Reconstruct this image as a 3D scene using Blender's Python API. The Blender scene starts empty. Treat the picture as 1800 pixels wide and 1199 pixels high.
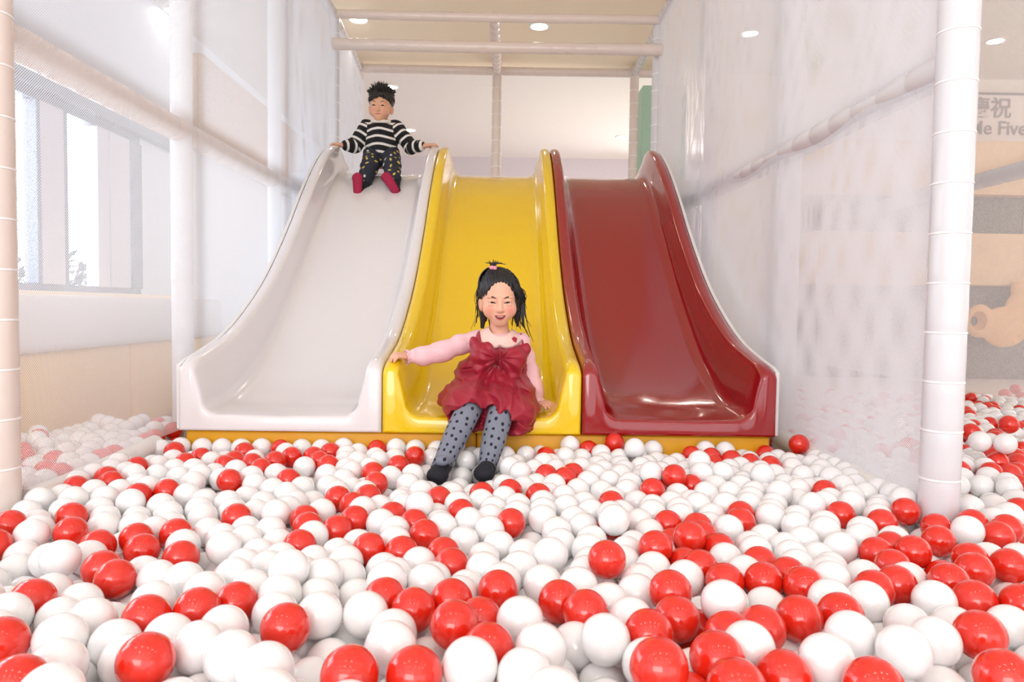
import bpy, math, random
import numpy as np
from mathutils import Vector, Matrix

# ------------------------------------------------------------------ camera, world, exposure
SC = bpy.context.scene
COL = SC.collection
F_PX = 1250.0
CAM_Z = .93
_yaw = math.atan(15 / F_PX); _pit = math.radians(2.66); _rol = .014
FW = np.array([math.sin(_yaw) * math.cos(_pit), math.cos(_yaw) * math.cos(_pit), -math.sin(_pit)])
_r0 = np.cross(FW, [0, 0, 1.]); _r0 /= np.linalg.norm(_r0); _u0 = np.cross(_r0, FW)
RT = _r0 * math.cos(_rol) + _u0 * math.sin(_rol)
UP = -_r0 * math.sin(_rol) + _u0 * math.cos(_rol)
CAM = np.array([0, 0, CAM_Z])
cd = bpy.data.cameras.new('camera'); cam = bpy.data.objects.new('camera', cd); COL.objects.link(cam)
cd.sensor_width = 36; cd.lens = F_PX / 1800 * 36; cd.clip_start = .05; cd.clip_end = 200
M = Matrix.Identity(4)
for i in range(3):
    M[i][0] = RT[i]; M[i][1] = UP[i]; M[i][2] = -FW[i]; M[i][3] = CAM[i]
cam.matrix_world = M
SC.camera = cam
cd.dof.use_dof = True; cd.dof.focus_distance = 2.55; cd.dof.aperture_fstop = 9

SC.view_settings.view_transform = 'Standard'; SC.view_settings.look = 'None'
SC.view_settings.gamma = 1; SC.view_settings.use_curve_mapping = False
SC.view_settings.exposure = 0.29
SC.cycles.transparent_max_bounces = 40
SC.cycles.max_bounces = 10
SC.cycles.diffuse_bounces = 5
SC.cycles.sample_clamp_indirect = 6

W = bpy.data.worlds.new('world'); SC.world = W; W.use_nodes = True
bg = W.node_tree.nodes['Background']
bg.inputs['Color'].default_value = (.96, .97, 1, 1); bg.inputs['Strength'].default_value = 1.8

def area(name, loc, rot, sx, sy, power, color, shape='RECTANGLE'):
    l = bpy.data.lights.new(name, 'AREA'); l.shape = shape; l.size = sx
    if shape in ('RECTANGLE', 'ELLIPSE'): l.size_y = sy
    l.energy = power; l.color = color
    o = bpy.data.objects.new(name, l); COL.objects.link(o); o.location = loc; o.rotation_euler = rot
    return o
# daylight entering by the glazed wall on the left
area('window_daylight', (-3.9, 3.6, 2.2), (0, math.radians(-90), 0), 2.6, 8, 250, (.80, .90, 1))
# the hall's big shop window behind the photographer
area('hall_window_daylight', (-1.3, -3.6, 2.3), (math.radians(84), 0, math.radians(-12)), 3.2, 1.8, 72, (1, .98, .95))
area('far_hall_fill', (5.5, 12.6, 2.0), (math.radians(-90), 0, 0), 6, 2.4, 280, (1, 1, 1))  # added fill lamp to brighten the far room's ceiling, not a real window
area('right_hall_fill', (8.6, 5.5, 2.1), (0, math.radians(90), 0), 2.6, 8, 95, (1, .99, 1))  # invented lamp that backlights the right nets and lifts the hall beyond

def P3(px, py, d):            # a point at distance d along the camera's axis
    return CAM + (FW + RT * (px - 900) / F_PX - UP * (py - 599.5) / F_PX) * d

# ------------------------------------------------------------------ helpers
def srgb(c):
    r = []
    for v in c[:3]:
        v /= 255
        r.append(v / 12.92 if v <= .04045 else ((v + .055) / 1.055) ** 2.4)
    return (*r, 1)
MATS = {}
def mat(name, rgb, rough=.5, spec=.5, sss=0, sss_col=None, bump=0, bscale=60, var=0, vscale=8, coat=0, sheen=0, attr=None, emit=0, trans=0):
    m = bpy.data.materials.new(name); m.use_nodes = True; nt = m.node_tree; N = nt.nodes; L = nt.links
    b = N['Principled BSDF']; col = srgb(rgb)
    b.inputs['Base Color'].default_value = col; b.inputs['Roughness'].default_value = rough
    b.inputs['Specular IOR Level'].default_value = spec
    b.inputs['Coat Weight'].default_value = coat; b.inputs['Coat Roughness'].default_value = .05
    b.inputs['Sheen Weight'].default_value = sheen
    if sss:
        b.inputs['Subsurface Weight'].default_value = sss
        b.inputs['Subsurface Radius'].default_value = sss_col or (.01, .01, .01)
        b.inputs['Subsurface Scale'].default_value = 1
    tc = N.new('ShaderNodeTexCoord')
    nz = N.new('ShaderNodeTexNoise'); nz.inputs['Scale'].default_value = vscale; nz.inputs['Detail'].default_value = 3
    L.new(tc.outputs['Object'], nz.inputs['Vector'])
    if attr:
        a = N.new('ShaderNodeVertexColor'); a.layer_name = attr
        src = a.outputs['Color']
    else:
        src = None
    if var or attr:
        h = N.new('ShaderNodeHueSaturation')
        mr = N.new('ShaderNodeMapRange'); mr.inputs['To Min'].default_value = 1 - var; mr.inputs['To Max'].default_value = 1 + var
        mr.inputs['From Min'].default_value = .3; mr.inputs['From Max'].default_value = .7
        L.new(nz.outputs['Fac'], mr.inputs['Value']); L.new(mr.outputs['Result'], h.inputs['Value'])
        h.inputs['Color'].default_value = col
        if src: L.new(src, h.inputs['Color'])
        L.new(h.outputs['Color'], b.inputs['Base Color'])
    if bump:
        n2 = N.new('ShaderNodeTexNoise'); n2.inputs['Scale'].default_value = bscale; n2.inputs['Detail'].default_value = 4
        L.new(tc.outputs['Object'], n2.inputs['Vector'])
        bp = N.new('ShaderNodeBump'); bp.inputs['Strength'].default_value = bump; bp.inputs['Distance'].default_value = .01
        L.new(n2.outputs['Fac'], bp.inputs['Height']); L.new(bp.outputs['Normal'], b.inputs['Normal'])
    if emit:
        b.inputs['Emission Color'].default_value = col; b.inputs['Emission Strength'].default_value = emit
    MATS[name] = m
    return m

def link_mesh(name, V, Fs, m=None, parent=None, smooth=True, sharp=None):
    V = np.asarray(V, float).reshape(-1, 3)
    off = np.zeros(3); q = parent
    while q is not None:
        off += np.array(q.location); q = q.parent
    me = bpy.data.meshes.new(name)
    V = V - off
    if isinstance(Fs, np.ndarray):
        n = Fs.shape[1]; me.vertices.add(len(V)); me.vertices.foreach_set('co', V.astype(np.float32).ravel())
        me.loops.add(Fs.size); me.loops.foreach_set('vertex_index', Fs.astype(np.int32).ravel())
        me.polygons.add(len(Fs)); me.polygons.foreach_set('loop_start', np.arange(0, Fs.size, n, dtype=np.int32))
        me.update(calc_edges=True); me.validate()
    else:
        me.from_pydata(V.tolist(), [], Fs); me.validate()
    if smooth:
        me.polygons.foreach_set('use_smooth', np.ones(len(me.polygons), bool))
        if sharp: me.set_sharp_from_angle(angle=math.radians(sharp))
    o = bpy.data.objects.new(name, me); COL.objects.link(o)
    if m: me.materials.append(m)
    if parent is not None: o.parent = parent
    return o
def tag(o, label=None, cat=None, group=None, kind=None):
    if label: o['label'] = label
    if cat: o['category'] = cat
    if group: o['group'] = group
    if kind: o['kind'] = kind
    return o
def empty(name, loc, label=None, cat=None, group=None):
    o = bpy.data.objects.new(name, None); COL.objects.link(o); o.location = [float(v) for v in loc]; o.empty_display_size = .1
    return tag(o, label, cat, group)

class G:                       # collects simple shapes into one mesh
    def __init__(s): s.V = []; s.F = []
    def add(s, V, F):
        n = len(s.V); s.V += [tuple(map(float, v)) for v in V]; s.F += [[i + n for i in f] for f in F]; return s
    def box(s, a, b, bev=0):
        a = np.minimum(a, b).astype(float), np.maximum(a, b).astype(float); lo, hi = a
        if not bev:
            V = [(x, y, z) for x in (lo[0], hi[0]) for y in (lo[1], hi[1]) for z in (lo[2], hi[2])]
            return s.add(V, [(0, 1, 3, 2), (4, 6, 7, 5), (0, 4, 5, 1), (2, 3, 7, 6), (0, 2, 6, 4), (1, 5, 7, 3)])
        import bmesh
        bm = bmesh.new(); bmesh.ops.create_cube(bm, size=1)
        for v in bm.verts: v.co = Vector([(lo[i] + hi[i]) / 2 + v.co[i] * (hi[i] - lo[i]) for i in range(3)])
        bmesh.ops.bevel(bm, geom=bm.edges[:], offset=bev, segments=3, affect='EDGES', profile=.5)
        V = [tuple(v.co) for v in bm.verts]; bm.verts.index_update(); F = [[v.index for v in f.verts] for f in bm.faces]; bm.free()
        return s.add(V, F)
    def tube(s, pts, rad, n=12, cap=True):
        pts = [np.array(p, float) for p in pts]
        rad = rad if hasattr(rad, '__len__') else [rad] * len(pts)
        V = []; F = []
        t0 = pts[1] - pts[0]; t0 /= np.linalg.norm(t0) + 1e-12
        a = np.cross(t0, [0, 0, 1.]);
        if np.linalg.norm(a) < .1: a = np.cross(t0, [1., 0, 0])
        a /= np.linalg.norm(a)
        for i, p in enumerate(pts):
            t = pts[min(i + 1, len(pts) - 1)] - pts[max(i - 1, 0)]; t /= np.linalg.norm(t) + 1e-12
            a = a - t * (a @ t); a /= np.linalg.norm(a) + 1e-12; b = np.cross(t, a)
            for k in range(n):
                an = 2 * math.pi * k / n
                V.append(p + (a * math.cos(an) + b * math.sin(an)) * rad[i])
        for i in range(len(pts) - 1):
            for k in range(n):
                k2 = (k + 1) % n
                F.append((i * n + k, i * n + k2, (i + 1) * n + k2, (i + 1) * n + k))
        if cap:
            F.append(tuple(range(n))[::-1]); F.append(tuple((len(pts) - 1) * n + k for k in range(n)))
        return s.add(V, F)
    def sphere(s, c, r, n=12, m=8):
        r = np.array(r if hasattr(r, '__len__') else [r] * 3, float); V = [(0, 0, 1)]; F = []
        for i in range(1, m):
            for k in range(n):
                t = math.pi * i / m; p = 2 * math.pi * k / n
                V.append((math.sin(t) * math.cos(p), math.sin(t) * math.sin(p), math.cos(t)))
        V.append((0, 0, -1)); V = [np.array(c) + np.array(v) * r for v in V]
        for k in range(n):
            F.append((0, 1 + k, 1 + (k + 1) % n)); e = len(V) - 1; F.append((e, 1 + (m - 2) * n + (k + 1) % n, 1 + (m - 2) * n + k))
        for i in range(m - 2):
            for k in range(n):
                F.append((1 + i * n + k, 1 + (i + 1) * n + k, 1 + (i + 1) * n + (k + 1) % n, 1 + i * n + (k + 1) % n))
        return s.add(V, F)
    def build(s, name, m, parent=None, smooth=True, sharp=35):
        return link_mesh(name, s.V, s.F, m, parent, smooth, sharp)

# signed-distance modelling: smooth unions of rounded shapes turned into one continuous skin
class SDF:
    def __init__(s, lo, hi, h):
        s.lo = np.array(lo, float); s.h = h; s.n = np.ceil((np.array(hi) - s.lo) / h).astype(int) + 1
        s.g = np.full(s.n, 1., np.float32)
    def region(s, lo, hi):
        a = np.clip(np.floor((np.array(lo) - s.lo) / s.h).astype(int), 0, s.n - 1); b = np.clip(np.ceil((np.array(hi) - s.lo) / s.h).astype(int) + 1, 1, s.n)
        b = np.maximum(b, a + 1)
        ax = [(s.lo[i] + np.arange(a[i], b[i]) * s.h).astype(np.float32) for i in range(3)]
        X, Y, Z = np.meshgrid(*ax, indexing='ij', sparse=True)
        return tuple(slice(a[i], b[i]) for i in range(3)), X, Y, Z
    def _mix(s, sl, d, k, op):
        g = s.g[sl]
        if op == 'add':
            if k > 0:
                h = np.maximum(k - np.abs(g - d), 0) / k; s.g[sl] = np.minimum(g, d) - h * h * k * .25
            else: s.g[sl] = np.minimum(g, d)
        else:
            d = -d
            if k > 0:
                h = np.maximum(k - np.abs(g - d), 0) / k; s.g[sl] = np.maximum(g, d) + h * h * k * .25
            else: s.g[sl] = np.maximum(g, d)
    def ell(s, c, r, R=None, k=.01, op='add'):
        c = np.array(c, float); r = np.array(r if hasattr(r, '__len__') else [r] * 3, float)
        e = r.max() + k + 4 * s.h
        sl, X, Y, Z = s.region(c - e, c + e); x, y, z = X - c[0], Y - c[1], Z - c[2]
        if R is not None:
            x, y, z = (R[0][0] * x + R[1][0] * y + R[2][0] * z, R[0][1] * x + R[1][1] * y + R[2][1] * z, R[0][2] * x + R[1][2] * y + R[2][2] * z)
        k0 = np.sqrt((x / r[0]) ** 2 + (y / r[1]) ** 2 + (z / r[2]) ** 2)
        k1 = np.sqrt((x / r[0] ** 2) ** 2 + (y / r[1] ** 2) ** 2 + (z / r[2] ** 2) ** 2) + 1e-6
        s._mix(sl, (k0 * (k0 - 1) / k1).astype(np.float32), k, op); return s
    def cone(s, p, q, r0, r1=None, k=.01, op='add'):
        p = np.array(p, float); q = np.array(q, float); r1 = r0 if r1 is None else r1
        e = max(r0, r1) + k + 4 * s.h
        sl, X, Y, Z = s.region(np.minimum(p, q) - e, np.maximum(p, q) + e)
        d = q - p; dd = d @ d + 1e-12
        x, y, z = X - p[0], Y - p[1], Z - p[2]
        t = np.clip((x * d[0] + y * d[1] + z * d[2]) / dd, 0, 1)
        dist = np.sqrt((x - t * d[0]) ** 2 + (y - t * d[1]) ** 2 + (z - t * d[2]) ** 2) - (r0 + (r1 - r0) * t)
        s._mix(sl, dist.astype(np.float32), k, op); return s
    def chain(s, pts, rs, k=.01):
        for i in range(len(pts) - 1): s.cone(pts[i], pts[i + 1], rs[i], rs[i + 1], k)
        return s
    def mesh(s, fold=None):
        g = s.g
        if fold is not None:
            ax = [(s.lo[i] + np.arange(s.n[i]) * s.h).astype(np.float32) for i in range(3)]
            X, Y, Z = np.meshgrid(*ax, indexing='ij', sparse=True)
            g = g + np.where(np.abs(g) < .05, fold(X, Y, Z), 0).astype(np.float32)
        return surface_nets(g, s.lo, s.h)
def surface_nets(g, lo, h):
    ins = g < 0
    n = np.array(g.shape)
    c = np.zeros(n - 1, np.uint8)
    for dx in (0, 1):
        for dy in (0, 1):
            for dz in (0, 1):
                c += ins[dx:n[0] - 1 + dx, dy:n[1] - 1 + dy, dz:n[2] - 1 + dz]
    act = (c > 0) & (c < 8)
    idx = np.argwhere(act); ids = np.full(act.shape, -1, np.int32); ids[act] = np.arange(len(idx))
    acc = np.zeros((len(idx), 3)); cnt = np.zeros(len(idx))
    corners = [(x, y, z) for x in (0, 1) for y in (0, 1) for z in (0, 1)]
    for a in corners:
        for ax in range(3):
            if a[ax]: continue
            b = list(a); b[ax] = 1
            va = g[idx[:, 0] + a[0], idx[:, 1] + a[1], idx[:, 2] + a[2]].astype(float)
            vb = g[idx[:, 0] + b[0], idx[:, 1] + b[1], idx[:, 2] + b[2]].astype(float)
            m = (va < 0) != (vb < 0)
            t = np.where(m, va / np.where(m, va - vb, 1), 0)
            p = np.tile(np.array(a, float), (len(idx), 1)); p[:, ax] += t
            acc[m] += p[m]; cnt[m] += 1
    V = lo + (idx + acc / np.maximum(cnt, 1)[:, None]) * h
    Q = []
    for ax in range(3):
        o1, o2 = [i for i in range(3) if i != ax]
        sa = [slice(None)] * 3; sb = [slice(None)] * 3; sa[ax] = slice(0, -1); sb[ax] = slice(1, None)
        e = ins[tuple(sa)] != ins[tuple(sb)]
        E = np.argwhere(e)
        E = E[(E[:, o1] > 0) & (E[:, o2] > 0) & (E[:, o1] < n[o1] - 1) & (E[:, o2] < n[o2] - 1)]
        if not len(E): continue
        inside_first = ins[E[:, 0], E[:, 1], E[:, 2]]
        def cid(d1, d2):
            q = E.copy(); q[:, o1] -= d1; q[:, o2] -= d2; return ids[q[:, 0], q[:, 1], q[:, 2]]
        q = np.stack([cid(1, 1), cid(0, 1), cid(0, 0), cid(1, 0)], 1)
        flip = inside_first if ax != 1 else ~inside_first
        q[~flip] = q[~flip][:, ::-1]
        Q.append(q)
    Q = np.concatenate(Q); Q = Q[(Q >= 0).all(1)]
    return V, Q
def vcol(o, cols, name='tint'):
    a = o.data.color_attributes.new(name, 'FLOAT_COLOR', 'POINT')
    c = np.ones((len(o.data.vertices), 4), np.float32); c[:, :3] = cols
    a.data.foreach_set('color', c.ravel())
def catmull(pts, n):
    pts = np.array(pts, float); P = np.vstack([2 * pts[0] - pts[1], pts, 2 * pts[-1] - pts[-2]])
    out = []
    for i in range(1, len(P) - 2):
        for j in range(n):
            t = j / n; a, b, c, d = P[i - 1], P[i], P[i + 1], P[i + 2]
            out.append(.5 * ((2 * b) + (-a + c) * t + (2 * a - 5 * b + 4 * c - d) * t * t + (-a + 3 * b - 3 * c + d) * t ** 3))
    out.append(pts[-1]); return np.array(out)

# ------------------------------------------------------------------ materials
mat('white_paint', (238, 234, 232), .6, var=.01)
mat('daylight_tinted_white', (222, 230, 242), .6, var=.01)  # white paint with the bluish window daylight put into its colour
mat('ceiling_white', (240, 236, 232), .8)
mat('cream_paint', (255, 240, 216), .75)
mat('brown_bulkhead', (186, 154, 124), .75)
mat('beige_wall', (244, 234, 222), .75)
mat('lilac_wall', (205, 198, 212), .7)
mat('green_paint', (142, 205, 172), .6)
mat('floor_vinyl', (225, 215, 208), .6)
mat('vinyl_white', (222, 221, 225), .25, coat=.15, bump=.03, bscale=14)
mat('vinyl_cream', (230, 216, 208), .25, coat=.2)
mat('tie', (250, 248, 248), .3)
mat('beam_pad', (236, 232, 228), .4)
mat('yellow_pad', (236, 172, 26), .45, bump=.25, bscale=5)
mat('yellow_wall_pad', (248, 200, 112), .5)
mat('slide_white', (232, 228, 229), .16, coat=.5, bump=.012, bscale=9)
mat('slide_yellow', (242, 203, 12), .14, coat=.6, bump=.012, bscale=9)
mat('slide_red', (152, 12, 20), .12, coat=.7, bump=.012, bscale=9)
mat('flange_white', (238, 234, 232), .35)
mat('wood', (232, 190, 138), .5, var=.06, vscale=6)
mat('gray_panel', (122, 116, 116), .6)
mat('dark_band', (92, 88, 86), .6)
mat('sign_white', (240, 226, 220), .5)
mat('sign_text', (118, 104, 104), .5)
mat('orange_panel', (236, 178, 108), .5)
mat('frame_gray', (138, 150, 170), .4)
mat('frame_light', (218, 216, 228), .4)
mat('lamp_rim', (245, 243, 240), .4)
mat('lamp_glow', (255, 246, 234), .5, emit=38)
mat('shrub', (96, 112, 118), .9, var=.25, vscale=14)
mat('outdoor_ground', (205, 208, 214), .9)
mat('outdoor_fence', (225, 228, 232), .7)
mat('ball_white', (244, 242, 242), .16, sss=.25, sss_col=(.02, .018, .016), coat=.5)
mat('ball_red', (226, 42, 24), .16, sss=.2, sss_col=(.02, .006, .004), coat=.5)
mat('glass', (255, 255, 255), .02)
_g = MATS['glass'].node_tree; _b = _g.nodes['Principled BSDF']; _b.inputs['Transmission Weight'].default_value = 0; _b.inputs['Alpha'].default_value = .12

def net_mat(name, rgb, pitch, t, aspect=1.0):
    m = bpy.data.materials.new(name); m.use_nodes = True; nt = m.node_tree; N = nt.nodes; L = nt.links
    for n in list(N): N.remove(n)
    out = N.new('ShaderNodeOutputMaterial'); uv = N.new('ShaderNodeUVMap'); sep = N.new('ShaderNodeSeparateXYZ')
    L.new(uv.outputs['UV'], sep.inputs[0])
    def math_(op, a, b=None, c=None):
        q = N.new('ShaderNodeMath'); q.operation = op
        for i, v in enumerate((a, b, c)):
            if v is None: continue
            if hasattr(v, 'links'): L.new(v, q.inputs[i])
            else: q.inputs[i].default_value = v
        return q.outputs[0]
    u, v = sep.outputs[0], sep.outputs[1]
    v2 = math_('MULTIPLY', v, aspect)
    k = math.pi / pitch
    a = math_('ABSOLUTE', math_('SINE', math_('MULTIPLY', math_('ADD', u, v2), k)))
    b = math_('ABSOLUTE', math_('SINE', math_('MULTIPLY', math_('SUBTRACT', u, v2), k)))
    hole = math_('GREATER_THAN', math_('MINIMUM', a, b), t)
    df = N.new('ShaderNodeBsdfDiffuse'); df.inputs[0].default_value = srgb(rgb)
    tl = N.new('ShaderNodeBsdfTranslucent'); tl.inputs[0].default_value = srgb(rgb)
    mx = N.new('ShaderNodeMixShader'); mx.inputs[0].default_value = .5; L.new(df.outputs[0], mx.inputs[1]); L.new(tl.outputs[0], mx.inputs[2])
    tr = N.new('ShaderNodeBsdfTransparent'); m2 = N.new('ShaderNodeMixShader')
    L.new(hole, m2.inputs[0]); L.new(mx.outputs[0], m2.inputs[1]); L.new(tr.outputs[0], m2.inputs[2]); L.new(m2.outputs[0], out.inputs[0])
    MATS[name] = m; return m
net_mat('net_side', (248, 249, 253), .0085, .60)
net_mat('net_open', (248, 247, 249), .0085, .46)
net_mat('net_back', (235, 228, 228), .02, .30)

def net_panel(name, origin, du, dv, lu, lv, m, layers=1, gap=.012, wav=.01, seed=0, parent=None):
    origin, du, dv = (np.array(v, float) for v in (origin, du, dv)); nrm = np.cross(du, dv)
    rr = np.random.default_rng(seed); V = []; Fq = []; UV = []
    nu, nv = 24, 20; ph = rr.random(6) * 6.28
    for l in range(layers):
        base = len(V)
        for j in range(nv + 1):
            for i in range(nu + 1):
                a, b = i / nu, j / nv; edge = math.sin(math.pi * a) ** .5 * math.sin(math.pi * b) ** .5 if 0 < a < 1 and 0 < b < 1 else 0
                w = (math.sin(a * 7 + b * 3 + ph[0]) + .6 * math.sin(a * 3 - b * 9 + ph[1]) + .5 * math.sin(b * 14 + a * 11 + ph[2])) * wav * edge
                V.append(origin + du * a * lu + dv * b * lv + nrm * (w + l * gap))
                UV.append((a * lu * (1 + .035 * l) + .002 * math.sin(b * 9 + l), b * lv * (1 + .02 * l) + .004 * math.sin(a * 5 + ph[3]) + .003 * math.sin(a * 13 + b * 4)))
        for j in range(nv):
            for i in range(nu):
                p = base + j * (nu + 1) + i; Fq.append((p, p + 1, p + nu + 2, p + nu + 1))
    o = link_mesh(name, V, Fq, m, parent)
    uvl = o.data.uv_layers.new(name='uv'); li = np.zeros(len(o.data.loops), np.int32); o.data.loops.foreach_get('vertex_index', li)
    uvl.data.foreach_set('uv', np.array(UV, np.float32)[li].ravel())
    return o

# ------------------------------------------------------------------ the room
def struct(name, g, m, **k):
    o = g.build(name, MATS[m], None, smooth=False, **k); tag(o, kind='structure'); return o
CZ_ = 3.65
struct('floor', G().box((-9, -5, .1), (9, 14, .22)), 'floor_vinyl')
struct('ceiling', G().box((-3.3, -5, CZ_), (9, 14, CZ_ + .1)), 'ceiling_white')
struct('trim_1', G().box((-1.75, 2.6, 3.42), (1.75, 7.5, 3.649)), 'cream_paint')       # lowered cream ceiling above the slides
struct('wall_back', G().box((-3.3, 13, .22), (9, 13.1, CZ_)), 'lilac_wall')
struct('wall_right', G().box((8.9, -5, .22), (9, 13, CZ_)), 'beige_wall')
struct('wall_back_right', G().box((2.35, 8.3, .22), (8.9, 8.42, CZ_)), 'beige_wall')
# left wall with the glazed opening
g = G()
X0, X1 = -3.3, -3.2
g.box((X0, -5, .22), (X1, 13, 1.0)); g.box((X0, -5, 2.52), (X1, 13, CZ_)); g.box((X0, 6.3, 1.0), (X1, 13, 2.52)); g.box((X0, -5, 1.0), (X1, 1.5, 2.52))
struct('wall_left', g, 'daylight_tinted_white')
struct('trim_2', G().box((-3.199, 7.3, 2.5), (-3.05, 11.2, 3.45), .03), 'brown_bulkhead')
struct('trim_3', G().box((-3.199, 2.0, 2.36), (-3.12, 6.9, 2.56), .01), 'frame_gray')
struct('trim_4', G().box((-3.199, 1.5, .965), (-3.0, 7.0, 1.0), .005), 'cream_paint')
# window: frame with uprights, panes, rails
w = G(); w.box((-3.28, 1.5, 1.0), (-3.19, 6.3, 1.05)); w.box((-3.28, 1.5, 2.30), (-3.19, 6.3, 2.36))
wo = w.build('window_1', MATS['frame_gray'], None, smooth=False); tag(wo, kind='structure')
for (y0, y1, mm) in ((4.1, 4.4, 'frame_light'), (4.90, 4.94, 'frame_gray'), (4.94, 5.20, 'frame_light'), (5.20, 5.24, 'frame_gray'), (5.62, 5.78, 'frame_light'), (5.80, 6.10, 'frame_light'), (6.14, 6.3, 'frame_gray'), (3.2, 3.3, 'frame_gray'), (2.3, 2.4, 'frame_gray')):
    G().box((-3.27, y0, 1.05), (-3.17, y1, 2.30), .008).build('window_frame', MATS[mm], wo, smooth=False)
G().box((-3.245, 1.5, 1.05), (-3.24, 6.3, 2.3)).build('pane', MATS['glass'], wo, smooth=False)
struct('trim_5', G().box((-16, -5, -.1), (-3.31, 16, .02)), 'outdoor_ground')
# outside the window
def shrub(loc, s, seed, label):
    rr = random.Random(seed); g = G()
    for _ in range(420):
        u = Vector((rr.gauss(0, 1), rr.gauss(0, 1), rr.gauss(0, 1))).normalized() * rr.random() ** .33
        p = Vector(loc) + Vector((u.x * s * .6, u.y * s, max(u.z, -.7) * s * .75))
        n = Vector((rr.gauss(0, 1), rr.gauss(0, 1), rr.gauss(0, 1))).normalized(); t = n.orthogonal().normalized(); b = n.cross(t)
        L_ = .05 + .05 * rr.random()
        g.add([p - t * L_, p + b * L_ * .4 + n * .01, p + t * L_, p - b * L_ * .4 + n * .01], [(0, 1, 2, 3)])
    root = empty('shrub', (loc[0], loc[1], .02), label, 'shrub', 'shrubs outside the window')
    f = g.build('foliage', MATS['shrub'], root, smooth=False)
    G().tube([(loc[0], loc[1], .02), (loc[0], loc[1], loc[2] - s * .1)], [.04, .02], 8).build('stem', MATS['wood'], root)
shrub((-5.6, 7.5, .9), .95, 1, 'grey green leafy shrub outside, seen in the outermost window pane')
shrub((-5.6, 9.6, .95), .9, 2, 'grey green leafy shrub outside, seen between the two broad window uprights')
fr = empty('garden_fence', (-4.6, 8, .02), 'low pale fence panel outside the window in front of the shrubs', 'fence')
G().box((-4.63, 5.5, .02), (-4.57, 10.5, .80), .01).build('panel', MATS['outdoor_fence'], fr, smooth=False)
G().box((-4.66, 5.5, .80), (-4.54, 10.5, .84), .008).build('top_rail', MATS['outdoor_fence'], fr, smooth=False)

# downlights
def downlight(px, py, z, label, r=.075, pos=None):
    if pos is None:
        v = FW + RT * (px - 900) / F_PX - UP * (py - 599.5) / F_PX; p = CAM + v * ((z - CAM_Z) / v[2])
    else: p = np.array([pos[0], pos[1], z])
    root = empty('downlight', (p[0], p[1], z), label, 'ceiling light', 'recessed downlights')
    g = G(); n = 24; V = []; F = []
    for k in range(n):
        a = 2 * math.pi * k / n
        for rr_, zz in ((r + .018, 0), (r + .018, -.008), (r, -.012), (r - .004, -.004)): V.append((p[0] + rr_ * math.cos(a), p[1] + rr_ * math.sin(a), z + zz))
    for k in range(n):
        for q in range(3): F.append((k * 4 + q, k * 4 + q + 1, ((k + 1) % n) * 4 + q + 1, ((k + 1) % n) * 4 + q))
    g.add(V, F).build('trim_ring', MATS['lamp_rim'], root)
    G().tube([(p[0], p[1], z - .001), (p[0], p[1], z - .006)], r - .002, 24).build('lens', MATS['lamp_glow'], root)
for (px, py, z, lb) in ((630, 33, 3.42, 'round downlight in the cream ceiling, left one above the slides'), (948, 45, 3.42, 'round downlight in the cream ceiling above the yellow slide'),
        (688, 152, CZ_, 'glowing round downlight in the far ceiling just above the boy'), (721, 228, CZ_, 'round downlight in the far ceiling right of the boy'),
        (1092, 240, CZ_, 'small far downlight beside the right back post'), (305, 18, CZ_, 'downlight seen through the upper net at the left'),
        (1318, 58, CZ_, 'small downlight seen through the net right of the slides'), (1750, 71, CZ_, 'downlight at the top right beyond the net')):
    downlight(px, py, z, lb)
for i in range(5):
    for j in range(4):
        x = -2.2 + i * 1.25; y = -3.4 + j * 1.25
        downlight(0, 0, CZ_, 'round downlight in the ceiling over the ball pit', pos=(x, y))

# far room details
pg = G().box((1.47, 7.8, .22), (1.95, 8.2, 3.36), .01).build('trim_6', MATS['green_paint'], None, smooth=False); tag(pg, kind='structure')
struct('trim_7', G().box((-2.5, 12.86, .22), (8.8, 12.99, .95)), 'white_paint')
# wall mural with wording, beyond the far net on the right
YB = 8.28
def text(body, size, loc, m, parent, name='lettering', ext=.004, bold=0):
    c = bpy.data.curves.new(name, 'FONT'); c.body = body; c.size = size; c.extrude = ext; c.offset = bold
    o = bpy.data.objects.new(name, c); COL.objects.link(o)
    o.rotation_euler = (math.radians(90), 0, 0)
    bpy.context.view_layer.update()
    me = bpy.data.meshes.new_from_object(o.evaluated_get(bpy.context.evaluated_depsgraph_get()))
    bpy.data.objects.remove(o)
    r = bpy.data.objects.new(name, me); COL.objects.link(r); me.materials.append(MATS[m]); r.parent = parent
    r.location = [loc[i] - parent.location[i] for i in range(3)]; r.rotation_euler = (math.radians(90), 0, 0); return r
sg = empty('wall_sign', (5.6, YB, 2.6), 'pale sign board with grey lettering on the wall beyond the right net', 'sign')
G().box((4.2, YB - .03, 2.92), (7.4, YB, 3.46), .006).build('board', MATS['sign_white'], sg, smooth=False)
G().box((4.2, YB - .035, 3.46), (7.4, YB, 3.485)).build('edge_strip', MATS['dark_band'], sg, smooth=False)
G().box((4.2, YB - .035, 2.89), (7.4, YB, 2.92)).build('edge_strip', MATS['dark_band'], sg, smooth=False)
text('\u6176\u795d', .25, (5.32, YB - .035, 3.22), 'sign_text', sg, bold=.003)
text('Give Me Five', .216, (4.865, YB - .035, 3.01), 'sign_text', sg, bold=.003)
ct = empty('service_counter', (5.6, 7.9, .22), 'pale wood counter with grey bands on the wall beyond the right net', 'counter')
G().box((3.4, 7.75, .22), (7.6, YB, 1.24)).build('base', MATS['gray_panel'], ct, smooth=False)
G().box((3.3, 7.6, 1.24), (7.7, YB, 1.80), .02).build('worktop', MATS['wood'], ct, smooth=False)
G().box((3.4, 8.0, 1.80), (7.6, YB, 2.25)).build('back_panel', MATS['dark_band'], ct, smooth=False)
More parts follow.
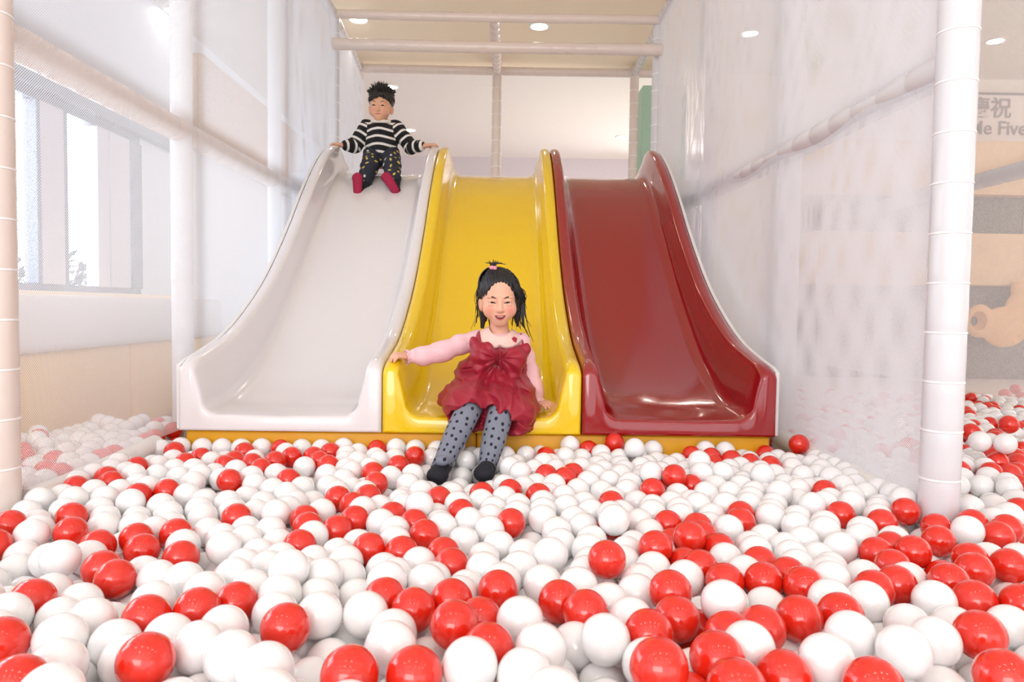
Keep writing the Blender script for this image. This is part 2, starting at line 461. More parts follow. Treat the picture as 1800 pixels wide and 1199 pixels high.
G().box((3.4, 7.85, 2.25), (7.6, YB, 2.84), .01).build('header_panel', MATS['wood'], ct, smooth=False)
G().box((5.84, 7.98, 1.84), (5.91, 8.0, 2.14)).build('upright', MATS['sign_white'], ct, smooth=False)
# rounded orange relief on the counter front
rg = empty('wall_ornament', (5.4, 7.5, .5), 'rounded orange ornament with round holes on the grey counter front beyond the net', 'ornament')
s = SDF((4.6, 7.4, .3), (6.3, 7.65, 1.5), .012)
Ra = np.eye(3)
for (x, z, a, b) in ((5.35, .80, .26, .22), (5.08, .86, .16, .18), (5.55, 1.0, .2, .2), (5.8, 1.1, .22, .26), (5.5, 1.2, .1, .1)): s.ell((x, 7.54, z), (a, .05, b), k=.02)
s.ell((5.05, 7.51, .86), (.08, .08, .1), k=.01, op='sub'); s.ell((5.5, 7.48, .68), (.07, .05, .04), k=.01, op='sub')
V, Q = s.mesh(); link_mesh('relief', V, Q, MATS['orange_panel'], rg)
# soft yellow wall pads left of the pit, outside the net
yp = empty('wall_padding', (-2.1, 3.5, .22), 'soft pale yellow padded low wall behind the left net', 'wall pad')
for y0 in (1.6, 2.8, 4.0): G().box((-2.2, y0 + .004, .22), (-2.08, y0 + 1.196, .70), .03).build('pad', MATS['yellow_wall_pad'], yp, sharp=None)
G().box((-2.24, 1.6, .70), (-2.04, 5.2, .96), .04).build('top_pad', MATS['beam_pad'], yp, sharp=None)

# ------------------------------------------------------------------ the play structure
XL, XR = -1.345, 1.19
Z0 = .22
def post(x, y, z1, r, label, step=.132, mname='vinyl_white', rings=True, z0=Z0, grp='padded posts'):
    root = empty('padded_post', (x, y, z0), label, 'post', grp)
    pts = []; rad = []
    z = z0
    while z < z1:
        for dz, f in ((0, .965), (.006, .995), (.03, 1.0), (.066, 1.01), (.1, 1.0), (.126, .995)):
            if z + dz < z1: pts.append((x, y, z + dz)); rad.append(r * f)
        z += step
    pts.append((x, y, z1)); rad.append(r)
    G().tube(pts, rad, 32).build('sleeve', MATS[mname], root, sharp=60)
    z = z0 + step; k = 0
    while z < z1 and rings:
        n = 32
        if .3 < z < 3.6: G().tube([(x, y, z - .0035), (x, y, z - .002), (x, y, z + .002), (x, y, z + .0035)], [r * .97, r * 1.025, r * 1.025, r * .97], n).build('tie_ring', MATS['tie'], root)
        z += step
    return root
def beam(name, pts, r, label, cat='tube', mname='vinyl_white', grp=None, step=.16):
    pts = [np.array(p, float) for p in pts]; root = empty(name, pts[0], label, cat, grp)
    a, b = pts[0], pts[-1]; L_ = np.linalg.norm(b - a); n = max(int(L_ / step), 1); q = []; rad = []
    for i in range(n):
        for f, rr in ((0, .955), (.05, 1), (.5, 1.01), (.95, 1)): t = (i + f) / n; q.append(a + (b - a) * t - np.array([0, 0, math.sin(math.pi * t) * .006])); rad.append(r * rr)
    q.append(b); rad.append(r)
    G().tube(q, rad, 24).build('sleeve', MATS[mname], root, sharp=60)
    return root
post(XL, 1.9, 3.42, .05, 'thick cream padded post at the left edge of the picture', mname='vinyl_cream')
post(XR, 1.9, 3.42, .05, 'thick glossy white padded post at the right, in front of the second pit')
post(XL - .055, 3.12, 3.42, .045, 'white padded post behind the left net, beside the white slide foot', rings=False)
post(XR + .055, 3.12, 3.42, .045, 'white padded post faintly seen behind the right net, nearest the big post', rings=False)
post(XR + .05, 4.35, 3.42, .04, 'white padded post faintly seen behind the right net, beside the red slide top', rings=False)
post(XL - .05, 4.35, 3.42, .04, 'white padded post faintly seen behind the left net, beside the white slide top', rings=False)
PZ = 1.86
post(XL + .005, 5.62, 3.2, .04, 'white padded post at the top left corner of the slides', z0=PZ - .02)
post(XR - .02, 5.62, 3.2, .04, 'white padded post at the top right corner of the slides', z0=PZ - .02)
post(-1.50, 7.35, 3.4, .042, 'pinkish white back post behind the boy', mname='vinyl_cream', z0=PZ - .02)
post(-.10, 7.35, 3.4, .048, 'pinkish white back post behind the yellow slide', mname='vinyl_cream', z0=PZ - .02)
post(1.30, 7.35, 3.4, .044, 'pinkish white back post beside the green wall strip', mname='vinyl_cream', z0=PZ - .02)
beam('padded_beam', [(XL, 5.58, 3.165), (XR, 5.58, 3.165)], .034, 'upper white padded crossbeam over the slides', mname='vinyl_cream')
beam('padded_beam', [(XL, 5.5, 2.91), (XR, 5.5, 2.91)], .043, 'lower white padded crossbeam over the slides with sleeve joints', mname='vinyl_cream')
beam('padded_beam', [(-1.52, 7.35, 3.34), (1.75, 7.35, 3.34)], .042, 'pinkish padded crossbeam at the back of the platform', mname='vinyl_cream')
beam('padded_beam', [(XL, 1.9, 3.22), (XL, 5.6, 3.17)], .04, 'padded beam along the top of the left net')
beam('padded_beam', [(XR, 1.9, 3.22), (XR, 5.6, 3.17)], .04, 'padded beam along the top of the right net')
beam('padded_beam', [(XL, 5.6, 3.17), (-1.5, 7.35, 3.34)], .036, 'padded beam running back at the left above the platform')
beam('padded_beam', [(XR, 5.6, 3.17), (1.3, 7.35, 3.34)], .036, 'padded beam running back at the right above the platform')
beam('padded_beam', [(-.10, 5.6, 3.17), (-.10, 7.35, 3.34)], .045, 'padded beam running back in the middle above the yellow slide', mname='vinyl_cream')
beam('padded_beam', [(XL - .06, 1.9, 1.665), (XL - .06, 5.6, 1.70)], .05, 'peach padded rail behind the left net at mid height', mname='vinyl_cream')
beam('padded_beam', [(XR + .01, 1.93, 1.60), (XR + .05, 5.6, 1.66)], .045, 'white padded rail behind the right net at mid height')
beam('padded_beam', [(2.86, .8, 1.74), (2.86, 6.2, 1.74)], .048, 'white padded rail of the next bay at the far right')
beam('padded_beam', [(XL + .03, 1.97, .375), (XL + .03, 2.69, .395)], .035, 'white padded ground beam under the left net', mname='beam_pad')
beam('padded_beam', [(XR - .01, 1.97, .385), (XR - .01, 2.95, .395)], .04, 'white padded ground beam under the right net', mname='beam_pad')
pf = G().box((-1.52, 5.06, PZ - .12), (1.40, 7.5, PZ - .001), .01).build('platform_deck', MATS['beam_pad'], None, smooth=False); tag(pf, 'white platform deck at the top of the slides where the boy sits', 'platform')
# support walls below the deck
G().box((-1.5, 5.3, Z0), (1.38, 5.36, PZ - .12)).build('support_panel', MATS['beam_pad'], pf, smooth=False)

# nets, one per bay
zb, zt = .41, 3.2
gl = 'nets of the side walls'
yb = [1.95, 3.12, 4.35, 5.6, 7.35]
lw = ['see-through white net in the bay nearest the left edge', 'white net of the left bay beside the foot and middle of the white slide', 'white net of the left bay beside the top of the white slide', 'white net left of the boy behind the corner post']
rw = ['white net in the right bay nearest the big white post', 'white net of the right bay beside the middle of the red slide', 'white net of the right bay beside the top of the red slide', 'white net right of the platform behind the corner post']
for i in range(4):
    y0, y1 = yb[i], yb[i + 1]
    xl0 = XL + .02 if i < 3 else XL - .0; xl1 = XL + .02 if i < 3 else -1.46
    d = np.array([xl1 - xl0, y1 - y0, 0]); ln = np.linalg.norm(d)
    tag(net_panel('safety_net', (xl0, y0, zb if i < 3 else PZ), d / ln, (0, 0, 1), ln, zt - (zb if i < 3 else PZ), MATS['net_open' if i == 0 else 'net_side'], layers=1 if i < 2 else 2, seed=i, wav=.004), lw[i], 'net', gl)
    xr0 = XR - .02 if i < 3 else XR; xr1 = XR - .02 if i < 3 else 1.78
    d = np.array([xr1 - xr0, y1 - y0, 0]); ln = np.linalg.norm(d)
    tag(net_panel('safety_net', (xr0, y0, zb if i < 3 else PZ), d / ln, (0, 0, 1), ln, zt - (zb if i < 3 else PZ), MATS['net_side'], layers=2, seed=20 + i, wav=.008), rw[i], 'net', gl)
tag(net_panel('safety_net', (2.80, .5, .47), (0, 1, 0), (0, 0, 1), 5.8, 3.1, MATS['net_open'], layers=1, seed=31, wav=.01), 'see-through net of the next bay at the right edge', 'net', gl)
tag(net_panel('safety_net', (-1.5, 7.4, PZ), (1, 0, 0), (0, 0, 1), 3.2, 1.45, MATS['net_back'], layers=1, seed=41, wav=.01), 'fine pale net closing the back of the platform', 'net', gl)

# ------------------------------------------------------------------ slides
YF = 2.665
ridge = catmull([(2.665, -.235), (2.73, -.205), (2.88, -.175), (3.10, -.12), (3.36, -.01), (3.66, .16), (4.0, .42), (4.3, .685), (4.55, .885), (4.76, 1.02), (4.92, 1.09), (5.04, 1.105), (5.14, 1.06), (5.20, .98)], 6)
bed = np.array(catmull([(2.60, -.415), (2.665, -.413), (2.80, -.405), (2.95, -.385), (3.2, -.305), (3.5, -.145), (3.9, .145), (4.3, .48), (4.6, .71), (4.8, .835), (4.95, .90), (5.1, .93), (5.4, .935)], 8))
def bedz(y): return CAM_Z + float(np.interp(y, bed[:, 0], bed[:, 1]))
def slide(x0, x1, mname, label):
    root = empty('slide', ((x0 + x1) / 2, YF, .452), label, 'slide', 'three slides side by side')
    V = []; ns = None; sect = []
    ys = np.concatenate([[YF, YF + .003, YF + .008, YF + .016], np.linspace(YF + .03, 5.18, 84)])
    wt, wb = .062, .088
    Fq = []
    for si, y in enumerate(ys):
        zr = CAM_Z + float(np.interp(y, ridge[:, 0], ridge[:, 1])); zb_ = bedz(y)
        ins = (.010, .0045, .001, 0)[si] if si < 4 else 0
        # opening flares a little at the foot
        fl = max(0, 1 - (y - YF) / .10) ** 2 * .012
        zr -= ins; zb2 = zb_ - fl * .4 - ins
        zu = max(.452, zb_ - .30) + (ins if si < 4 else 0)
        wtt = .066 - fl * .3 - ins; rt = min(.026, (wtt - .0015 - ins) / 2 - .0005); hgt = zr - zb2
        half = []
        xo = x0 + .0015 + ins
        half.append((xo, zu)); half.append((xo, (zu + zr) / 2)); 
        for a in range(0, 7):
            t = math.pi / 2 * a / 6; half.append((xo + rt - rt * math.cos(t), zr - rt + rt * math.sin(t)))
        for a in range(0, 7):
            t = math.pi / 2 * a / 6; half.append((x0 + wtt - rt + rt * math.sin(t), zr - rt + rt * math.cos(t)))
        rb = min(.06, hgt * .5)
        xw = x0 + .092 - fl * .3 - ins
        for f in (.33, .66): half.append((x0 + wtt + (xw - x0 - wtt) * f, zr - rt + (zb2 + rb - zr + rt) * f))
        for a in range(0, 9):
            t = math.pi / 2 * a / 8; half.append((xw + rb * (1 - math.cos(t)), zb2 + rb * (1 - math.sin(t))))
        cx = (x0 + x1) / 2
        for f in (.35, .7): half.append((xw + rb + (cx - xw - rb) * f, zb2 - .004 * f))
        sec = half + [(cx, zb2 - .005)] + [(2 * cx - x, z) for x, z in half[::-1]]
        ns = len(sec); V += [(x, y, z) for x, z in sec]
    n = len(ys)
    for i in range(n - 1):
        for k in range(ns - 1): Fq.append((i * ns + k, (i + 1) * ns + k, (i + 1) * ns + k + 1, i * ns + k + 1))
        Fq.append((i * ns + ns - 1, (i + 1) * ns + ns - 1, (i + 1) * ns, i * ns))
    for base_i, flip in ((0, False), ((n - 1) * ns, True)):     # end faces between the opening and the base line
        r0 = len(V); zl = V[base_i][2]
        for k in range(ns): V.append((V[base_i + k][0], V[base_i + k][1], zl))
        for k in range(ns - 1):
            f = (base_i + k, base_i + k + 1, r0 + k + 1, r0 + k); Fq.append(f[::-1] if flip else f)
    import bmesh
    o = link_mesh('chute', V, Fq, MATS[mname], root, True, None)
    bm = bmesh.new(); bm.from_mesh(o.data)
    bmesh.ops.remove_doubles(bm, verts=bm.verts, dist=.0002); bmesh.ops.recalc_face_normals(bm, faces=bm.faces); bm.to_mesh(o.data); bm.free()
    o.data.set_sharp_from_angle(angle=math.radians(50))
    # top lip that rolls onto the deck
    yl = np.linspace(5.17, 5.34, 8); V = []; F = []
    for y in yl:
        zz = bedz(y) - .005
        for x in (x0 + .09, x1 - .09): V += [(x, y, zz), (x, y, zz - .02)]
    for i in range(7):
        a = i * 4; F += [(a, a + 2, a + 6, a + 4), (a + 1, a + 5, a + 7, a + 3), (a, a + 4, a + 5, a + 1), (a + 2, a + 3, a + 7, a + 6)]
    F += [(0, 1, 3, 2), (28, 30, 31, 29)]
    link_mesh('top_lip', V, F, MATS[mname], root)
    return root
XS = [-1.218, -.455, .299, 1.040]
sl_w = slide(XS[0], XS[1], 'slide_white', 'glossy white slide with the boy sitting at its top')
sl_y = slide(XS[1], XS[2], 'slide_yellow', 'glossy yellow middle slide with the girl sitting at its foot')
sl_r = slide(XS[2], XS[3], 'slide_red', 'glossy dark red slide at the right, empty')
def flange(x0, x1, root):
    V = []; F = []
    ys = np.linspace(YF + .03, 5.1, 50)
    for y in ys:
        zr = CAM_Z + float(np.interp(y, ridge[:, 0], ridge[:, 1])) - .014; zu = max(.455, bedz(y) - .33)
        V += [(x0, y, zu), (x1, y, zu), (x1, y, zr), (x0, y, zr)]
    for i in range(len(ys) - 1):
        for k in range(4): F.append((i * 4 + k, i * 4 + (k + 1) % 4, (i + 1) * 4 + (k + 1) % 4, (i + 1) * 4 + k))
    F += [(0, 3, 2, 1), tuple(len(V) - 4 + k for k in range(4))]
    o = link_mesh('side_panel', V, F, MATS['flange_white'], root, False); o['label'] = 'thin white side panel'
flange(XS[3] + .001, XS[3] + .016, sl_r); flange(XS[0] - .017, XS[0] - .001, sl_w)
st = empty('padded_step', (-.09, 2.9, Z0), 'long yellow padded base under the three slides, rising out of the balls', 'padding')
for a, b in ((-1.205, -.10), (-.098, 1.03)):
    G().box((a, 2.70, Z0), (b, 3.3, .450), .012).build('pad', MATS['yellow_pad'], st, sharp=None)

# centres of the pit's balls (x, y, z in mm) and colour, 0 white 1 red
BALL_DATA = (
    121,700,453,0, 11,681,452,0, -529,671,452,0, -154,753,443,0, 359,732,428,0, 54,775,460,0, -265,734,417,0, -40,735,446,0, 447,799,436,0, -532,830,462,0, -278,837,454,0, 221,694,431,0,
    -425,718,411,0, 365,806,439,0, 298,866,457,1, 136,786,453,0, -375,773,405,0, 204,885,474,1, 659,749,404,0, -111,910,448,1, 666,908,451,1, 457,731,409,0, 475,874,456,1, 517,691,426,0,
    -478,854,417,0, -39,929,452,0, -476,942,448,1, -525,792,399,0, -95,743,398,0, -415,893,411,0, -179,823,447,0, 736,837,398,0, 380,922,441,1, 449,948,452,0, -232,830,396,0, 754,912,387,0,
    -597,812,397,0, -668,835,395,0, -448,788,402,0, 291,709,410,0, 521,780,400,0, 157,1033,440,0, 578,988,447,0, 247,905,418,1, -501,721,405,0, -596,866,454,1, -192,896,455,1, -715,1006,439,1,
    870,1059,429,0, -162,639,448,0, -870,1095,427,0, -327,1068,437,1, 257,833,398,0, -359,845,394,0, 594,789,399,0, 740,1065,436,1, 794,870,433,0, 34,925,440,0, -769,925,381,0, -369,964,442,0,
    -334,713,398,0, 552,851,392,0, -83,848,395,0, 297,944,456,1, -433,1006,436,0, 310,779,397,0, 67,848,453,0, -70,1074,441,1, 583,717,407,0, -155,993,444,0, 491,1139,427,1, 1018,1134,423,0,
    -693,905,389,0, 175,797,391,0, 532,1050,440,0, -875,1045,372,0, -308,920,447,0, -292,1133,428,0, -14,872,391,0, 59,995,442,0, 665,1057,429,0, -303,795,397,0, 95,749,404,0, -220,1147,424,0,
    -592,939,440,0, 581,920,387,0, 32,1103,436,0, 330,850,391,0, 288,1131,428,1, 372,1157,445,0, 356,991,449,0, -203,763,387,0, 648,1008,376,0, 635,850,388,0, -646,1033,433,0, -737,1347,401,1,
    666,916,378,0, -145,1170,422,1, 227,1058,437,1, -623,694,441,0, -1090,1283,396,0, 208,1367,441,1, 861,1168,402,0, -777,1025,362,0, -71,919,386,0, 238,762,406,0, 142,1151,429,1, 789,977,379,0,
    -48,639,439,0, -892,1207,416,0, -878,1408,417,0, -4,1270,416,1, -564,1121,426,1, 104,1218,419,1, 784,1252,411,0, 297,1216,439,1, -646,1111,424,0, -497,1152,426,1, 858,1253,412,1, 662,1252,409,0,
    928,1228,416,1, -546,865,391,0, -351,918,386,0, -456,1211,413,1, -392,1302,440,0, 1096,1497,389,1, 1277,1483,377,0, -791,1129,424,0, -799,1203,418,1, -426,1081,427,0, -16,999,440,1, -574,1048,418,0,
    -618,892,389,0, 402,773,384,0, 512,1354,405,1, -152,876,394,0, 104,1466,414,0, 983,1101,366,0, 416,1101,426,1, 573,1312,413,1, 194,869,382,0, 995,1263,409,0, -967,1217,415,0, 1193,1504,378,0,
    -526,991,422,0, 118,1086,403,0, -1128,1571,386,1, 770,1350,403,1, 571,1163,423,1, 911,1046,369,0, 81,1331,405,0, 1043,1204,416,0, -85,1216,420,1, 1,952,379,0, -1055,1348,410,0, -610,1551,393,0,
    -501,1061,422,0, -140,1316,410,0, -275,1021,376,0, 271,1682,425,0, -291,874,391,0, 987,1446,397,1, 435,1612,407,1, -386,1230,421,0, -600,1334,402,0, 683,1159,406,0, -483,917,380,0, 1047,1665,387,1,
    153,1032,366,0, -1022,1489,360,0, -1201,1478,378,0, -903,1116,365,0, 35,810,397,0, -830,1104,366,0, 917,1547,400,1, -786,1545,387,1, 1154,1722,395,0, -140,801,389,0, -1498,1805,366,0, 160,704,391,0,
    337,1524,412,1, 876,1355,407,1, -681,1501,387,1, -1012,1663,387,1, -340,1344,409,0, -1082,1629,391,0, 251,1280,408,0, -371,1157,419,0, -140,950,386,0, -182,1672,387,1, 129,894,407,0, -209,1293,422,0,
    1302,1577,375,0, 1226,1717,384,1, -599,1214,412,0, 827,1041,372,0, 780,1600,390,0, 370,1394,394,0, -456,652,420,0, -291,1556,391,1, 1250,1385,372,0, -201,1219,420,1, 439,1362,400,1, 145,1295,414,0,
    589,1240,417,0, 214,1137,423,0, 485,1270,389,0, -412,960,381,0, -33,1135,421,1, 1101,1901,391,1, 403,675,408,0, -527,1254,414,0, 352,1063,433,1, -791,1398,400,1, -102,1462,390,1, 25,1773,387,1,
    -726,1160,404,0, 431,916,387,0, -1184,1705,389,1, -1387,1990,389,1, -507,1338,410,0, -667,1368,393,0, -1618,1977,383,0, -329,1271,399,0, 706,1836,391,0, 1260,2002,395,1, -1231,1556,384,0, 848,1572,387,1,
    639,1345,412,0, -167,1095,417,0, -741,1242,396,0, 478,846,389,0, 566,1741,386,0, -988,1755,373,0, -765,1060,426,0, -89,1667,373,0, 868,979,379,0, -1007,1193,356,0, -34,1424,396,0, 1559,1747,344,0,
    -839,967,372,0, 190,1220,414,0, -1011,1392,370,0, 40,1434,395,0, 107,824,396,0, -307,1406,386,0, -214,1838,412,0, 1611,1939,361,0, -399,1709,384,1, 800,1724,390,0, 69,671,408,0, -5,1631,375,0,
    -573,1794,398,0, 107,1810,387,0, -977,1125,364,0, 706,1312,407,1, -28,1721,383,0, -256,1168,361,0, -456,1285,407,0, -1002,1912,390,0, -266,1094,369,0, 318,1453,390,0, -370,1776,389,1, 416,1453,395,1,
    -453,1582,388,1, -218,1544,388,1, -268,1309,382,0, 913,1878,386,1, 870,1684,385,0, 839,1488,388,1, 737,1044,365,0, -832,2162,389,1, -173,1485,384,0, 496,1538,382,0, -146,1737,386,0, -1254,1923,389,0,
    -442,1652,387,0, -81,1773,389,0, 855,1923,398,0, -627,1065,369,0, -773,1829,377,0, -327,1483,387,0, -896,1570,387,1, 978,1792,390,1, -1457,1999,363,0, -1085,1787,386,1, -1188,1617,384,0, 740,1416,390,0,
    -1544,1985,380,0, -221,664,411,0, -875,1499,386,0, 1546,2250,377,0, -1762,2086,368,0, -299,1753,388,0, 533,2169,417,1, -826,1295,392,0, 752,1779,384,0, 924,1106,410,0, -762,1655,388,1, -668,1780,390,1,
    767,1168,400,0, -1397,1831,364,0, -475,1438,390,0, -282,947,383,0, 316,934,384,0, -893,2008,384,0, 821,2208,416,0, 1509,1969,382,1, 330,1177,387,1, -708,1570,390,0, -1256,1674,381,0, 572,1003,376,0,
    583,1412,396,1, -838,1622,387,1, -588,1622,386,0, -473,1857,384,0, 212,986,426,0, 423,1776,386,1, -708,1705,376,0, 963,1228,352,0, -1492,1909,356,0, -1098,1483,360,0, 1309,1948,389,0, 197,1586,385,0,
    987,1971,392,0, -409,783,339,0, 468,2204,419,0, -831,1696,381,0, -116,1109,366,0, 203,1738,387,0, 723,1668,382,0, -1380,2064,389,0, -663,2374,385,0, 136,1706,387,0, -552,1686,386,0, 1787,2486,473,0,
    572,1566,390,0, 1194,1600,368,0, 220,946,365,0, 617,1801,387,1, 1260,2074,394,0, -223,903,388,0, -1542,2153,384,0, 555,1493,390,1, -126,1543,387,1, 138,1632,382,0, 1114,1782,383,1, 499,1426,394,0,
    -203,2537,377,0, -946,1478,387,0, 446,2074,397,1, 1462,2242,381,0, 1718,2519,474,0, -1054,1556,365,0, 865,1104,365,0, 1022,1513,396,1, -1380,2140,388,0, 478,2539,431,0, -1156,1912,395,0, 825,1406,390,0,
    -720,1418,383,0, 811,2042,403,0, 4,1346,403,0, 504,1611,381,1, -1277,1469,366,0, -244,1614,390,0, 271,1352,401,0, -128,2536,380,0, 149,959,380,0, -710,783,427,0, 2210,2510,365,0, 644,1547,387,0,
    1125,2661,430,1, -30,2522,379,0, 356,1807,381,0, 791,927,324,0, -458,1973,389,1, -962,2035,388,1, 1287,1771,386,1, 54,1586,371,0, 622,1943,391,0, 710,2262,408,0, -314,2547,390,1, 714,1569,376,0,
    366,1729,378,0, -382,2143,390,1, 638,2245,410,0, 2130,2687,380,0, -941,2156,383,0, -38,1564,369,0, 263,1503,387,0, -399,1498,381,0, -1093,1951,387,0, 178,1919,386,0, -874,1854,375,0, 1596,2193,384,0,
    627,1475,391,0, 548,1953,387,0, -1380,2218,390,1, 1432,1927,388,1, 1132,1968,405,0, 61,2300,392,0, -473,1012,374,0, 498,999,377,0, 1820,2240,324,0, -353,2241,387,0, 402,1865,389,0, -535,1551,378,0,
    -543,1006,352,0, 716,923,324,0, -915,1765,371,0, -326,1139,363,0, -255,1688,390,0, -365,1855,392,0, -57,1972,385,0, 404,847,391,0, -1928,2351,371,1, 713,974,379,0, -515,1622,377,0, -472,1719,388,1,
    -78,2543,327,0, -1638,2194,370,0, -317,831,334,0, 240,1879,386,0, -619,2033,384,0, 735,760,402,0, -176,1983,388,1, -1068,1879,377,0, -644,1850,382,0, 424,2661,426,1, -924,1921,377,0, -1100,2260,380,0,
    2069,2863,483,1, -750,2524,387,1, -218,1756,388,1, 695,1969,385,0, 610,2092,384,0, 1455,1649,328,1, 650,2315,433,0, -1644,2355,380,1, 640,1694,378,0, -596,2109,382,0, -538,1476,381,0, 662,1623,380,0,
    1391,2219,386,0, 466,1135,358,0, 1097,2108,383,0, -173,2661,414,0, 42,1859,384,0, 470,1836,388,0, -244,1462,379,0, -750,2147,381,0, 215,1658,382,0, -106,1861,386,1, 1457,2061,363,0, -1677,2493,384,1,
    1858,2173,322,0, 1372,1883,387,0, -733,2031,372,0, 776,1106,359,0, 401,1523,376,1, -1172,2036,384,0, 308,2161,368,0, -1136,1841,384,0, -1233,1839,378,0, 684,2098,384,0, 906,1619,386,1, -1146,2203,394,0,
    -1286,1764,370,0, 392,2029,371,0, 2316,2718,367,0, -152,694,398,0, 683,857,331,0, 1644,2121,376,1, 1436,1813,324,0, 424,997,377,0, -282,1826,386,1, -232,2031,394,0, -903,2661,392,0, -1410,3044,385,1,
    -363,1563,376,0, 1111,1583,374,0, 1309,1844,384,0, -287,2163,383,0, 1950,2347,334,0, -655,1653,379,0, 188,1814,384,0, 1376,1770,324,0, -1111,1696,382,0, -378,1998,388,1, -1023,1992,386,1, -752,1939,382,0,
    -678,2091,381,0, 345,2243,381,0, -1051,2661,390,0, 686,1024,314,0, 380,2122,381,0, 1220,1803,389,1, -28,1824,383,0, 234,2159,373,0, 1581,1821,328,0, 1062,2177,389,0, -528,2151,377,0, -1486,1739,317,0,
    -405,1921,386,1, -140,2482,331,0, -62,992,378,0, -654,746,396,0, 174,1414,394,0, -1023,2240,378,0, 1260,2368,386,0, -1380,2674,390,0, -499,1788,386,1, -654,2168,391,1, -783,2443,388,1, -560,2260,386,0,
    -951,2229,389,0, 1555,2599,389,1, 283,1575,383,0, -74,1286,399,0, -120,1934,388,0, 28,2415,385,0, -255,2589,377,0, 1676,1956,328,1, 1194,1414,333,0, -724,2266,385,0, 1432,1887,323,0, 1070,2272,394,0,
    256,2661,415,0, -289,2291,383,0, -351,2390,390,1, 1708,2213,383,1, -416,2281,390,1, 180,2021,387,0, -1172,2125,388,1, 991,2307,390,0, 307,1959,387,1, 566,1882,376,0, 1500,1852,324,0, 2148,2494,326,1,
    -1828,2338,371,0, -553,938,377,0, 1260,2734,416,0, -1280,2661,382,0, 8,2009,385,0, 1488,1760,328,0, 683,1095,368,0, 202,2246,388,1, 89,2605,386,0, 1755,2005,321,0, -1565,2066,361,0, -1093,2025,388,0,
    -488,2300,387,0, -623,1722,376,0, -826,1966,378,0, -21,1899,384,0, -1031,2065,389,0, -426,2453,392,0, 1260,3174,395,0, -810,1893,376,0, 162,2172,384,0, -664,1194,382,0, -399,2661,398,0, 2199,2844,373,1,
    1570,2127,363,0, 906,1749,383,0, 273,2224,382,0, -1710,2177,369,0, 2638,3262,384,0, 22,737,405,0, -607,989,387,0, 904,2133,386,0, 1633,2344,383,0, -1747,2706,378,0, 1234,1491,317,0, 229,2542,395,0,
    -784,1162,358,0, 1495,1926,324,0, 875,2066,372,0, 112,1884,387,0, 666,1413,399,0, 2100,2386,323,1, -375,876,329,0, -1640,1880,367,0, 25,2082,387,1, -1280,2222,390,0, -66,1359,383,0, -270,2537,326,0,
    571,2661,401,0, -714,1875,379,0, 782,1847,383,0, -332,1630,375,0, -1021,1822,371,0, -1243,2069,386,1, 625,1140,363,0, -679,1609,324,0, 1951,2917,440,1, 1815,2048,324,0, 107,2032,388,1, -1380,2293,390,0,
    1260,2441,391,0, 1618,2008,335,1, -567,1876,385,0, 976,2112,388,1, 912,1973,390,0, -1380,2596,388,0, 1260,2147,393,0, -861,2291,390,0, 1260,2220,392,0, 593,2194,381,1, -1125,2661,390,0, 493,1756,386,1,
    641,1872,385,1, 67,2158,379,0, -208,1392,394,0, -589,2396,387,1, 1719,1895,325,0, -1579,1868,326,0, 484,1683,387,1, -1820,2451,377,1, 1774,2503,402,1, -671,1983,369,0, 45,1934,384,0, 1891,2562,387,1,
    -878,2219,380,0, 2078,2750,362,0, 1075,1461,328,0, -497,2221,381,0, -1000,2440,385,0, -79,2595,380,0, 388,1015,315,0, -571,1958,378,0, 115,1958,387,0, -1462,2178,386,0, 145,2294,386,1, 1521,2665,387,0,
    1572,1894,317,0, -1237,1995,380,0, 769,1974,384,0, 401,2195,386,0, -429,1247,351,0, 1960,2210,325,0, 732,1333,341,0, -753,2661,391,0, -789,2229,385,0, -791,2321,389,1, -1424,3392,373,0, 1473,2721,389,1,
    1432,1579,319,0, -629,2592,391,1, 1555,1970,323,0, 750,988,317,0, 1160,2151,388,0, -1380,2749,391,1, 588,1638,378,0, -332,1920,379,0, -1568,2377,375,0, -1626,2649,373,0, 1548,2349,379,0, 845,2661,400,0,
    1396,2928,414,1, -472,1511,382,0, 1160,2071,391,0, -1380,2443,390,1, 1008,1867,384,0, -134,1395,386,0, 1012,2441,387,0, 1583,2422,388,1, 1894,2243,324,0, 2224,2619,327,0, 2166,2422,322,0, 869,928,324,0,
    80,1027,379,0, 951,1684,380,0, -1380,2369,390,0, -1445,1664,324,0, 487,1911,384,0, 1260,2293,389,0, -1539,2445,382,1, -1428,3232,362,0, -438,850,356,0, 831,1791,385,0, 527,2096,377,0, -1849,2825,380,0,
    1186,1547,317,0, -870,1081,307,0, -57,2047,386,1, 1770,2434,375,1, 958,1503,360,1, 1530,1685,315,0, 1062,1309,344,0, -143,2050,384,0, -1196,2589,388,1, -1833,2587,379,0, -1380,3190,325,0, 79,1784,324,0,
    -541,2023,361,0, -1044,1260,343,0, 233,1968,382,0, -1163,2397,379,0, -1340,1589,324,0, -1926,2563,372,0, 366,2601,395,0, 2089,2551,324,0, 1058,1961,376,0, 483,1988,381,0, -941,2588,389,1, 666,2182,382,0,
    -498,2436,393,0, -1664,3224,381,0, 8,2203,373,0, 727,2036,384,0, -1000,1307,380,0, 505,915,387,0, 1490,2417,368,0, 747,2188,383,0, -1077,2330,382,0, 1707,2470,389,0, 12,2583,388,0, 2605,3115,359,0,
    -958,1857,359,0, -1202,2334,387,1, -895,1675,350,0, 758,2104,385,0, 308,2307,386,0, -1468,2406,386,0, -1667,2265,376,1, -244,2661,391,0, -1171,1777,372,0, -262,1897,390,0, 392,2314,385,0, -852,2414,386,1,
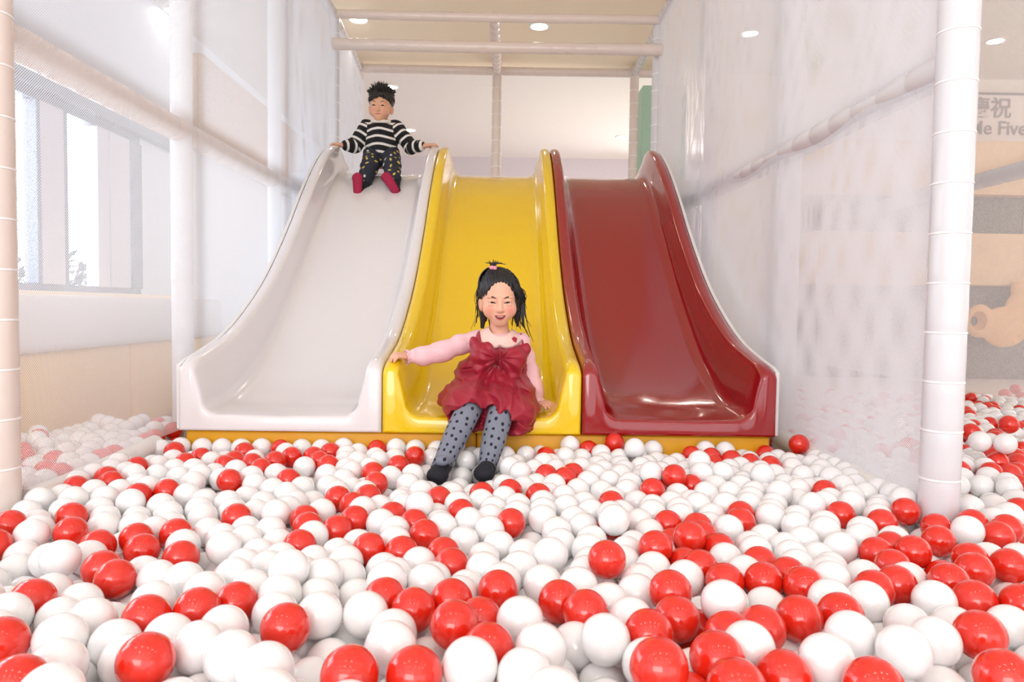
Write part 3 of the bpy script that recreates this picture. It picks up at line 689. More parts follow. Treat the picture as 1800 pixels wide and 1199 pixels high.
    -1449,2259,389,1, -471,2661,390,1, -478,2056,384,0, -1561,2288,367,1, 1103,1530,323,0, -1658,2039,379,0, 268,2380,392,0, 144,2429,396,0, 2194,2731,377,0, 2748,3094,323,0, -1370,1657,324,0, -835,1784,367,0,
    314,1656,371,0, 1096,2477,391,0, -931,2379,386,1, -1926,2454,380,0, 1260,3918,440,1, -1541,1948,316,0, 1009,1170,359,0, 1596,2538,382,0, -1679,2820,384,0, 1035,2066,385,0, 836,2556,387,1, -1006,2311,388,0,
    -1717,2337,379,0, 1260,2104,327,0, -1280,2139,387,0, -125,1213,358,0, 418,1938,384,0, 108,2358,388,0, 1888,3120,390,0, 1872,2095,324,0, 292,2580,382,0, -455,2136,375,0, -1087,2114,385,0, -1280,2365,394,0,
    -326,2661,394,0, -1206,2661,391,0, 327,2661,397,1, 666,1206,352,0, -1217,2184,388,1, 234,2313,387,1, -1056,2488,388,1, 1525,2904,390,0, 2085,3888,431,1, -712,1358,331,0, -1264,2293,388,0, -635,2460,387,1,
    -1506,2595,388,0, 701,1479,384,0, -1792,2166,365,0, 737,1907,384,0, -1401,1725,324,0, 1634,2258,384,0, 1055,2343,385,0, 1326,2254,390,0, 998,2661,387,1, 1389,2368,390,0, 770,2661,402,0, 1546,2484,371,0,
    2930,3670,362,0, 182,2366,388,0, 191,1486,388,0, 707,2624,388,1, -1380,2522,388,1, -1150,2478,382,0, 2144,2599,333,0, 3205,3905,363,0, 219,816,336,0, 213,1125,303,0, 322,1884,382,0, 1260,2515,391,0,
    -294,652,412,0, -1835,2106,384,0, -596,2661,397,0, -1380,3354,327,0, 3466,4049,363,0, 1122,2221,382,0, 939,2452,390,1, 1783,2863,389,0, -1883,2739,375,0, -1478,3016,393,0, 2308,2825,371,0, -215,2604,318,0,
    815,1202,355,0, 1141,2292,388,0, -41,2661,386,0, -926,2453,386,1, 1260,2589,391,0, 1341,2553,388,0, -1380,2824,391,1, 2127,2862,377,1, 1633,2816,396,1, 285,1821,396,0, 772,2590,389,1, -534,2625,384,0,
    -1073,2404,387,1, -1663,3135,374,0, 1927,2144,325,0, -1865,3289,380,0, 1260,3342,391,0, 888,2205,384,0, -1549,2822,384,0, 1260,3261,387,0, -283,1978,381,0, 903,2322,389,0, -381,2513,388,0, -1463,2481,387,0,
    -1789,2900,359,0, 1369,1847,322,1, 593,2478,379,0, 480,2419,388,0, 341,2373,386,0, -1380,3274,324,0, -976,1442,329,0, 429,2568,386,0, 1680,2401,387,1, 2367,3068,372,0, 1754,3183,395,0, 1854,2306,324,0,
    1979,2281,316,1, 110,2223,372,0, 182,1100,367,0, 2747,3534,365,0, -435,917,325,1, 282,1000,404,0, -1409,1958,326,0, 830,915,386,0, 412,1672,373,1, 1427,1717,335,0, 539,1813,372,0, 1034,2518,389,0,
    1013,1645,324,0, -1705,2413,376,0, 1634,2476,390,0, -1380,3430,326,0, 1260,2664,391,1, -675,2534,387,1, 1431,2527,378,0, -143,2375,320,0, -1764,2612,377,1, -521,2367,384,0, 1160,2440,391,0, 1840,2497,368,1,
    1160,2365,391,0, 161,2572,389,1, -679,2661,391,0, 1646,1888,320,0, -1880,2264,355,0, -1380,3528,308,1, 3189,4067,384,0, -395,1111,367,0, -1613,2784,384,0, 1260,3035,388,1, 2506,3172,368,1, 1942,3070,384,0,
    -1874,2402,372,0, 1955,2421,325,0, -1136,1280,338,0, 329,2069,371,0, -400,2069,382,0, 1096,2403,391,0, 1711,2719,386,0, -563,2558,389,0, 1577,2767,389,1, -1530,2674,387,0, -1808,3125,366,0, 2441,3224,375,0,
    2444,2720,324,0, -1945,2239,380,0, -1445,1802,315,0, 884,2501,387,1, -790,2586,390,0, -1801,3251,376,0, 831,2341,389,0, 1267,3146,327,1, 1778,3390,384,0, 1260,3223,323,1, 2554,3051,330,0, -922,1314,360,0,
    415,2384,384,0, 558,2544,382,0, -1443,2635,389,0, 958,2183,377,0, 832,2448,386,0, -1196,2257,387,0, 1260,3416,391,0, -624,1561,322,0, 379,1305,356,0, 1637,2600,386,0, 2085,2689,321,0, -1514,2026,326,0,
    1433,3105,395,0, -1980,2404,372,0, 1260,4471,384,0, -1482,2782,382,0, -829,2652,389,1, -769,871,330,0, 195,1054,310,0, -873,1610,323,0, 960,2040,382,0, 416,2474,380,0, -552,2486,382,0, 1325,2627,391,0,
    1260,2808,392,1, 2354,3211,381,0, -1690,2105,368,0, -785,965,320,0, 1131,1967,330,0, 1260,2030,327,0, -1980,2762,363,1, -977,2654,391,0, 1518,3560,382,1, 1083,1182,357,0, 366,2529,381,0, 1709,2295,348,1,
    1443,3275,387,0, 3035,4552,387,1, -697,858,331,0, 1711,2636,384,0, 2515,2923,335,0, 1453,2890,387,0, -1777,2258,361,0, 1261,1955,327,1, -934,2300,376,0, -1672,3298,379,0, 1260,3565,391,0, 1003,1206,294,0,
    -336,1065,367,0, -1653,2580,365,0, 1403,2749,383,0, 1823,3154,389,0, 277,1747,390,1, 2964,3520,324,0, -443,2371,385,0, 1324,2066,327,0, 889,1216,354,0, 2894,3809,384,0, 1260,3491,391,0, 2416,3476,387,1,
    3757,5149,386,1, -1980,2933,351,0, 2169,2668,319,0, 1895,2695,383,1, -1380,3587,263,0, 2909,4495,385,0, 3222,3978,365,0, 1260,4195,391,0, 1314,1728,324,0, 973,1382,337,0, 335,2457,383,0, -1615,2858,384,0,
    2029,2428,324,0, 1260,3304,327,0, 1260,4651,376,1, 936,1158,360,0, 778,2398,389,0, -403,1035,374,0, 1324,2331,387,0, 1887,2386,327,0, 1160,2514,390,0, 1018,2589,386,0, 2362,2965,373,0, 3063,3439,321,0,
    778,2256,380,0, 1749,2083,324,1, 1751,2573,383,0, -1684,3054,375,0, -1915,2662,358,0, -1380,3661,263,1, -158,1810,372,0, 142,2101,373,0, 1979,2491,324,1, 632,2541,378,0, 2027,3491,384,0, 1260,3714,391,1,
    1931,2624,391,1, 2628,3049,333,1, 3295,3709,323,0, 441,812,336,0, 542,887,328,0, 2351,3772,401,0, 1260,3379,327,1, 1260,4407,263,0, 412,1258,402,0, 1557,2025,374,0, 1160,2588,389,0, 1325,2405,384,0,
    1179,1786,324,0, -1660,1991,323,0, 1536,4240,402,0, 1260,3640,391,0, 222,1508,325,0, -888,2539,373,0, 1361,2481,383,0, 2014,2556,324,0, 413,1452,321,0, 1672,3603,382,0, 2735,4017,385,0, 3475,3897,322,0,
    1260,3453,327,0, 1260,3528,327,0, 1384,2104,349,0, -174,1883,368,0, -454,2534,387,0, -905,1464,327,0, -1483,2856,382,0, 1757,3110,384,0, 2786,3742,384,0, 2544,3247,375,1, 1334,2815,391,1, 1749,3591,384,0,
    2041,3168,387,0, 590,825,335,0, 547,2025,375,0, 51,2507,374,0, 743,2463,386,1, 960,2524,388,0, 84,1857,323,0, -1222,1642,323,0, -1766,2776,364,0, 2003,3030,399,1, 1823,3577,384,0, 2179,2915,380,0,
    2635,3484,384,0, -948,1057,371,0, -847,1416,334,0, 1099,2022,369,0, 628,2408,379,0, -788,1363,335,0, -1749,2473,376,0, 1747,2361,355,1, 1637,2723,388,0, 1340,3303,387,0, 2988,3376,314,0, -1587,2006,323,1,
    1260,3789,391,0, 1260,4046,390,1, 1260,4519,327,1, 1121,1843,326,0, 1500,2551,366,1, 1354,3061,384,0, 2244,3257,384,0, 1560,2839,387,0, 2247,2783,375,1, 3433,4802,387,1, -1980,3034,368,0, 1506,2788,390,0,
    2159,3483,383,0, 2349,2613,316,0, 2993,3798,365,0, 1260,3491,263,0, 3078,3607,325,0, -578,740,404,0, -697,1041,374,0, 1530,3403,386,0, 2025,2349,312,0, 2510,3804,397,1, -1819,2664,365,0, 2508,4370,401,1,
    1260,3602,327,0, 1260,3565,263,0, 2297,2903,364,0, -1484,2943,380,0, -163,2551,316,0, -1507,3329,361,0, 1260,3878,378,0, 1260,3640,263,0, 976,2376,367,0, 1848,2794,374,1, 1918,3256,390,0, 75,1203,354,0,
    -750,1096,363,0, 1937,2552,324,0, -1980,3170,327,0, 1825,3080,379,0, -1466,3098,381,0, 2916,3404,322,0, 2515,2850,324,0, 61,1397,335,0, -206,1050,373,0, 1438,2817,384,0, 1541,3014,384,0, 2041,3377,381,0,
    -163,2601,371,0, 1710,2171,323,0, 2746,3805,384,0, 1633,4173,390,0, 1925,3683,382,0, 3301,3854,326,0, 2028,3790,386,0, 1260,3677,327,0, 1260,3714,263,0, 1260,3751,327,0, 2283,2665,327,0, -1803,3052,359,0,
    -1807,2112,315,1, 2788,3238,326,0, -961,1252,350,0, 1260,3970,263,1, 1260,3916,314,1, 516,2483,381,0, 95,1274,348,0, 1514,3635,384,0, 1414,4068,390,0, 2842,3668,372,0, 1653,3675,385,0, 2284,2759,315,0,
    1986,4208,394,0, 3395,3932,322,1, 2055,2618,321,1, 2332,3950,384,1, 3203,4192,382,0, 1260,3788,263,1, 1260,5078,327,0, -1737,3213,370,0, 1863,2867,369,0, 2472,2789,323,0, 2456,3692,395,1, 1260,3825,326,0,
    1260,4009,325,0, -37,791,398,0, 538,2370,383,0, -1603,2128,350,0, 2485,3370,384,1, 2482,3871,385,1, 2634,3823,384,0, 2094,3523,384,0, 2036,3639,384,0, 1776,4022,389,0, 3063,3682,327,1, 1367,1676,321,0,
    -803,1636,324,0, 183,1629,323,0, 2634,3559,384,0, -1549,1783,316,1, 1677,2538,386,0, 1974,3137,387,0, 2855,3873,384,0, 2355,3667,384,0, -1508,1853,310,0, 2588,2906,317,1, 2995,3653,330,0, 1087,1654,323,0,
    1289,1653,327,1, 1260,2883,391,0, 2301,3025,360,1, -1547,2904,380,0, 2481,3287,378,0, 3071,4486,373,0, 3598,3972,317,0, 1778,4477,381,1, 2905,4593,370,1, 1260,3956,376,0, 1260,3863,263,0, 777,1172,298,0,
    236,2458,371,0, -1649,2720,362,0, 1394,2604,380,0, 1774,3273,391,0, 1977,3211,387,1, 1755,3460,375,1, 1260,3416,263,0, 2225,3519,383,0, 2570,3672,383,0, 2505,4619,376,1, 2904,3330,322,0, 1260,4269,391,0,
    2282,4423,391,0, -1236,1514,323,0, 2084,2992,388,0, -1573,3245,372,1, 1596,2662,386,1, 1884,3024,378,0, 2418,3154,368,1, 1520,3282,387,0, 1384,2867,374,0, 3566,4826,363,1, 1609,3146,384,1, 1390,3713,391,0,
    1640,4026,385,1, 2123,3874,369,0, 1345,4042,396,0, -888,1536,322,1, 1260,4739,388,0, -1816,2397,327,0, 1260,4048,263,0, 1260,4159,327,0, 617,893,328,0, -1091,1740,327,0, 908,2576,382,0, 758,2327,383,0,
    1848,3280,384,0, 2231,3357,388,0, 1597,3812,388,0, 1325,3676,391,0, 1905,3853,385,0, 2351,3441,385,0, 2860,3253,314,0, -91,2273,324,0, 2094,3305,384,0, 1690,3021,384,0, 1593,3291,385,0, 2264,3920,378,0,
    2164,3804,380,0, 1786,2639,383,0, 2073,4458,384,0, 1929,3997,385,0, 1260,4085,327,0, 3321,3926,326,0, 1782,1928,347,0, 651,959,320,0, 2234,2456,321,0, 1907,2936,369,0, -1980,3245,327,0, 1405,3338,377,0,
    2749,3007,323,0, 1726,3661,384,1, 1576,3686,386,0, 2512,4225,390,1, 1260,4195,263,0, 983,1577,324,0, -1380,2712,326,0, 944,2254,370,0, -1585,3341,364,0, 1779,3017,375,0, 1656,2954,384,0, 2225,3445,383,0,
    2087,2287,309,0, -1769,2339,327,0, 2550,3409,384,1, -1716,2059,316,1, 3171,3484,324,1, 3676,4482,324,0, 2002,4493,386,0, 3095,3533,316,0, 3514,4031,309,0, 1260,4232,327,0, 883,2394,386,0, -1608,2467,363,0,
    508,1201,355,0, -1891,2903,374,1, -1133,1355,333,0, 1622,2889,384,0, 1821,2715,377,0, 1582,2952,384,1, 1650,3084,384,0, 1469,2968,384,0, 1909,3390,383,0, 1324,3379,386,1, -1315,1722,317,0, 2219,4329,382,0,
    1260,4121,263,0, 3140,3650,325,0, 1260,4482,263,1, 1260,4269,263,0, -1181,1844,324,0, 1540,2189,335,0, 584,1201,356,0, 144,2661,377,0, -777,1440,332,0, 1645,3473,376,0, 1679,2104,314,1, 1683,3151,384,0,
    2160,3337,384,0, 1685,3400,375,0, 1957,3461,384,0, 844,1436,324,0, 1425,3644,383,1, 1835,3932,383,1, 1399,4731,382,0, 1352,1590,322,0, 1494,4047,385,1, 2209,4011,373,0, 1471,4774,376,1, 2254,4080,383,0,
    1260,4818,391,0, -403,1423,384,0, -363,2205,323,0, -1221,2476,363,0, 173,2496,380,0, -114,2661,370,0, 2167,3076,384,1, 1575,3080,384,0, 1571,3210,384,1, -1980,3319,327,0, 3650,4349,318,1, 2676,4512,383,0,
    2512,4757,384,0, 2799,4055,389,1, 2385,4536,387,0, -1915,2504,328,0, 2988,3450,324,0, 1260,4608,316,0, -190,815,336,0, -675,971,363,0, -14,2404,324,0, 1653,1815,314,0, 1373,3237,375,0, -1444,2063,327,1,
    2548,3557,384,0, 2291,4014,383,0, 1469,3856,390,0, 2479,4834,374,0, 1799,3647,384,1, 3228,3854,314,0, 2057,3933,379,0, 2716,3168,325,0, 1851,4488,382,0, 3352,3994,326,0, 3517,3959,325,0, -338,761,341,0,
    -249,860,331,0, 1209,1331,342,0, 1080,1914,322,0, 1387,2299,363,1, 1075,2071,322,0, 104,1534,355,0, 913,2661,371,0, 2215,3146,384,1, 2419,3629,384,0, 2504,3631,384,0, 2635,4659,383,0, 2289,3482,384,0,
    2291,3629,384,0, 1541,3873,383,0, 3724,4277,311,0, 1922,4468,384,0, 2804,3166,316,0, 1260,4660,263,1, 242,886,328,0, 1121,1403,334,0, 1260,2957,391,0, 612,2330,371,0, 1089,2572,372,0, 1616,3017,384,0,
    2869,3477,312,0, 1389,3491,385,0, 1241,1827,324,0, 2287,3404,384,1, 1274,3070,324,1, 3049,4213,374,0, 3026,4284,375,0, 2445,2900,324,0, 2174,4267,372,0, 3103,4280,383,0, 1511,4337,388,0, -1380,2026,325,0,
    -932,1184,357,0, -217,2548,263,0, 1015,2230,369,0, -991,2538,367,0, 129,1152,359,0, -1106,1574,316,0, -1424,3130,327,0, 2626,4084,384,0, 2031,3565,384,0, 2354,3518,384,0, 2161,3558,384,0, 2751,3611,370,0,
    2706,3868,384,0, 2226,3593,384,1, 2920,3960,387,1, 2966,3896,384,0, 3188,4627,378,0, 1830,4074,386,0, 1260,4702,324,0, 1260,4744,263,0, 1260,4781,327,0, -1192,1574,324,0, -1503,2104,344,0, 1747,2949,374,0,
    1986,3724,373,1, 2091,3448,382,0, 1588,3613,377,0, 1972,2617,324,0, 3598,4492,323,0, 1983,3920,379,0, 2772,3953,386,1, 3186,4308,384,0, 1477,4403,384,1, 2608,4737,378,0, -840,1014,315,0, 1260,4930,327,0,
    -291,1254,338,0, 531,1065,369,0, -343,992,378,0, -640,2341,323,0, 815,2155,365,0, 784,1393,330,0, 500,2591,385,0, 1714,2883,372,1, 1901,3532,378,0, 1369,3138,378,0, 1645,3215,383,0, 2333,3862,383,0,
    1995,4067,382,0, 2150,4356,383,1, 1624,3743,387,0, 1786,4307,377,0, 2629,3952,384,0, 1771,4124,383,0, 3129,4206,382,0, 3080,4351,383,0, 2781,3871,384,0, 1704,4490,381,0, 1651,4437,385,0, 1260,4556,263,0,
    835,1701,323,0, 1260,5153,327,0, -286,2073,364,0, 544,1391,335,0, -1274,1960,327,0, -1380,3468,263,1, 1535,3145,383,0, 2668,3225,326,0, 1553,3482,383,1, 2285,2575,321,1, -1980,3095,326,0, 1706,4161,384,0,
    1431,3566,383,0, 2098,3598,384,1, 1764,3951,375,0, 1935,2758,385,1, 1289,4446,320,0, 2081,4384,384,0, -1980,2460,323,0, 724,796,338,0, -214,977,380,0, -219,2105,372,0, -35,2322,324,0, 525,2222,367,1,
    18,1824,324,0, 1501,3077,384,0, 1821,2927,384,1, 1298,3110,383,0, 1851,3438,379,0, 1959,3578,369,0, 1391,3411,381,0, 1860,4313,374,1, 2228,3668,384,0, 1924,4600,383,0, 2434,4291,380,1, 2163,3633,384,1,
    1677,3956,386,0, 2406,3951,384,0, 2142,4430,384,0, 1610,2081,322,1, 1260,4893,263,0, -943,1585,323,1, -484,797,338,0, 1302,1525,321,0, 449,2265,381,0, -1606,2949,373,0, 1618,3369,380,0, 2141,2737,326,0,
    2092,3230,384,0, 1507,3713,378,0, 3081,4146,374,0, 1350,4377,383,0, 2846,3955,386,0, 2555,3953,384,0, 1855,4004,383,0, 1568,4008,378,0, 2861,4095,388,1, 2829,4564,366,0, 3317,3777,301,0, 2230,4793,375,1,
    2211,4404,384,0, 1260,4818,263,0, 1260,4967,263,0, 364,1600,375,0, -1010,2133,368,0, 1903,2486,323,0, 899,1837,324,0, 472,2335,382,0, 1633,2300,323,0, 2300,3330,380,0, 2694,3714,373,0, 1501,4700,372,0,
    3104,4074,373,0, 1665,3312,370,0, 2419,3554,384,0, -706,1745,314,0, 1978,3844,373,0, 1697,2790,369,0, -898,1151,300,0, 1325,3751,391,0, 3162,4379,384,0, 3163,3570,314,1, 1279,4354,389,1, 1260,5041,263,0,
    641,672,403,0, -1644,2076,316,1, 350,1000,376,0, 794,1628,324,0, -1061,1930,323,0, 1328,2913,390,0, -844,1925,319,0, 2027,3273,383,0, 2760,4392,366,0, 3035,4048,364,0, 1361,3607,383,0, 1324,3528,385,0,
    1447,3760,383,1, 1701,3734,384,1, 3125,4709,373,0, 1947,4148,374,0, 2489,2986,308,0, 2094,4151,379,1, 3231,4786,355,0, 2329,4079,383,0, 3154,3881,314,0, 1260,4856,327,0, 3610,4166,316,0, 2553,4674,372,0,
    -814,1234,352,0, 1260,5115,263,1, 1260,5190,263,0, -572,1912,320,0, 518,817,336,0, -1110,1651,263,0, 2034,2209,324,1, -695,1272,348,0, -1081,1831,322,0, 700,2390,384,0, 1774,2791,372,0, 6,1026,374,0,
    1383,3872,384,0, 1324,3454,385,0, 1428,3931,379,0, 1559,2301,324,1, 2284,3795,378,0, 2624,3736,382,0, 1775,3721,383,0, 1848,3709,382,1, 3776,4360,321,0, 2300,4765,372,0, 1516,3801,375,1, 2232,4559,383,0,
    2088,4250,379,0, 2925,4683,371,0, -1926,2410,314,1, 2624,4366,384,0, 1260,5265,263,0, 2352,2785,327,0, -1537,1733,370,0, 244,1011,342,0, -548,1790,325,0, 630,2016,366,0, -1380,3391,263,0, -428,2207,357,0,
    -1917,3133,327,0, 1844,3355,382,0, 1709,3518,367,0, 1909,3926,376,0, 1684,3817,380,1, -787,1709,324,0, 1949,4267,368,0, 2403,4080,384,0, 2067,4082,375,0, 1276,4122,389,0, 1260,2141,263,1, 3451,4108,320,0,
    1883,4384,377,0, 2562,4812,383,0, 1631,4630,380,1, 3252,4253,384,0, 830,865,330,0, -168,2296,326,0, -1356,1783,324,0, -1164,1705,320,0, 2146,3176,392,0, 1058,1112,365,0, 3115,3968,349,1, -1017,1871,316,0,
    2248,3078,357,0, 167,1557,324,0, -1447,3057,322,0, 3143,4467,375,0, 1908,3755,374,0, 2480,3953,384,1, 1963,4352,376,0, 1756,3797,381,0, 2886,4026,385,0, 1586,3936,376,0, 2735,4460,353,1, 1517,4526,384,0,
    3302,4309,384,0, -1062,2004,324,0, 788,1052,311,0, -308,1200,402,0, 2061,2920,376,0, 1310,1803,323,0, 1496,3211,382,0, -1980,2834,345,0, 776,1889,323,0, 2011,2679,324,0, 1880,4218,380,0, -895,2264,324,0,
    2221,3757,375,0, 2659,3299,323,0, 1476,4273,375,0, 2552,4084,384,1, 1800,4395,371,0, 1319,3834,385,0, 2500,4442,375,0, 2442,4017,384,0, 2367,4015,384,0, 1270,4310,330,0, -977,2331,324,0, 3175,3718,320,0,
    3146,3518,263,0, 606,1069,370,0, 1060,1723,324,0, -919,2194,323,0, -299,2467,324,0, -749,1586,324,0, 1250,1584,322,0, -1380,2935,327,0, 10,2534,317,0, 3076,3359,322,0, -1980,3397,325,0, -1916,3207,327,0,
    3131,3811,316,0, 1894,3614,362,1, 2360,4293,372,0, 1324,4613,378,0, 1885,3192,374,0, 2288,3712,380,1, 3593,4775,317,0, 3124,4825,361,0, 2984,4398,355,1, 2021,4139,384,0, 1633,3876,386,1, 2600,4296,376,0,
    2701,4084,384,0, 1461,4124,378,1, 1572,4577,384,0, 3010,3579,321,0, 2365,4146,383,1, 3234,3629,304,1, 366,816,336,0, -1735,2132,316,0, -1310,1522,324,0, 1418,2434,378,0, 2541,3124,323,0, -1883,2603,327,0,
    2037,3094,385,1, 1463,3432,367,0, 313,1335,342,0, -27,2597,326,0, 2661,4019,384,0, 1836,3796,374,1, 2043,4012,374,0, 2835,3589,320,0, 2478,4082,384,0, 2439,4145,383,0, 2154,4585,385,0, 3089,5016,323,1,
    1626,4246,378,0, 1109,1774,302,0, 1768,4555,373,0, 1260,2919,327,0, 2787,3433,324,0, 1714,2550,323,0, -123,845,333,0, -437,1947,324,0, 909,1705,322,0, -822,1843,323,0, -1405,3161,263,0, -913,1970,323,0,
    -99,2201,317,0, -781,1966,319,0, 1999,2961,373,0, 2811,3341,316,0, -1296,1650,324,0, -645,2413,324,0, 2154,3724,373,0, 1473,2000,325,0, 2228,2712,314,0, 3347,4685,356,0, 2516,4018,384,0, 1801,4714,372,0,
    3236,4365,384,0, 1533,4453,384,0, 2302,4533,383,1, 3473,4364,319,0, 2804,4487,359,0, 2194,2789,324,0, 3132,4556,368,1, 129,768,341,0, -1380,3011,326,1, 1630,1745,326,0, 700,1883,324,0, -962,1514,324,0,
    -1380,3316,263,0, 535,2294,380,0, -761,1882,322,0, 2282,3179,383,0, -1380,2786,327,0, 600,2605,360,0, 3724,4188,299,0, 2713,4716,368,0, 2992,4514,341,0, -1865,2452,319,0, 1548,4098,377,1, 2196,3886,369,0,
    1631,4513,384,0, 1336,4692,379,0, 2243,4486,383,0, 1633,4344,372,1, 2133,4504,383,0, 3287,4527,370,0, 1965,4662,381,1, 2426,4217,375,0, 2672,3108,323,0, -539,1080,361,0, 3033,3347,263,0, 457,1063,370,0,
    -538,1402,381,0, 2163,2343,323,0, 1326,1991,327,0, -819,1561,323,0, -1124,1891,331,0, -868,1737,320,1, 27,1516,355,0, -731,1660,322,0, -916,2045,324,0, 2547,2782,323,0, -1927,3045,317,0, -1537,3519,314,0,
    -284,1501,329,0, -328,2270,324,0, 3469,4181,313,0, 2976,3300,263,0, 1560,4175,377,0, 3553,4356,320,0, 1331,4448,382,0, 2756,4154,377,0, -854,2158,320,0, 1521,2055,318,1, -1107,2537,366,0, -1280,2431,364,0,
    -1417,2898,380,1, -1863,3082,327,0, 210,2623,372,0, -1795,2721,324,0, 1422,4353,384,0, 1736,3326,354,0, 2830,4161,372,0, 1505,3963,381,1, 2895,3546,320,0, 1961,3319,381,0, 1715,4064,378,0, 293,1530,325,0,
    1981,4424,370,0, 2564,2978,327,1, 3555,4221,313,0, 2663,4429,383,0, 2420,4469,362,1, 2675,4153,378,1, 2353,4220,366,0, 3646,4551,322,0, -1442,3316,327,0, 976,1136,302,0, 829,990,317,0, -465,1089,365,0,
    501,950,321,1, 420,1082,307,0, 581,1455,329,0, 1150,1472,326,1, -57,1064,369,0, -857,1174,358,0, 916,1286,347,0, -959,1795,318,0, -833,1488,325,0, 1006,2035,324,0, 2940,3604,320,0, 734,1950,324,0,
    -323,1577,315,0, 1587,4399,389,0, -1980,2359,313,0, 2321,2861,308,0, 1788,3874,375,1, 3482,3852,263,0, 1406,4426,384,0, 2234,2909,325,0, 2600,4153,378,0, 2444,4369,364,0, 2525,4153,378,0, 3231,4078,324,1,
    3417,4317,326,0, 3249,3933,311,1, 3281,4133,323,0, 2657,4225,369,0, 3368,4253,323,1, -497,959,321,0, 68,830,334,0, 503,1456,327,0, -367,1817,328,0, 745,1822,323,0, 1390,2031,328,0, -327,2141,324,0,
    1506,2251,315,0, 1346,1635,263,0, 1260,2993,327,0, 1671,2236,323,0, -306,2601,324,0, -648,1408,333,0, -579,2327,362,0, 1828,2441,322,0, -263,2604,263,0, 2286,4300,377,0, 1969,2687,384,0, 2245,2978,350,0,
    -1718,2285,327,1, 3014,4119,362,0, 1433,3176,371,0, 2649,2984,305,1, -1691,2104,263,0, 3619,4625,318,0, 2269,4970,320,0, 3511,4429,324,0, 2573,3786,363,0, 1737,4629,376,0, 3207,4540,370,0, 1992,4573,373,0,
    2563,4404,365,0, 2583,4224,367,1, 1552,2800,324,0, 2526,3594,324,0, 2251,2836,320,0, -308,905,326,0, 465,885,328,0, -5,818,335,0, 1260,2066,263,0, -714,1815,335,0, 1399,1513,323,0, -779,1783,319,0,
    2003,2824,383,0, 931,1906,322,0, -569,1296,346,0, 494,2661,402,0, 1260,2846,327,0, 547,1264,349,0, -113,2555,263,0, 1678,2485,323,0, -1064,2078,324,0, 2657,3447,324,0, -1442,2140,325,0, -753,2596,327,0,
    -681,1122,360,0, -1845,2777,324,1, 1429,3032,383,0, 2341,4380,378,0, 2854,4755,354,0, 2015,5040,323,0, 2734,3295,322,0, 2412,3799,369,0, 3026,4685,365,0, 1706,3888,374,0, 2525,3730,364,0, 1324,3917,378,1,
    1695,4567,377,0, 2347,4478,360,1, 3414,4539,324,0, 3862,4645,263,0, 1484,4195,374,1, 1636,4099,369,0, 2734,4224,367,1, 2137,4021,389,1, -522,1859,329,0, 2895,3212,263,0, 3206,4148,322,0, 3217,3564,263,0,
    3245,4211,324,0, 2402,2840,324,0, 810,1238,291,0, -1074,1664,326,0, 867,1634,324,0, 1466,2190,328,0, -1099,1400,381,0, 6,1103,366,0, 1093,2661,363,1, 668,2470,377,0, 941,1776,323,0, 1542,1780,280,0,
    -1875,2354,316,1, 2370,2713,317,0, -1192,1999,322,0, -553,2207,335,0, 2798,3518,314,0, 2099,3773,361,0, 2205,4176,366,0, 3507,4281,316,0, -1572,1907,263,1, 851,2269,387,0, 1333,4306,368,0, 1869,3098,322,0,
    2983,3725,344,0, -979,2006,323,0, 3156,4093,323,0, 1835,4641,366,0, 2537,4511,371,0, 1727,4231,374,0, 2519,4307,363,0, 3894,4344,263,0, 2280,4152,376,1, 3214,3779,302,0, 3514,3919,263,0, 3294,4267,323,0,
    3092,3402,263,0, -258,786,339,0, 621,1265,349,0, -636,1919,356,0, -771,2489,324,0, 721,1153,343,0, -1613,1934,323,0, 395,1371,329,1, -831,2228,324,0, -1980,2682,329,0, -914,1023,314,0, 469,1390,336,0,
    2604,2834,327,0, 1598,2610,324,0, 1930,2831,370,0, 1746,2236,323,0, 1596,2236,323,0, -1475,3392,319,0, 1594,2365,324,0, 3061,4947,323,0, 1603,2483,323,0, 3177,3951,312,0, 2248,4236,371,0, 3168,4981,324,0,
    2407,3871,386,1, 2017,4955,325,0, 1639,2548,323,0, -974,2258,325,0, 1523,4629,362,0, 80,1468,329,1, 2929,4348,346,1, 2981,4185,357,0, 1814,3501,361,0, 2051,3860,371,0, 2864,4915,323,0, 3288,4435,376,0,
    455,1512,327,0, 2079,4565,352,0, 3425,4020,308,0, -1189,1925,330,0, 2130,3947,378,1, 1667,2741,323,0, 3537,4125,322,0, 3368,4465,316,0, -1788,2540,263,0, 3823,4366,263,0, 2854,3149,263,1, -986,1010,413,0,
    -1158,890,384,0, 914,912,381,0, -1206,1357,333,0, -1093,1016,375,0, 1090,969,379,0, -978,920,379,0, -925,987,378,0, -1267,1130,366,0, -1047,886,386,0, 1177,975,380,0, 1307,999,363,0, 1074,882,389,0,
    1075,1040,361,0, -883,908,380,0, 268,1733,320,0, 1212,890,384,0, 280,950,321,0, 942,980,383,0, 1095,1144,420,0, -1101,938,386,0, 206,1436,331,0, -1380,2637,326,0, 2505,3483,384,0, 1207,1136,363,0,
    988,873,391,0, -1380,3231,263,0, 847,1311,356,0, 269,1193,355,0, 459,2144,377,0, -977,1933,324,0, -641,1320,342,0, 1260,3341,263,0, -1148,1634,324,0, 215,2076,351,0, -555,1223,353,0, -98,2123,324,0,
    586,1700,328,0, -1685,1920,324,0, -1865,2154,334,0, -1217,935,379,0, 2708,2943,324,0, -981,2080,324,0, 1482,2308,356,0, -1575,2195,332,0, 2704,3342,372,0, -1754,3514,314,1, -1852,3243,323,1, 1402,4282,378,0,
    274,1809,323,0, 2958,4255,367,1, 1145,1609,314,0, 343,1847,320,0, -1551,3142,358,0, 1213,1647,314,0, 3596,4938,320,1, 1601,3535,361,0, 2627,3166,310,1, 866,2122,324,1, 2079,2480,304,0, 765,2017,324,0,
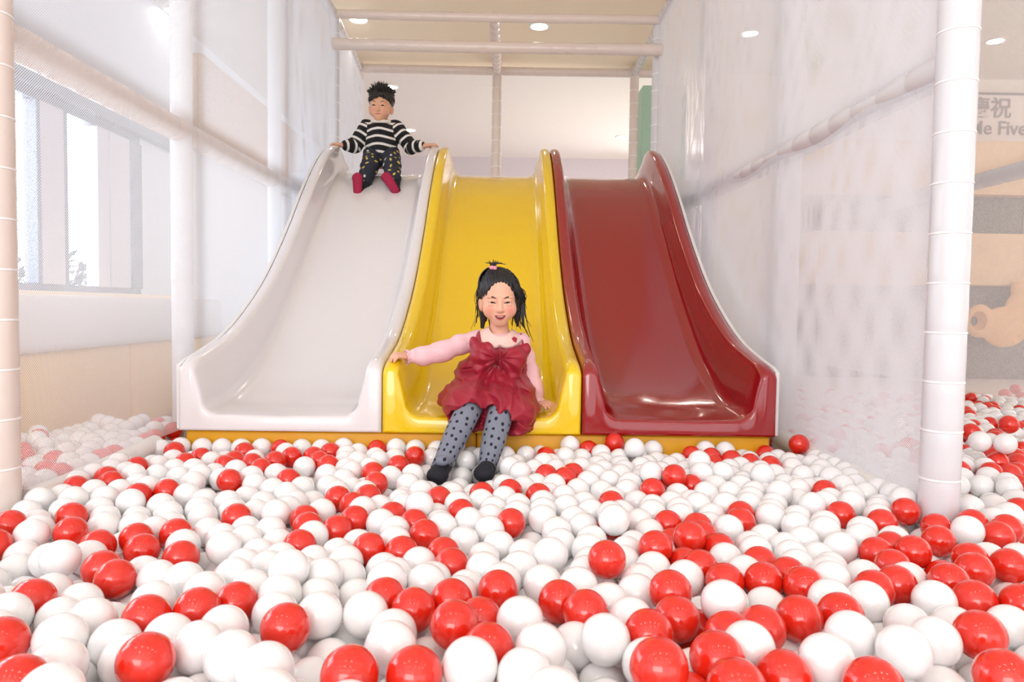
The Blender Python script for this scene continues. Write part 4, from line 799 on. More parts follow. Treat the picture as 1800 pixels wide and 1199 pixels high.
    1372,3979,368,0, 2792,4319,358,0, 1633,2675,324,0, -1543,1999,263,0, 2036,4326,375,0, 1901,4090,371,1, 1445,4862,368,0, 1983,4883,324,0, 2372,2912,322,0, 2271,4690,358,0, 2810,5032,324,1, -1127,2039,324,0,
    1426,1699,263,0, 3215,4451,376,0, -827,2597,327,0, 3935,4632,263,0, 1319,3192,353,1, 3105,3742,317,0, 593,1834,326,0, 2121,2808,326,0, 2754,3050,263,1, 3391,4387,327,0, 2305,5040,318,0, 3898,4731,263,0,
    2465,3333,323,0, 3160,4668,323,1, 3343,4322,323,0, 3318,4197,324,1, 741,1453,327,0, 1574,4299,377,0, 3871,4423,263,0, 3079,4699,316,0, 2731,3383,308,0, 2820,3216,263,1, 1419,1773,263,0, 3032,4632,314,0,
    3317,4392,323,0, 2557,3909,323,0, 63,1534,293,0, 3128,4755,315,1, 88,1931,324,0, 1938,3204,324,0, 160,1176,297,0, -575,889,328,0, 723,1088,307,0, 97,897,327,0, -1242,1199,354,0, 1134,1120,362,0,
    1289,1145,358,0, 1471,1295,339,0, -820,865,384,0, 1141,910,372,0, -1172,1222,365,0, -1162,989,371,0, -905,839,398,0, 1001,1029,359,0, -1432,1242,347,0, 1217,1063,357,0, -1273,984,370,0, -1318,1043,364,0,
    1464,1123,303,0, -1674,1498,305,0, -1124,1083,366,0, 1312,925,365,0, 1781,1516,308,0, 1349,1288,327,0, 1404,1334,346,0, 1663,1514,316,0, -1279,1358,344,0, 1271,1039,312,0, -1581,1475,324,0, -1027,990,355,0,
    -1158,1149,361,0, -1402,1168,351,0, -1352,1342,339,0, -1503,1472,327,0, -1771,1612,322,0, 1793,1614,324,0, -1363,1104,356,0, 59,880,387,0, -1052,1134,363,0, 1445,1194,295,0, 1564,1643,367,0, 547,1136,359,0,
    1325,1109,305,0, -1428,1463,328,0, -1425,1330,342,0, -1023,1610,325,0, 1231,1205,356,0, 1380,1159,299,0, 1767,1690,325,0, -1349,1152,300,0, 1360,1392,334,0, -1086,1200,354,0, 75,952,383,0, 1620,1344,280,0,
    1704,1734,325,0, 1568,1518,315,0, 1414,1442,343,0, 1149,1705,322,0, -1354,1462,331,0, 1717,1397,274,0, -1357,1254,347,0, 1257,1274,348,0, -1310,1089,307,0, -1315,1186,357,0, 1498,1247,290,0, 1344,1465,332,0,
    -1653,1436,270,1, -1543,1284,286,0, 1517,1175,298,0, 61,1713,323,0, -1655,1666,323,0, -1586,1622,319,0, 1023,933,364,0, 1553,1297,285,0, -1656,1740,329,0, 1626,1417,272,0, -987,1034,313,0, -1620,1549,323,0,
    1157,1192,357,0, -143,1691,328,0, -1288,1279,334,0, 1600,1600,313,0, 1702,1668,290,0, 461,1014,315,0, 1242,1747,317,0, -1629,1366,277,0, 1382,1233,291,0, -1684,1598,323,0, -1739,1686,323,0, 978,972,319,0,
    -1488,1599,326,0, -1804,1955,324,0, -1028,816,399,0, 23,1254,350,0, -1389,1213,293,0, 1758,1458,267,0, 1497,1541,326,1, -1458,1531,324,0, -125,1034,374,0, -1030,1778,312,0, -180,1146,362,0, 456,1664,315,0,
    2072,2142,323,1, -1800,1577,263,0, 42,1326,342,0, -1586,1719,316,0, 1476,1471,314,0, 1852,1825,324,0, 1294,1337,336,0, 1684,1463,267,0, -1913,1796,314,0, 1723,1526,263,0, 1458,1384,333,0, -1414,1597,324,0,
    671,1815,323,0, -1384,1529,324,0, 1572,1225,292,0, -1266,1030,313,0, 254,1120,364,0, 1551,1371,277,0, 2167,2151,307,0, -918,1392,337,0, 1522,1611,315,0, -1971,1860,324,0, 1957,1703,263,0, 2104,2043,298,0,
    867,1770,323,0, 1147,1042,342,0, 1922,1871,318,0, -1980,1987,333,0, -1325,985,318,0, -1275,1162,299,0, -1090,1108,305,0, 1785,1761,312,0, -1816,1672,322,0, -1912,1957,326,0, -1895,1875,323,0, -1545,1541,317,0,
    122,1673,322,0, -1790,1744,325,1, 2046,1800,263,0, 2516,2624,320,0, -1822,1883,324,0, -1208,1431,322,0, -1844,1636,263,0, -1980,2069,334,0, -1524,1667,318,0, 1028,1518,323,0, 148,1224,353,0, 1047,1848,324,0,
    -1759,1838,327,1, 1399,1088,307,0, -1210,1283,340,0, 1984,1908,303,0, -1873,2080,325,0, 839,827,393,0, 2397,2423,313,1, -1722,1774,321,0, 1846,1901,322,1, 2233,2231,322,0, -1581,1423,271,1, -1241,1713,320,0,
    2105,1904,263,0, -439,1689,323,0, -1686,1846,319,0, 5,1180,359,0, 1866,1555,263,0, 1726,1805,323,0, -1729,1524,263,0, -216,1693,326,1, 1484,1338,280,0, 429,1205,354,0, 2095,1978,263,0, -1267,926,324,0,
    -1154,933,323,0, -1126,1172,298,0, 2037,1874,263,0, 1784,1854,324,0, -1828,1809,321,0, -1023,1066,370,0, -1058,1345,335,0, -1028,923,324,0, 2230,1987,263,1, -203,1622,329,0, 2031,1725,263,0, -1619,1804,328,0,
    1839,1672,320,0, 2168,2028,263,0, 1780,1575,263,0, 1976,1775,263,1, -1475,1383,325,0, 259,1652,322,0, -1876,1720,310,0, 1036,1240,351,0, 2428,2632,320,0, 1615,1491,264,0, -1050,1722,263,1, 76,1101,345,0,
    1490,1412,272,0, 1904,1950,324,0, 2165,1952,263,0, 1640,1561,263,1, 907,992,317,0, 1986,2004,306,0, 114,1345,340,0, 2822,2865,317,0, 2114,1831,263,0, -1855,2009,326,0, 839,2022,325,0, -1980,2179,335,0,
    -68,1166,364,0, 2261,2055,263,0, -76,1723,325,0, 761,1694,323,0, 1005,1910,324,0, -1013,1706,324,0, 2232,2305,322,0, -1927,1744,263,0, -1924,2029,309,0, 1890,2023,324,1, 2278,2148,263,0, 583,1329,342,0,
    1607,1675,315,0, -1169,1233,291,0, -1199,1047,342,0, 2326,2092,263,0, -1295,1423,311,0, -1200,1165,299,0, 3018,3193,323,1, 2478,2270,263,0, 1420,1296,285,0, -57,1621,324,0, 1913,1615,263,0, 2409,2220,263,0,
    -250,2275,322,0, -1380,2181,326,0, 276,1458,329,1, 390,1142,361,0, 2342,2186,263,1, -384,1738,317,0, 305,1215,293,0, -1134,1026,313,0, 2161,3000,384,0, -441,1858,318,0, 1946,2072,324,0, -1453,1175,297,0,
    2726,2797,296,0, -1932,2124,325,1, -29,1307,344,0, -49,1236,351,0, 1260,3182,263,0, 717,1754,324,0, 2213,2112,263,0, 1817,1714,263,0, 2746,2873,321,1, -705,2376,324,0, -1612,1505,263,0, 2518,2714,324,0,
    1330,1202,334,0, 2108,2208,323,0, -287,1712,328,0, -941,1722,316,0, -1651,2317,317,0, -90,2485,263,0, -1980,1794,263,0, -1380,1985,263,0, -2,1754,321,0, -536,1153,363,0, 1098,1086,307,0, -1133,1430,323,0,
    737,1224,361,0, -1316,1223,292,0, 1136,1320,343,0, -1417,1111,304,0, -1345,1546,263,0, 1631,1271,287,0, 560,1768,317,0, -639,1488,326,0, -1788,2041,316,0, -1380,2101,325,0, 268,2119,321,0, 2341,2261,263,0,
    -265,2491,263,0, 2551,2347,263,0, 2277,2223,263,0, 1015,1782,324,0, -308,1779,304,0, 1197,1170,298,0, 2165,2268,324,0, 2408,2295,263,1, 2477,2345,263,0, 2619,2762,315,0, 1504,2100,263,1, -1734,1977,325,0,
    -465,1179,341,0, -1505,2177,325,0, 335,1767,323,0, 886,1965,322,0, 2300,2408,323,0, 2746,2597,263,0, 1046,1393,335,0, -175,1354,339,0, 2231,2379,323,0, -20,2249,323,0, 2611,2422,263,1, -742,1137,302,0,
    482,1799,325,0, 2536,2420,263,0, -1726,1450,268,0, -211,2446,263,0, 2406,2369,263,0, 378,1068,365,0, 1999,2130,317,0, 1967,1848,263,0, 3270,3456,299,1, -499,1272,348,0, 1834,1488,264,0, 1557,1444,269,1,
    3150,3104,263,0, -640,2266,324,0, 1160,1997,263,0, 857,1181,297,0, 2634,2637,263,0, 1693,1327,281,0, 2675,2575,263,0, -852,2083,324,0, 1260,3267,263,0, 3012,2920,263,1, 1183,1261,349,0, -597,1843,325,0,
    -1701,2372,315,0, 2646,2491,263,1, -201,1213,340,0, -492,1741,321,0, 2783,2939,324,1, 2844,2720,263,1, 3380,3678,312,0, 883,1251,289,0, 1885,1684,263,0, 1057,1586,324,0, 2604,2553,263,0, 1418,1444,269,0,
    -1544,1358,278,0, 1969,2895,371,0, 1839,1625,263,0, -963,1654,332,0, 2386,2532,302,0, 2462,2418,263,0, 293,1263,349,0, 2571,2486,263,0, -251,1566,326,0, 238,1580,324,0, 1393,2175,327,0, 447,1278,326,0,
    -665,1866,312,0, 1634,2172,324,0, 2873,2864,263,0, -350,2072,327,0, -1343,1292,285,0, -1214,978,319,0, 2705,2659,263,0, -917,2119,324,0, 2893,3146,326,0, 399,1233,291,0, 152,1486,325,0, -966,963,320,0,
    1563,2135,290,0, 2773,2690,263,0, 1549,2426,323,0, 2168,3247,387,1, 3407,3438,263,1, 285,1144,301,0, -114,1722,263,0, -1980,2251,315,0, 331,1407,333,0, 1194,929,324,0, -1017,1102,305,0, 1282,1838,263,0,
    694,1344,280,0, -1909,1672,263,0, -865,2661,326,0, 304,1063,371,0, -888,1243,351,0, -1728,1598,263,0, 2707,2734,263,0, 632,1836,263,0, 609,1019,314,0, 259,1386,336,0, 2784,2764,263,0, 421,1601,327,0,
    3492,3808,322,0, 956,1265,288,0, -359,1219,352,0, 47,1641,323,0, 1895,1830,263,0, -1566,2594,344,1, -943,1093,306,0, -229,2050,323,0, -1292,1825,328,0, -1358,1417,272,0, 1024,1078,308,0, 1345,1037,312,0,
    -1163,1100,305,0, 1814,2368,324,0, 1413,1847,263,0, -63,1795,321,0, 277,1884,322,0, 1260,2179,327,0, -478,2012,324,1, 1291,1764,263,0, -905,1884,315,0, -1152,2258,327,0, 2582,2676,300,0, 506,1667,263,1,
    1279,1432,323,0, 1270,1182,297,0, 2945,2884,263,0, 1277,1919,263,0, -1507,1423,271,0, -625,1248,351,0, 1260,2328,325,0, 910,1570,324,0, 2664,2884,324,0, 2395,3206,320,1, -767,2266,324,0, 938,2104,326,0,
    2872,2789,263,0, -1370,1045,311,0, 3004,3267,324,1, -1416,1282,286,0, -582,1441,333,0, 2208,2268,263,0, -1475,1970,296,0, -1935,2885,318,0, 2497,2483,263,1, -143,1763,317,1, 1260,3031,263,0, -505,1928,346,0,
    -789,2122,323,0, -369,949,322,0, 2109,2165,263,0, 940,1638,323,0, 1061,1987,307,0, -661,2046,324,0, 1833,1976,323,1, -704,1455,322,1, -1313,1359,278,0, 855,1898,323,1, -15,1681,322,0, -40,2539,263,1,
    200,1171,359,0, 1279,3111,263,1, 145,1817,324,0, -1086,2661,324,0, 2174,1878,263,0, -694,1536,324,0, 825,1115,304,0, 1281,2403,324,0, 1352,1805,263,0, 1443,1514,263,0, 405,1743,314,0, 481,2103,319,0,
    8,1579,313,0, -343,2527,325,0, -362,1022,314,0, -1061,1040,312,0, 150,1891,323,0, 2471,3106,340,1, 1476,1887,263,0, 2563,2615,263,0, 394,1973,323,0, -570,2138,318,0, 1360,1491,264,0, 3024,3003,263,0,
    -1004,2191,324,0, -598,1641,316,0, 985,1714,322,0, 2838,3097,314,0, 207,1776,324,0, 1324,2029,263,0, -1088,967,320,0, 3135,3406,324,0, 3345,3565,295,0, -1240,2545,347,0, -1389,1484,265,0, -825,1140,301,0,
    -1428,1886,326,0, -1775,2552,335,0, -1173,1313,283,0, -456,1392,336,0, 695,1395,334,0, 929,1442,330,0, 1417,2246,322,1, -1862,1778,263,0, -1668,2450,324,0, 793,1762,324,0, 1516,1506,263,1, 2957,2970,263,0,
    1569,2066,263,0, 602,1906,317,0, 3253,3269,263,0, -1674,1768,263,0, 2462,3482,324,1, -780,1832,263,0, 1769,1648,263,0, -1715,2510,323,0, -1849,2537,327,0, -1280,2035,327,1, 140,1743,324,0, -1480,1244,290,0,
    -11,1378,337,0, -1463,1482,265,0, -193,2230,305,0, 530,1920,324,0, -1393,1352,279,0, -1499,1910,263,0, -1496,2330,364,0, 3193,3226,263,1, -1835,2067,263,1, -1512,2404,326,0, -1638,1833,263,0, 989,1299,345,0,
    108,1600,322,0, -714,1996,310,0, 3174,3298,263,0, -144,1842,307,0, 3300,3375,263,0, 95,2544,327,0, 1093,1871,263,0, -1380,2256,326,0, 3774,3963,263,0, 822,1831,323,0, 889,1451,268,0, -1251,1887,325,0,
    2374,3284,372,0, -611,1157,346,0, 3234,3341,263,0, 3136,3178,263,0, 219,1245,351,0, -1194,2073,323,0, -1980,3679,263,1, 704,2537,360,0, 3442,4248,329,0, 2340,2335,263,1, 1349,1920,327,0, 2845,2976,305,1,
    35,1207,294,1, -444,2083,324,0, 1816,1935,263,0, 781,1280,343,0, 3117,3250,263,0, 643,1747,326,0, -1503,2137,263,1, -102,1976,324,0, 3524,4502,324,0, 241,1315,344,0, -705,1074,308,0, 808,1955,324,0,
    -1442,2026,263,0, -1243,1238,291,0, -1380,2861,327,0, 764,1561,323,1, 50,2369,331,0, 1642,2421,327,0, 3617,3811,263,0, -1259,2108,323,0, 261,2195,314,0, -1678,2665,322,0, -1490,3260,332,1, 3080,3129,263,1,
    1707,1599,263,0, 187,1366,338,0, 313,1602,321,0, 833,1381,276,0, -317,1343,339,0, 1787,2145,303,0, 3498,3645,263,0, 1334,1422,271,1, 353,950,321,0, 90,2086,324,0, 1502,2125,333,0, 1518,2735,324,1,
    -1280,2257,326,0, -1614,2256,325,0, -1433,1415,272,0, -1266,1582,324,0, 3823,4102,263,0, 3712,4004,263,0, -236,1254,289,0, 629,1641,317,0, -1751,2658,321,0, -247,1363,337,0, -463,1619,324,0, 1260,2477,327,0,
    -542,1257,289,0, -1930,1847,263,1, 3568,3670,263,0, 2724,3477,324,0, 346,1479,327,0, 3061,3201,263,0, -1280,2183,327,0, 3486,3571,263,0, 3373,3504,263,1, 3448,3503,263,1, -436,1787,336,0, 1528,2005,263,0,
    1251,1110,304,0, 56,2224,321,0, 1411,1370,277,1, -231,1904,324,0, -1637,1705,263,0, 1890,1909,263,0, -787,2047,324,0, -388,1615,329,0, 134,2607,327,0, 2647,3657,365,0, -1618,2396,324,0, 1152,1819,263,0,
    882,1500,325,1, 1260,1992,263,1, 3333,3442,263,0, -1550,2339,314,0, 537,1645,325,0, 579,1584,319,0, 1767,1814,263,0, -855,1330,333,0, -40,1937,323,0, 2636,2711,263,1, -1916,3282,327,0, 1686,2031,324,1,
    -569,1513,325,0, 1420,1625,263,0, -1701,3716,263,0, -1216,2294,326,1, -1773,1658,263,0, 17,1713,263,0, 1962,5093,323,0, -1573,1669,263,0, 26,2125,327,0, -1980,1902,263,0, -64,2608,263,0, 1717,4393,363,1,
    737,2286,326,0, -439,1802,263,0, 1097,2107,263,0, -1663,1559,263,0, -1750,2428,317,0, 3531,3785,263,0, 107,969,319,0, 1484,2669,324,0, -767,2192,324,1, 1743,1724,263,0, -417,2522,324,0, 1141,2181,323,0,
    3651,3877,263,0, 3591,3741,263,0, 1704,4942,335,0, -1815,1996,263,0, 266,1073,308,0, -1012,2661,327,0, -25,2176,312,0, -1067,2152,324,0, 412,1823,325,0, 1063,1543,263,0, -1045,2439,326,0, -768,2414,322,0,
    837,1558,317,0, 3026,3078,263,0, 36,2297,323,0, 1358,1731,263,0, 903,1123,303,0, 1160,2034,327,0, -278,1428,322,0, -1173,2354,320,1, 817,2281,323,0, 505,1325,340,0, 933,1392,275,0, -841,796,403,0,
    -1614,3154,321,0, -1845,2934,325,1, 964,1973,322,0, 1850,5026,317,0, -1442,2100,263,1, 548,1214,293,0, 3656,4019,314,0, 3007,3150,263,0, -478,1970,263,0, 535,1015,314,0, 998,2181,316,0, 1403,1995,263,0,
    1110,1251,351,0, -386,1368,338,0, 1411,1960,326,0, 3710,3925,263,0, -1928,2303,315,0, -1164,2661,327,0, 1436,5112,321,0, -40,1504,325,0, -1652,2266,263,0, -759,1740,263,0, 1559,2257,263,0, 2209,2193,263,0,
    2398,2595,263,0, 133,1416,333,0, 1780,2302,324,0, -714,2534,324,0, 3496,3719,263,0, 1312,2736,365,0, 490,1576,319,0, 1695,5086,316,0, -94,1555,321,0, 1260,2772,327,1, 1418,2671,357,1, -130,1619,331,0,
    154,1966,323,0, -971,1679,263,0, 3028,3770,307,0, -1819,1716,263,0, -1839,3403,323,0, -1280,2602,327,0, -1109,2316,318,0, 2001,3456,323,0, 1437,2859,323,0, -442,2328,324,0, -1444,2219,326,0, -571,1720,324,0,
    2945,3199,316,0, 22,1897,324,0, 1177,1099,306,0, 2180,4966,320,0, 3876,4155,263,0, -540,1977,303,0, -1738,3036,326,0, -162,2501,263,1, 658,1329,342,0, -1621,3065,328,0, 2419,2970,326,0, -373,1295,346,0,
    -1714,2737,319,0, 2472,4973,324,1, 1946,1958,263,0, -188,1722,263,0, 3825,4019,263,0, -1099,1311,283,0, 581,1651,263,0, -1495,1549,263,0, -1216,2221,325,0, 1477,2797,323,0, 459,2593,324,0, -374,2460,324,0,
    -1545,3442,327,0, 1932,2031,263,0, -1913,2208,320,0, 1856,2263,263,0, 2476,3778,337,0, 365,2284,323,0, -586,1367,337,0, -1648,2367,263,1, -416,1281,286,0, 2195,4722,357,0, 1433,4654,348,1, 2858,4840,323,0,
    -165,2014,323,0, -1680,2222,316,1, -191,2379,263,1, -1623,3228,320,0, -835,2524,323,0, -1159,1508,325,0, 1716,2422,326,0, 3282,3519,263,1, 3762,4059,263,0, 2449,2540,263,1, 1260,2290,263,0, 1995,3089,323,0,
    -1865,2697,316,0, -365,1961,326,0, 102,1819,263,0, 2434,4689,360,0, 3412,3568,263,0, 2178,2962,323,0, -1824,2291,315,0, 2933,4947,324,0, -1664,2150,316,1, -1915,3642,263,0, -702,2461,319,0, -144,2327,263,0,
    2040,2029,263,0, 1556,2540,319,0, 169,2215,324,1, -37,2010,324,0, 659,1459,326,0, 2932,3147,263,0, 662,1903,263,0, -724,2086,324,0, 410,2084,325,0, -1070,2225,323,0, 2141,2097,263,1, -768,2340,323,0,
    1296,1251,289,0, 1611,5048,324,0, -205,1287,348,0, -703,2156,325,0, -1380,2824,263,0, 2957,3051,263,1, 1988,2081,263,0, 660,1946,324,0, 1827,1859,263,0, 580,1982,323,0, 461,1946,324,0, 2557,3198,321,0,
    -1714,2593,325,0, -492,1538,317,0, -105,1902,324,0, -405,2145,321,0, 3395,4183,321,0, -1477,3176,352,0, 2514,2671,263,0, 2222,5053,315,1, 1630,5120,322,0, -1479,1322,282,0, -105,1371,322,0, -115,2607,316,0,
    1495,1725,263,0, 2328,2919,263,0, 361,1682,320,0, 827,1788,263,0, 1537,1931,263,0, -603,2594,324,0, -1856,1852,263,0, 1633,4957,319,0, 642,1084,307,0, 3220,3414,263,1, -1864,3008,327,0, 2888,4409,335,0,
    -1747,3137,326,0, 3649,3966,263,0, -1703,2319,263,0, -1449,3212,293,1, 797,2083,326,0, 633,2205,320,0, 777,2523,357,0, 212,1850,324,0, 1679,2358,326,0, -382,2591,327,0, -1380,2558,325,0, 3180,4024,324,1,
    -404,1209,294,0, 3887,4575,263,0, 1479,1814,263,0, 1511,2863,324,0, 1342,1345,279,0, -1393,1810,263,0, 1834,3032,324,0, -1735,3592,294,0, -1798,2485,314,0, 1035,2144,263,0, -518,2084,325,0, 1876,1982,263,1,
    -346,1256,289,0, -1699,3257,323,0, -1550,3069,348,0, 1941,4822,324,0, 3831,4938,263,0, 1324,2141,327,0, 2810,4232,366,0, 2886,3730,361,0, -350,1437,334,0, 908,1322,282,0, 1595,2321,263,1, -1001,1824,263,0,
    348,2028,311,0, 2989,3226,263,1, 1794,3133,324,0, 2778,2840,263,0, 2595,3261,323,0, 755,2144,323,0, -1789,3204,318,0, 1674,2613,323,0, -886,1808,318,0, -1914,2806,327,0, 41,1859,263,0, 3540,4634,322,0,
    575,953,321,0, 950,1066,309,0, 2127,4912,319,0, 1866,5142,296,0, 3376,4826,324,1, 2197,3185,324,0, 1018,1602,263,0, -1085,1787,263,0, 2203,2842,263,0, 1036,2554,324,0, -293,2336,324,0, 2144,2383,263,1,
    -1380,2406,326,0, 2559,3867,384,0, 2186,3036,324,0, 557,1718,263,1, 2718,4317,357,0, 277,2046,324,0, 890,2267,324,0, 3004,4995,318,0, 1559,2672,323,0, 344,2203,319,1, -1247,1312,283,0, 1011,2108,323,1,
    1961,2164,263,0, -330,2400,321,0, -85,1864,263,0, 2421,4918,323,0, 658,1280,286,0, 1,1330,281,0, 3557,4876,310,0, 1412,4209,368,0, -1592,2821,324,0, 2515,5033,318,1, -295,1867,327,0, -703,2229,324,0,
    -1600,1770,263,0, 3095,4029,314,0, 3348,3632,263,0, 2024,1956,263,0, 918,2032,321,0, 1284,1885,328,0, 2522,2937,263,0, -1497,3114,315,0, -160,2162,329,0, 1557,2384,263,0, 1555,1569,263,0, 1836,1785,263,0,
    350,2661,328,0, -423,2661,328,0, -1451,1854,263,0, -1929,2734,318,1, 2471,2611,263,0, -1656,2783,324,0, -1127,1964,322,0, -1380,2331,326,1, 2884,4238,362,0, 217,1926,322,0, 736,1907,263,0, -1148,1781,303,0,
    2221,2658,263,0, 2557,2734,263,1, -215,2661,263,0, 1031,2070,263,0, 958,2055,263,0, 40,2454,323,0, 902,1660,263,0, -1420,1552,263,0, 1521,2320,263,0, 3762,4691,296,0, 2944,4459,330,0, -1906,3441,322,0,
    2880,3648,312,0, -1171,1387,275,0, -1776,3712,263,1, 2593,3410,324,0, 681,1772,263,0, 2522,2553,263,0, 1761,3067,324,0, 2184,4103,378,0, 1716,3254,349,1, -1772,3368,323,0, 1002,1995,263,0, 1758,1888,263,0,
    -898,2484,324,0, -1508,2637,327,1, 1097,2514,327,0, -1280,2490,319,0, 723,2078,324,0, -1887,1988,263,0, -652,1692,316,1, -1584,1574,263,0, -567,2389,318,0, -897,2411,325,0, 2857,3787,324,0, -402,2266,321,0,
    1323,2103,263,0, -1444,2294,325,0, 658,2275,315,0, -1229,1785,327,0, 1766,4905,323,1, 3826,4711,263,0, 1895,2200,263,0, 3494,4571,324,0, 3838,4219,263,0, -1320,1803,263,0, 2290,2811,263,1, 686,2319,368,0,
    -1689,3183,323,0, -1629,3302,319,0, -1124,1724,263,0, 1557,5105,323,0, 1074,2219,324,0, -1237,2392,319,0, 3214,3489,263,0, -1722,2820,323,1, 1342,1882,263,0, -1426,1924,263,0, -262,2661,320,0, -1316,1478,265,0,
    537,2151,329,0, 324,1287,286,0, 2344,2410,263,0, -1509,2712,327,1, -1192,1955,263,0, 1111,1943,263,0, 2263,2955,263,1, -1625,2616,307,0, -1047,2520,322,0, -644,2508,325,0, 913,1527,263,0, 2142,5051,310,0,
    -375,1889,327,0, 3047,5103,307,0, 682,2140,323,0, 2035,2166,263,0, 3814,4560,263,0, 3105,4603,317,1, 416,2642,356,1, 2400,4999,325,0, 2968,4796,324,0, 1909,4889,324,0, -612,1990,324,0, -443,1320,343,0,
    2362,3016,319,1, 2088,4976,320,0, -1686,3479,311,1, -407,2394,324,0, -1536,1733,263,0, -51,1383,275,0, 3557,3855,263,1, 510,1277,287,0, 3475,3988,263,0, 1509,2366,318,0, -448,2455,323,0, 1632,2130,263,0,
    -899,1691,263,0, 506,1718,317,0, 973,1843,324,0, 471,1872,324,0, -1020,2006,263,0, 1055,1807,263,0, -1706,3408,323,1, 3047,3274,263,0, -1055,1576,263,0, 2732,3577,307,0, 829,1653,263,0, 1264,1626,263,0,
    1542,1853,263,0, 1660,2869,324,1, 2303,4417,321,1, 2399,3369,324,0, 3305,5080,315,1, 2070,2232,263,0, 1423,2353,327,0, 1800,2967,325,0, 2310,2962,320,0, 2713,3122,263,0, 1815,3220,358,0, -751,1469,266,0,
    -721,928,324,0, -1835,1923,263,0, 1260,2956,263,1, 1168,1746,263,0, -1969,3484,320,0, 3519,4799,312,1, 1597,2194,263,0, 1736,2832,323,0, -100,2049,324,0, -1746,2480,263,0, 2872,4990,324,0, 2200,4856,317,0,
    335,1928,324,0, 3059,4874,336,0, 3179,4584,318,0, 3210,4722,323,1, 1377,4963,323,0, 3396,4899,323,0, 1374,2983,371,0, 2265,2881,263,0, 2230,2766,263,0, -839,1789,263,0, 3839,4293,263,1, -763,1512,325,0,
    1935,3130,324,0, 2068,3195,323,0, -390,1855,263,0, -82,1938,263,0, -1280,2332,327,0, 1741,2746,324,1, 1471,2925,324,0, 2338,5216,263,1, 3020,3421,263,1, 85,2661,332,0, 781,2661,328,0, 853,2661,327,0,
    434,1789,263,0, -1908,1918,263,0, -302,1377,276,0, 2659,2797,263,0, 616,2445,316,0, -1050,2594,328,0, -1380,2063,263,1, 1160,2144,263,0, -831,2302,324,0, 1380,4138,379,0, 3915,4482,263,0, 3377,5063,311,0,
    2276,2297,263,0, -1699,2423,263,0, -166,2605,263,0, 2658,3373,323,0, 2975,4613,358,0, 2873,4481,322,1, -854,1210,294,0, 1123,1158,299,0, 3831,4863,263,0, -1040,2292,324,0, 1481,1578,263,0, 432,1400,274,0,
    506,1404,273,0, -850,2009,324,0, 1286,4338,263,0, 3381,3778,263,1, 3764,4907,263,0, 1134,973,319,0, -490,1120,303,0, -1690,3642,263,0, 2180,4785,321,0, 2361,4676,357,1, 3467,4647,321,0, -215,1834,330,0,
    2953,5046,305,1, 112,2408,333,0, -1026,1302,284,0, 584,1279,286,0, 771,1340,280,1, -1237,2661,324,0, -716,2661,327,0, 1857,2678,323,0, 1788,2549,324,0, 66,2268,263,0, 2029,2294,263,0, -1508,2256,326,0,
    3710,4455,263,1, -1705,3334,323,0, -347,1673,316,0, -276,1636,327,0, 3079,3483,263,1, 2895,3011,263,0, -290,2208,324,0, -1591,2747,324,0, 1934,2691,319,0, 342,2119,317,0, 410,2158,323,0, 476,2190,323,0,
    -349,2661,324,0, -1628,2436,263,0, -14,2661,263,0, 2169,2606,263,0, 2527,3520,324,0, 2932,3788,324,1, 2092,3831,317,0, 2787,3116,263,0, 2891,2936,263,0, 2130,3153,323,0, 1755,3196,323,0, 2269,3293,323,1,
    987,1534,263,0, -1916,2956,325,0, 2112,2929,323,0, 1593,2738,323,1, -1725,2962,326,0, 2001,2746,353,0, 2207,2342,263,0, 1892,4965,325,0, 1374,5069,319,0, -430,991,317,0, -104,990,317,0, 2551,4623,318,0,
    1016,2330,324,0, 1802,2008,263,0, 361,1234,353,0, 800,1496,325,1, -514,1346,339,0, 1885,2746,330,0, 2167,2879,316,0, -423,1064,309,0, -672,1162,299,0, 568,1081,308,1, -357,1510,322,0, -819,1443,269,1,
    2754,3183,263,0, -218,1152,300,0, -589,2063,324,0, -278,1195,295,0, -113,1283,337,0, 664,1577,322,0, 2461,3173,310,0, 1679,5014,307,0, -810,2190,263,0, -1444,3279,263,1, -1444,2973,326,1, 1925,3050,316,1,
    2744,2920,263,0, -767,2085,263,0, 712,1208,294,0, 2606,4688,321,0, 2242,4288,318,1, 2398,3443,323,0, 2448,2943,263,0, -1574,2674,327,0, -513,2034,263,0, 1649,2058,263,0, -496,2648,324,0, -516,2325,323,0,
    -1124,2598,329,1, 301,2609,314,0, -1959,2611,324,0, 2326,3173,324,0, 505,1768,263,0, 3365,4116,314,0, -1774,3442,324,1, -1738,1730,263,0, -806,1519,263,0, -915,1619,263,0, 404,1664,263,0, 1602,2000,263,1,
    -542,1539,263,0, 2990,3698,266,0, 2775,4042,322,0, 2440,2678,263,0, 1328,2874,327,0, -642,2661,327,1, 986,2263,310,0, 201,1701,323,0, 2145,2230,263,1, -638,2192,323,0, 115,2164,324,0, -1797,2833,328,1,
    1626,2804,323,0, 3491,4912,307,0, -113,918,325,1, 1985,1634,263,0, 3643,5159,263,1, -70,1662,263,0, 78,1673,263,0, -293,1667,263,0, 2396,3726,366,1, 3200,5065,309,0, 3767,4313,263,0, 356,1163,299,0,
    2821,4636,325,1, 3283,4705,323,1, -527,1184,297,0, -1058,1425,324,0, 885,1374,329,0, 1415,1010,315,0, -1898,3358,323,0, -1497,1796,263,0, -1197,1882,263,0, 1403,2793,323,1, 1891,2329,263,0, 1631,2387,263,0,
    1976,2533,263,0, 2413,2475,263,1, 609,2135,324,0, 2174,2716,263,0, -790,2661,327,1, 2820,3290,263,0, 3455,3783,263,0, 2419,3277,313,0, -641,2117,323,0, 395,1307,283,0, -486,2178,322,0, -1699,1666,263,1,
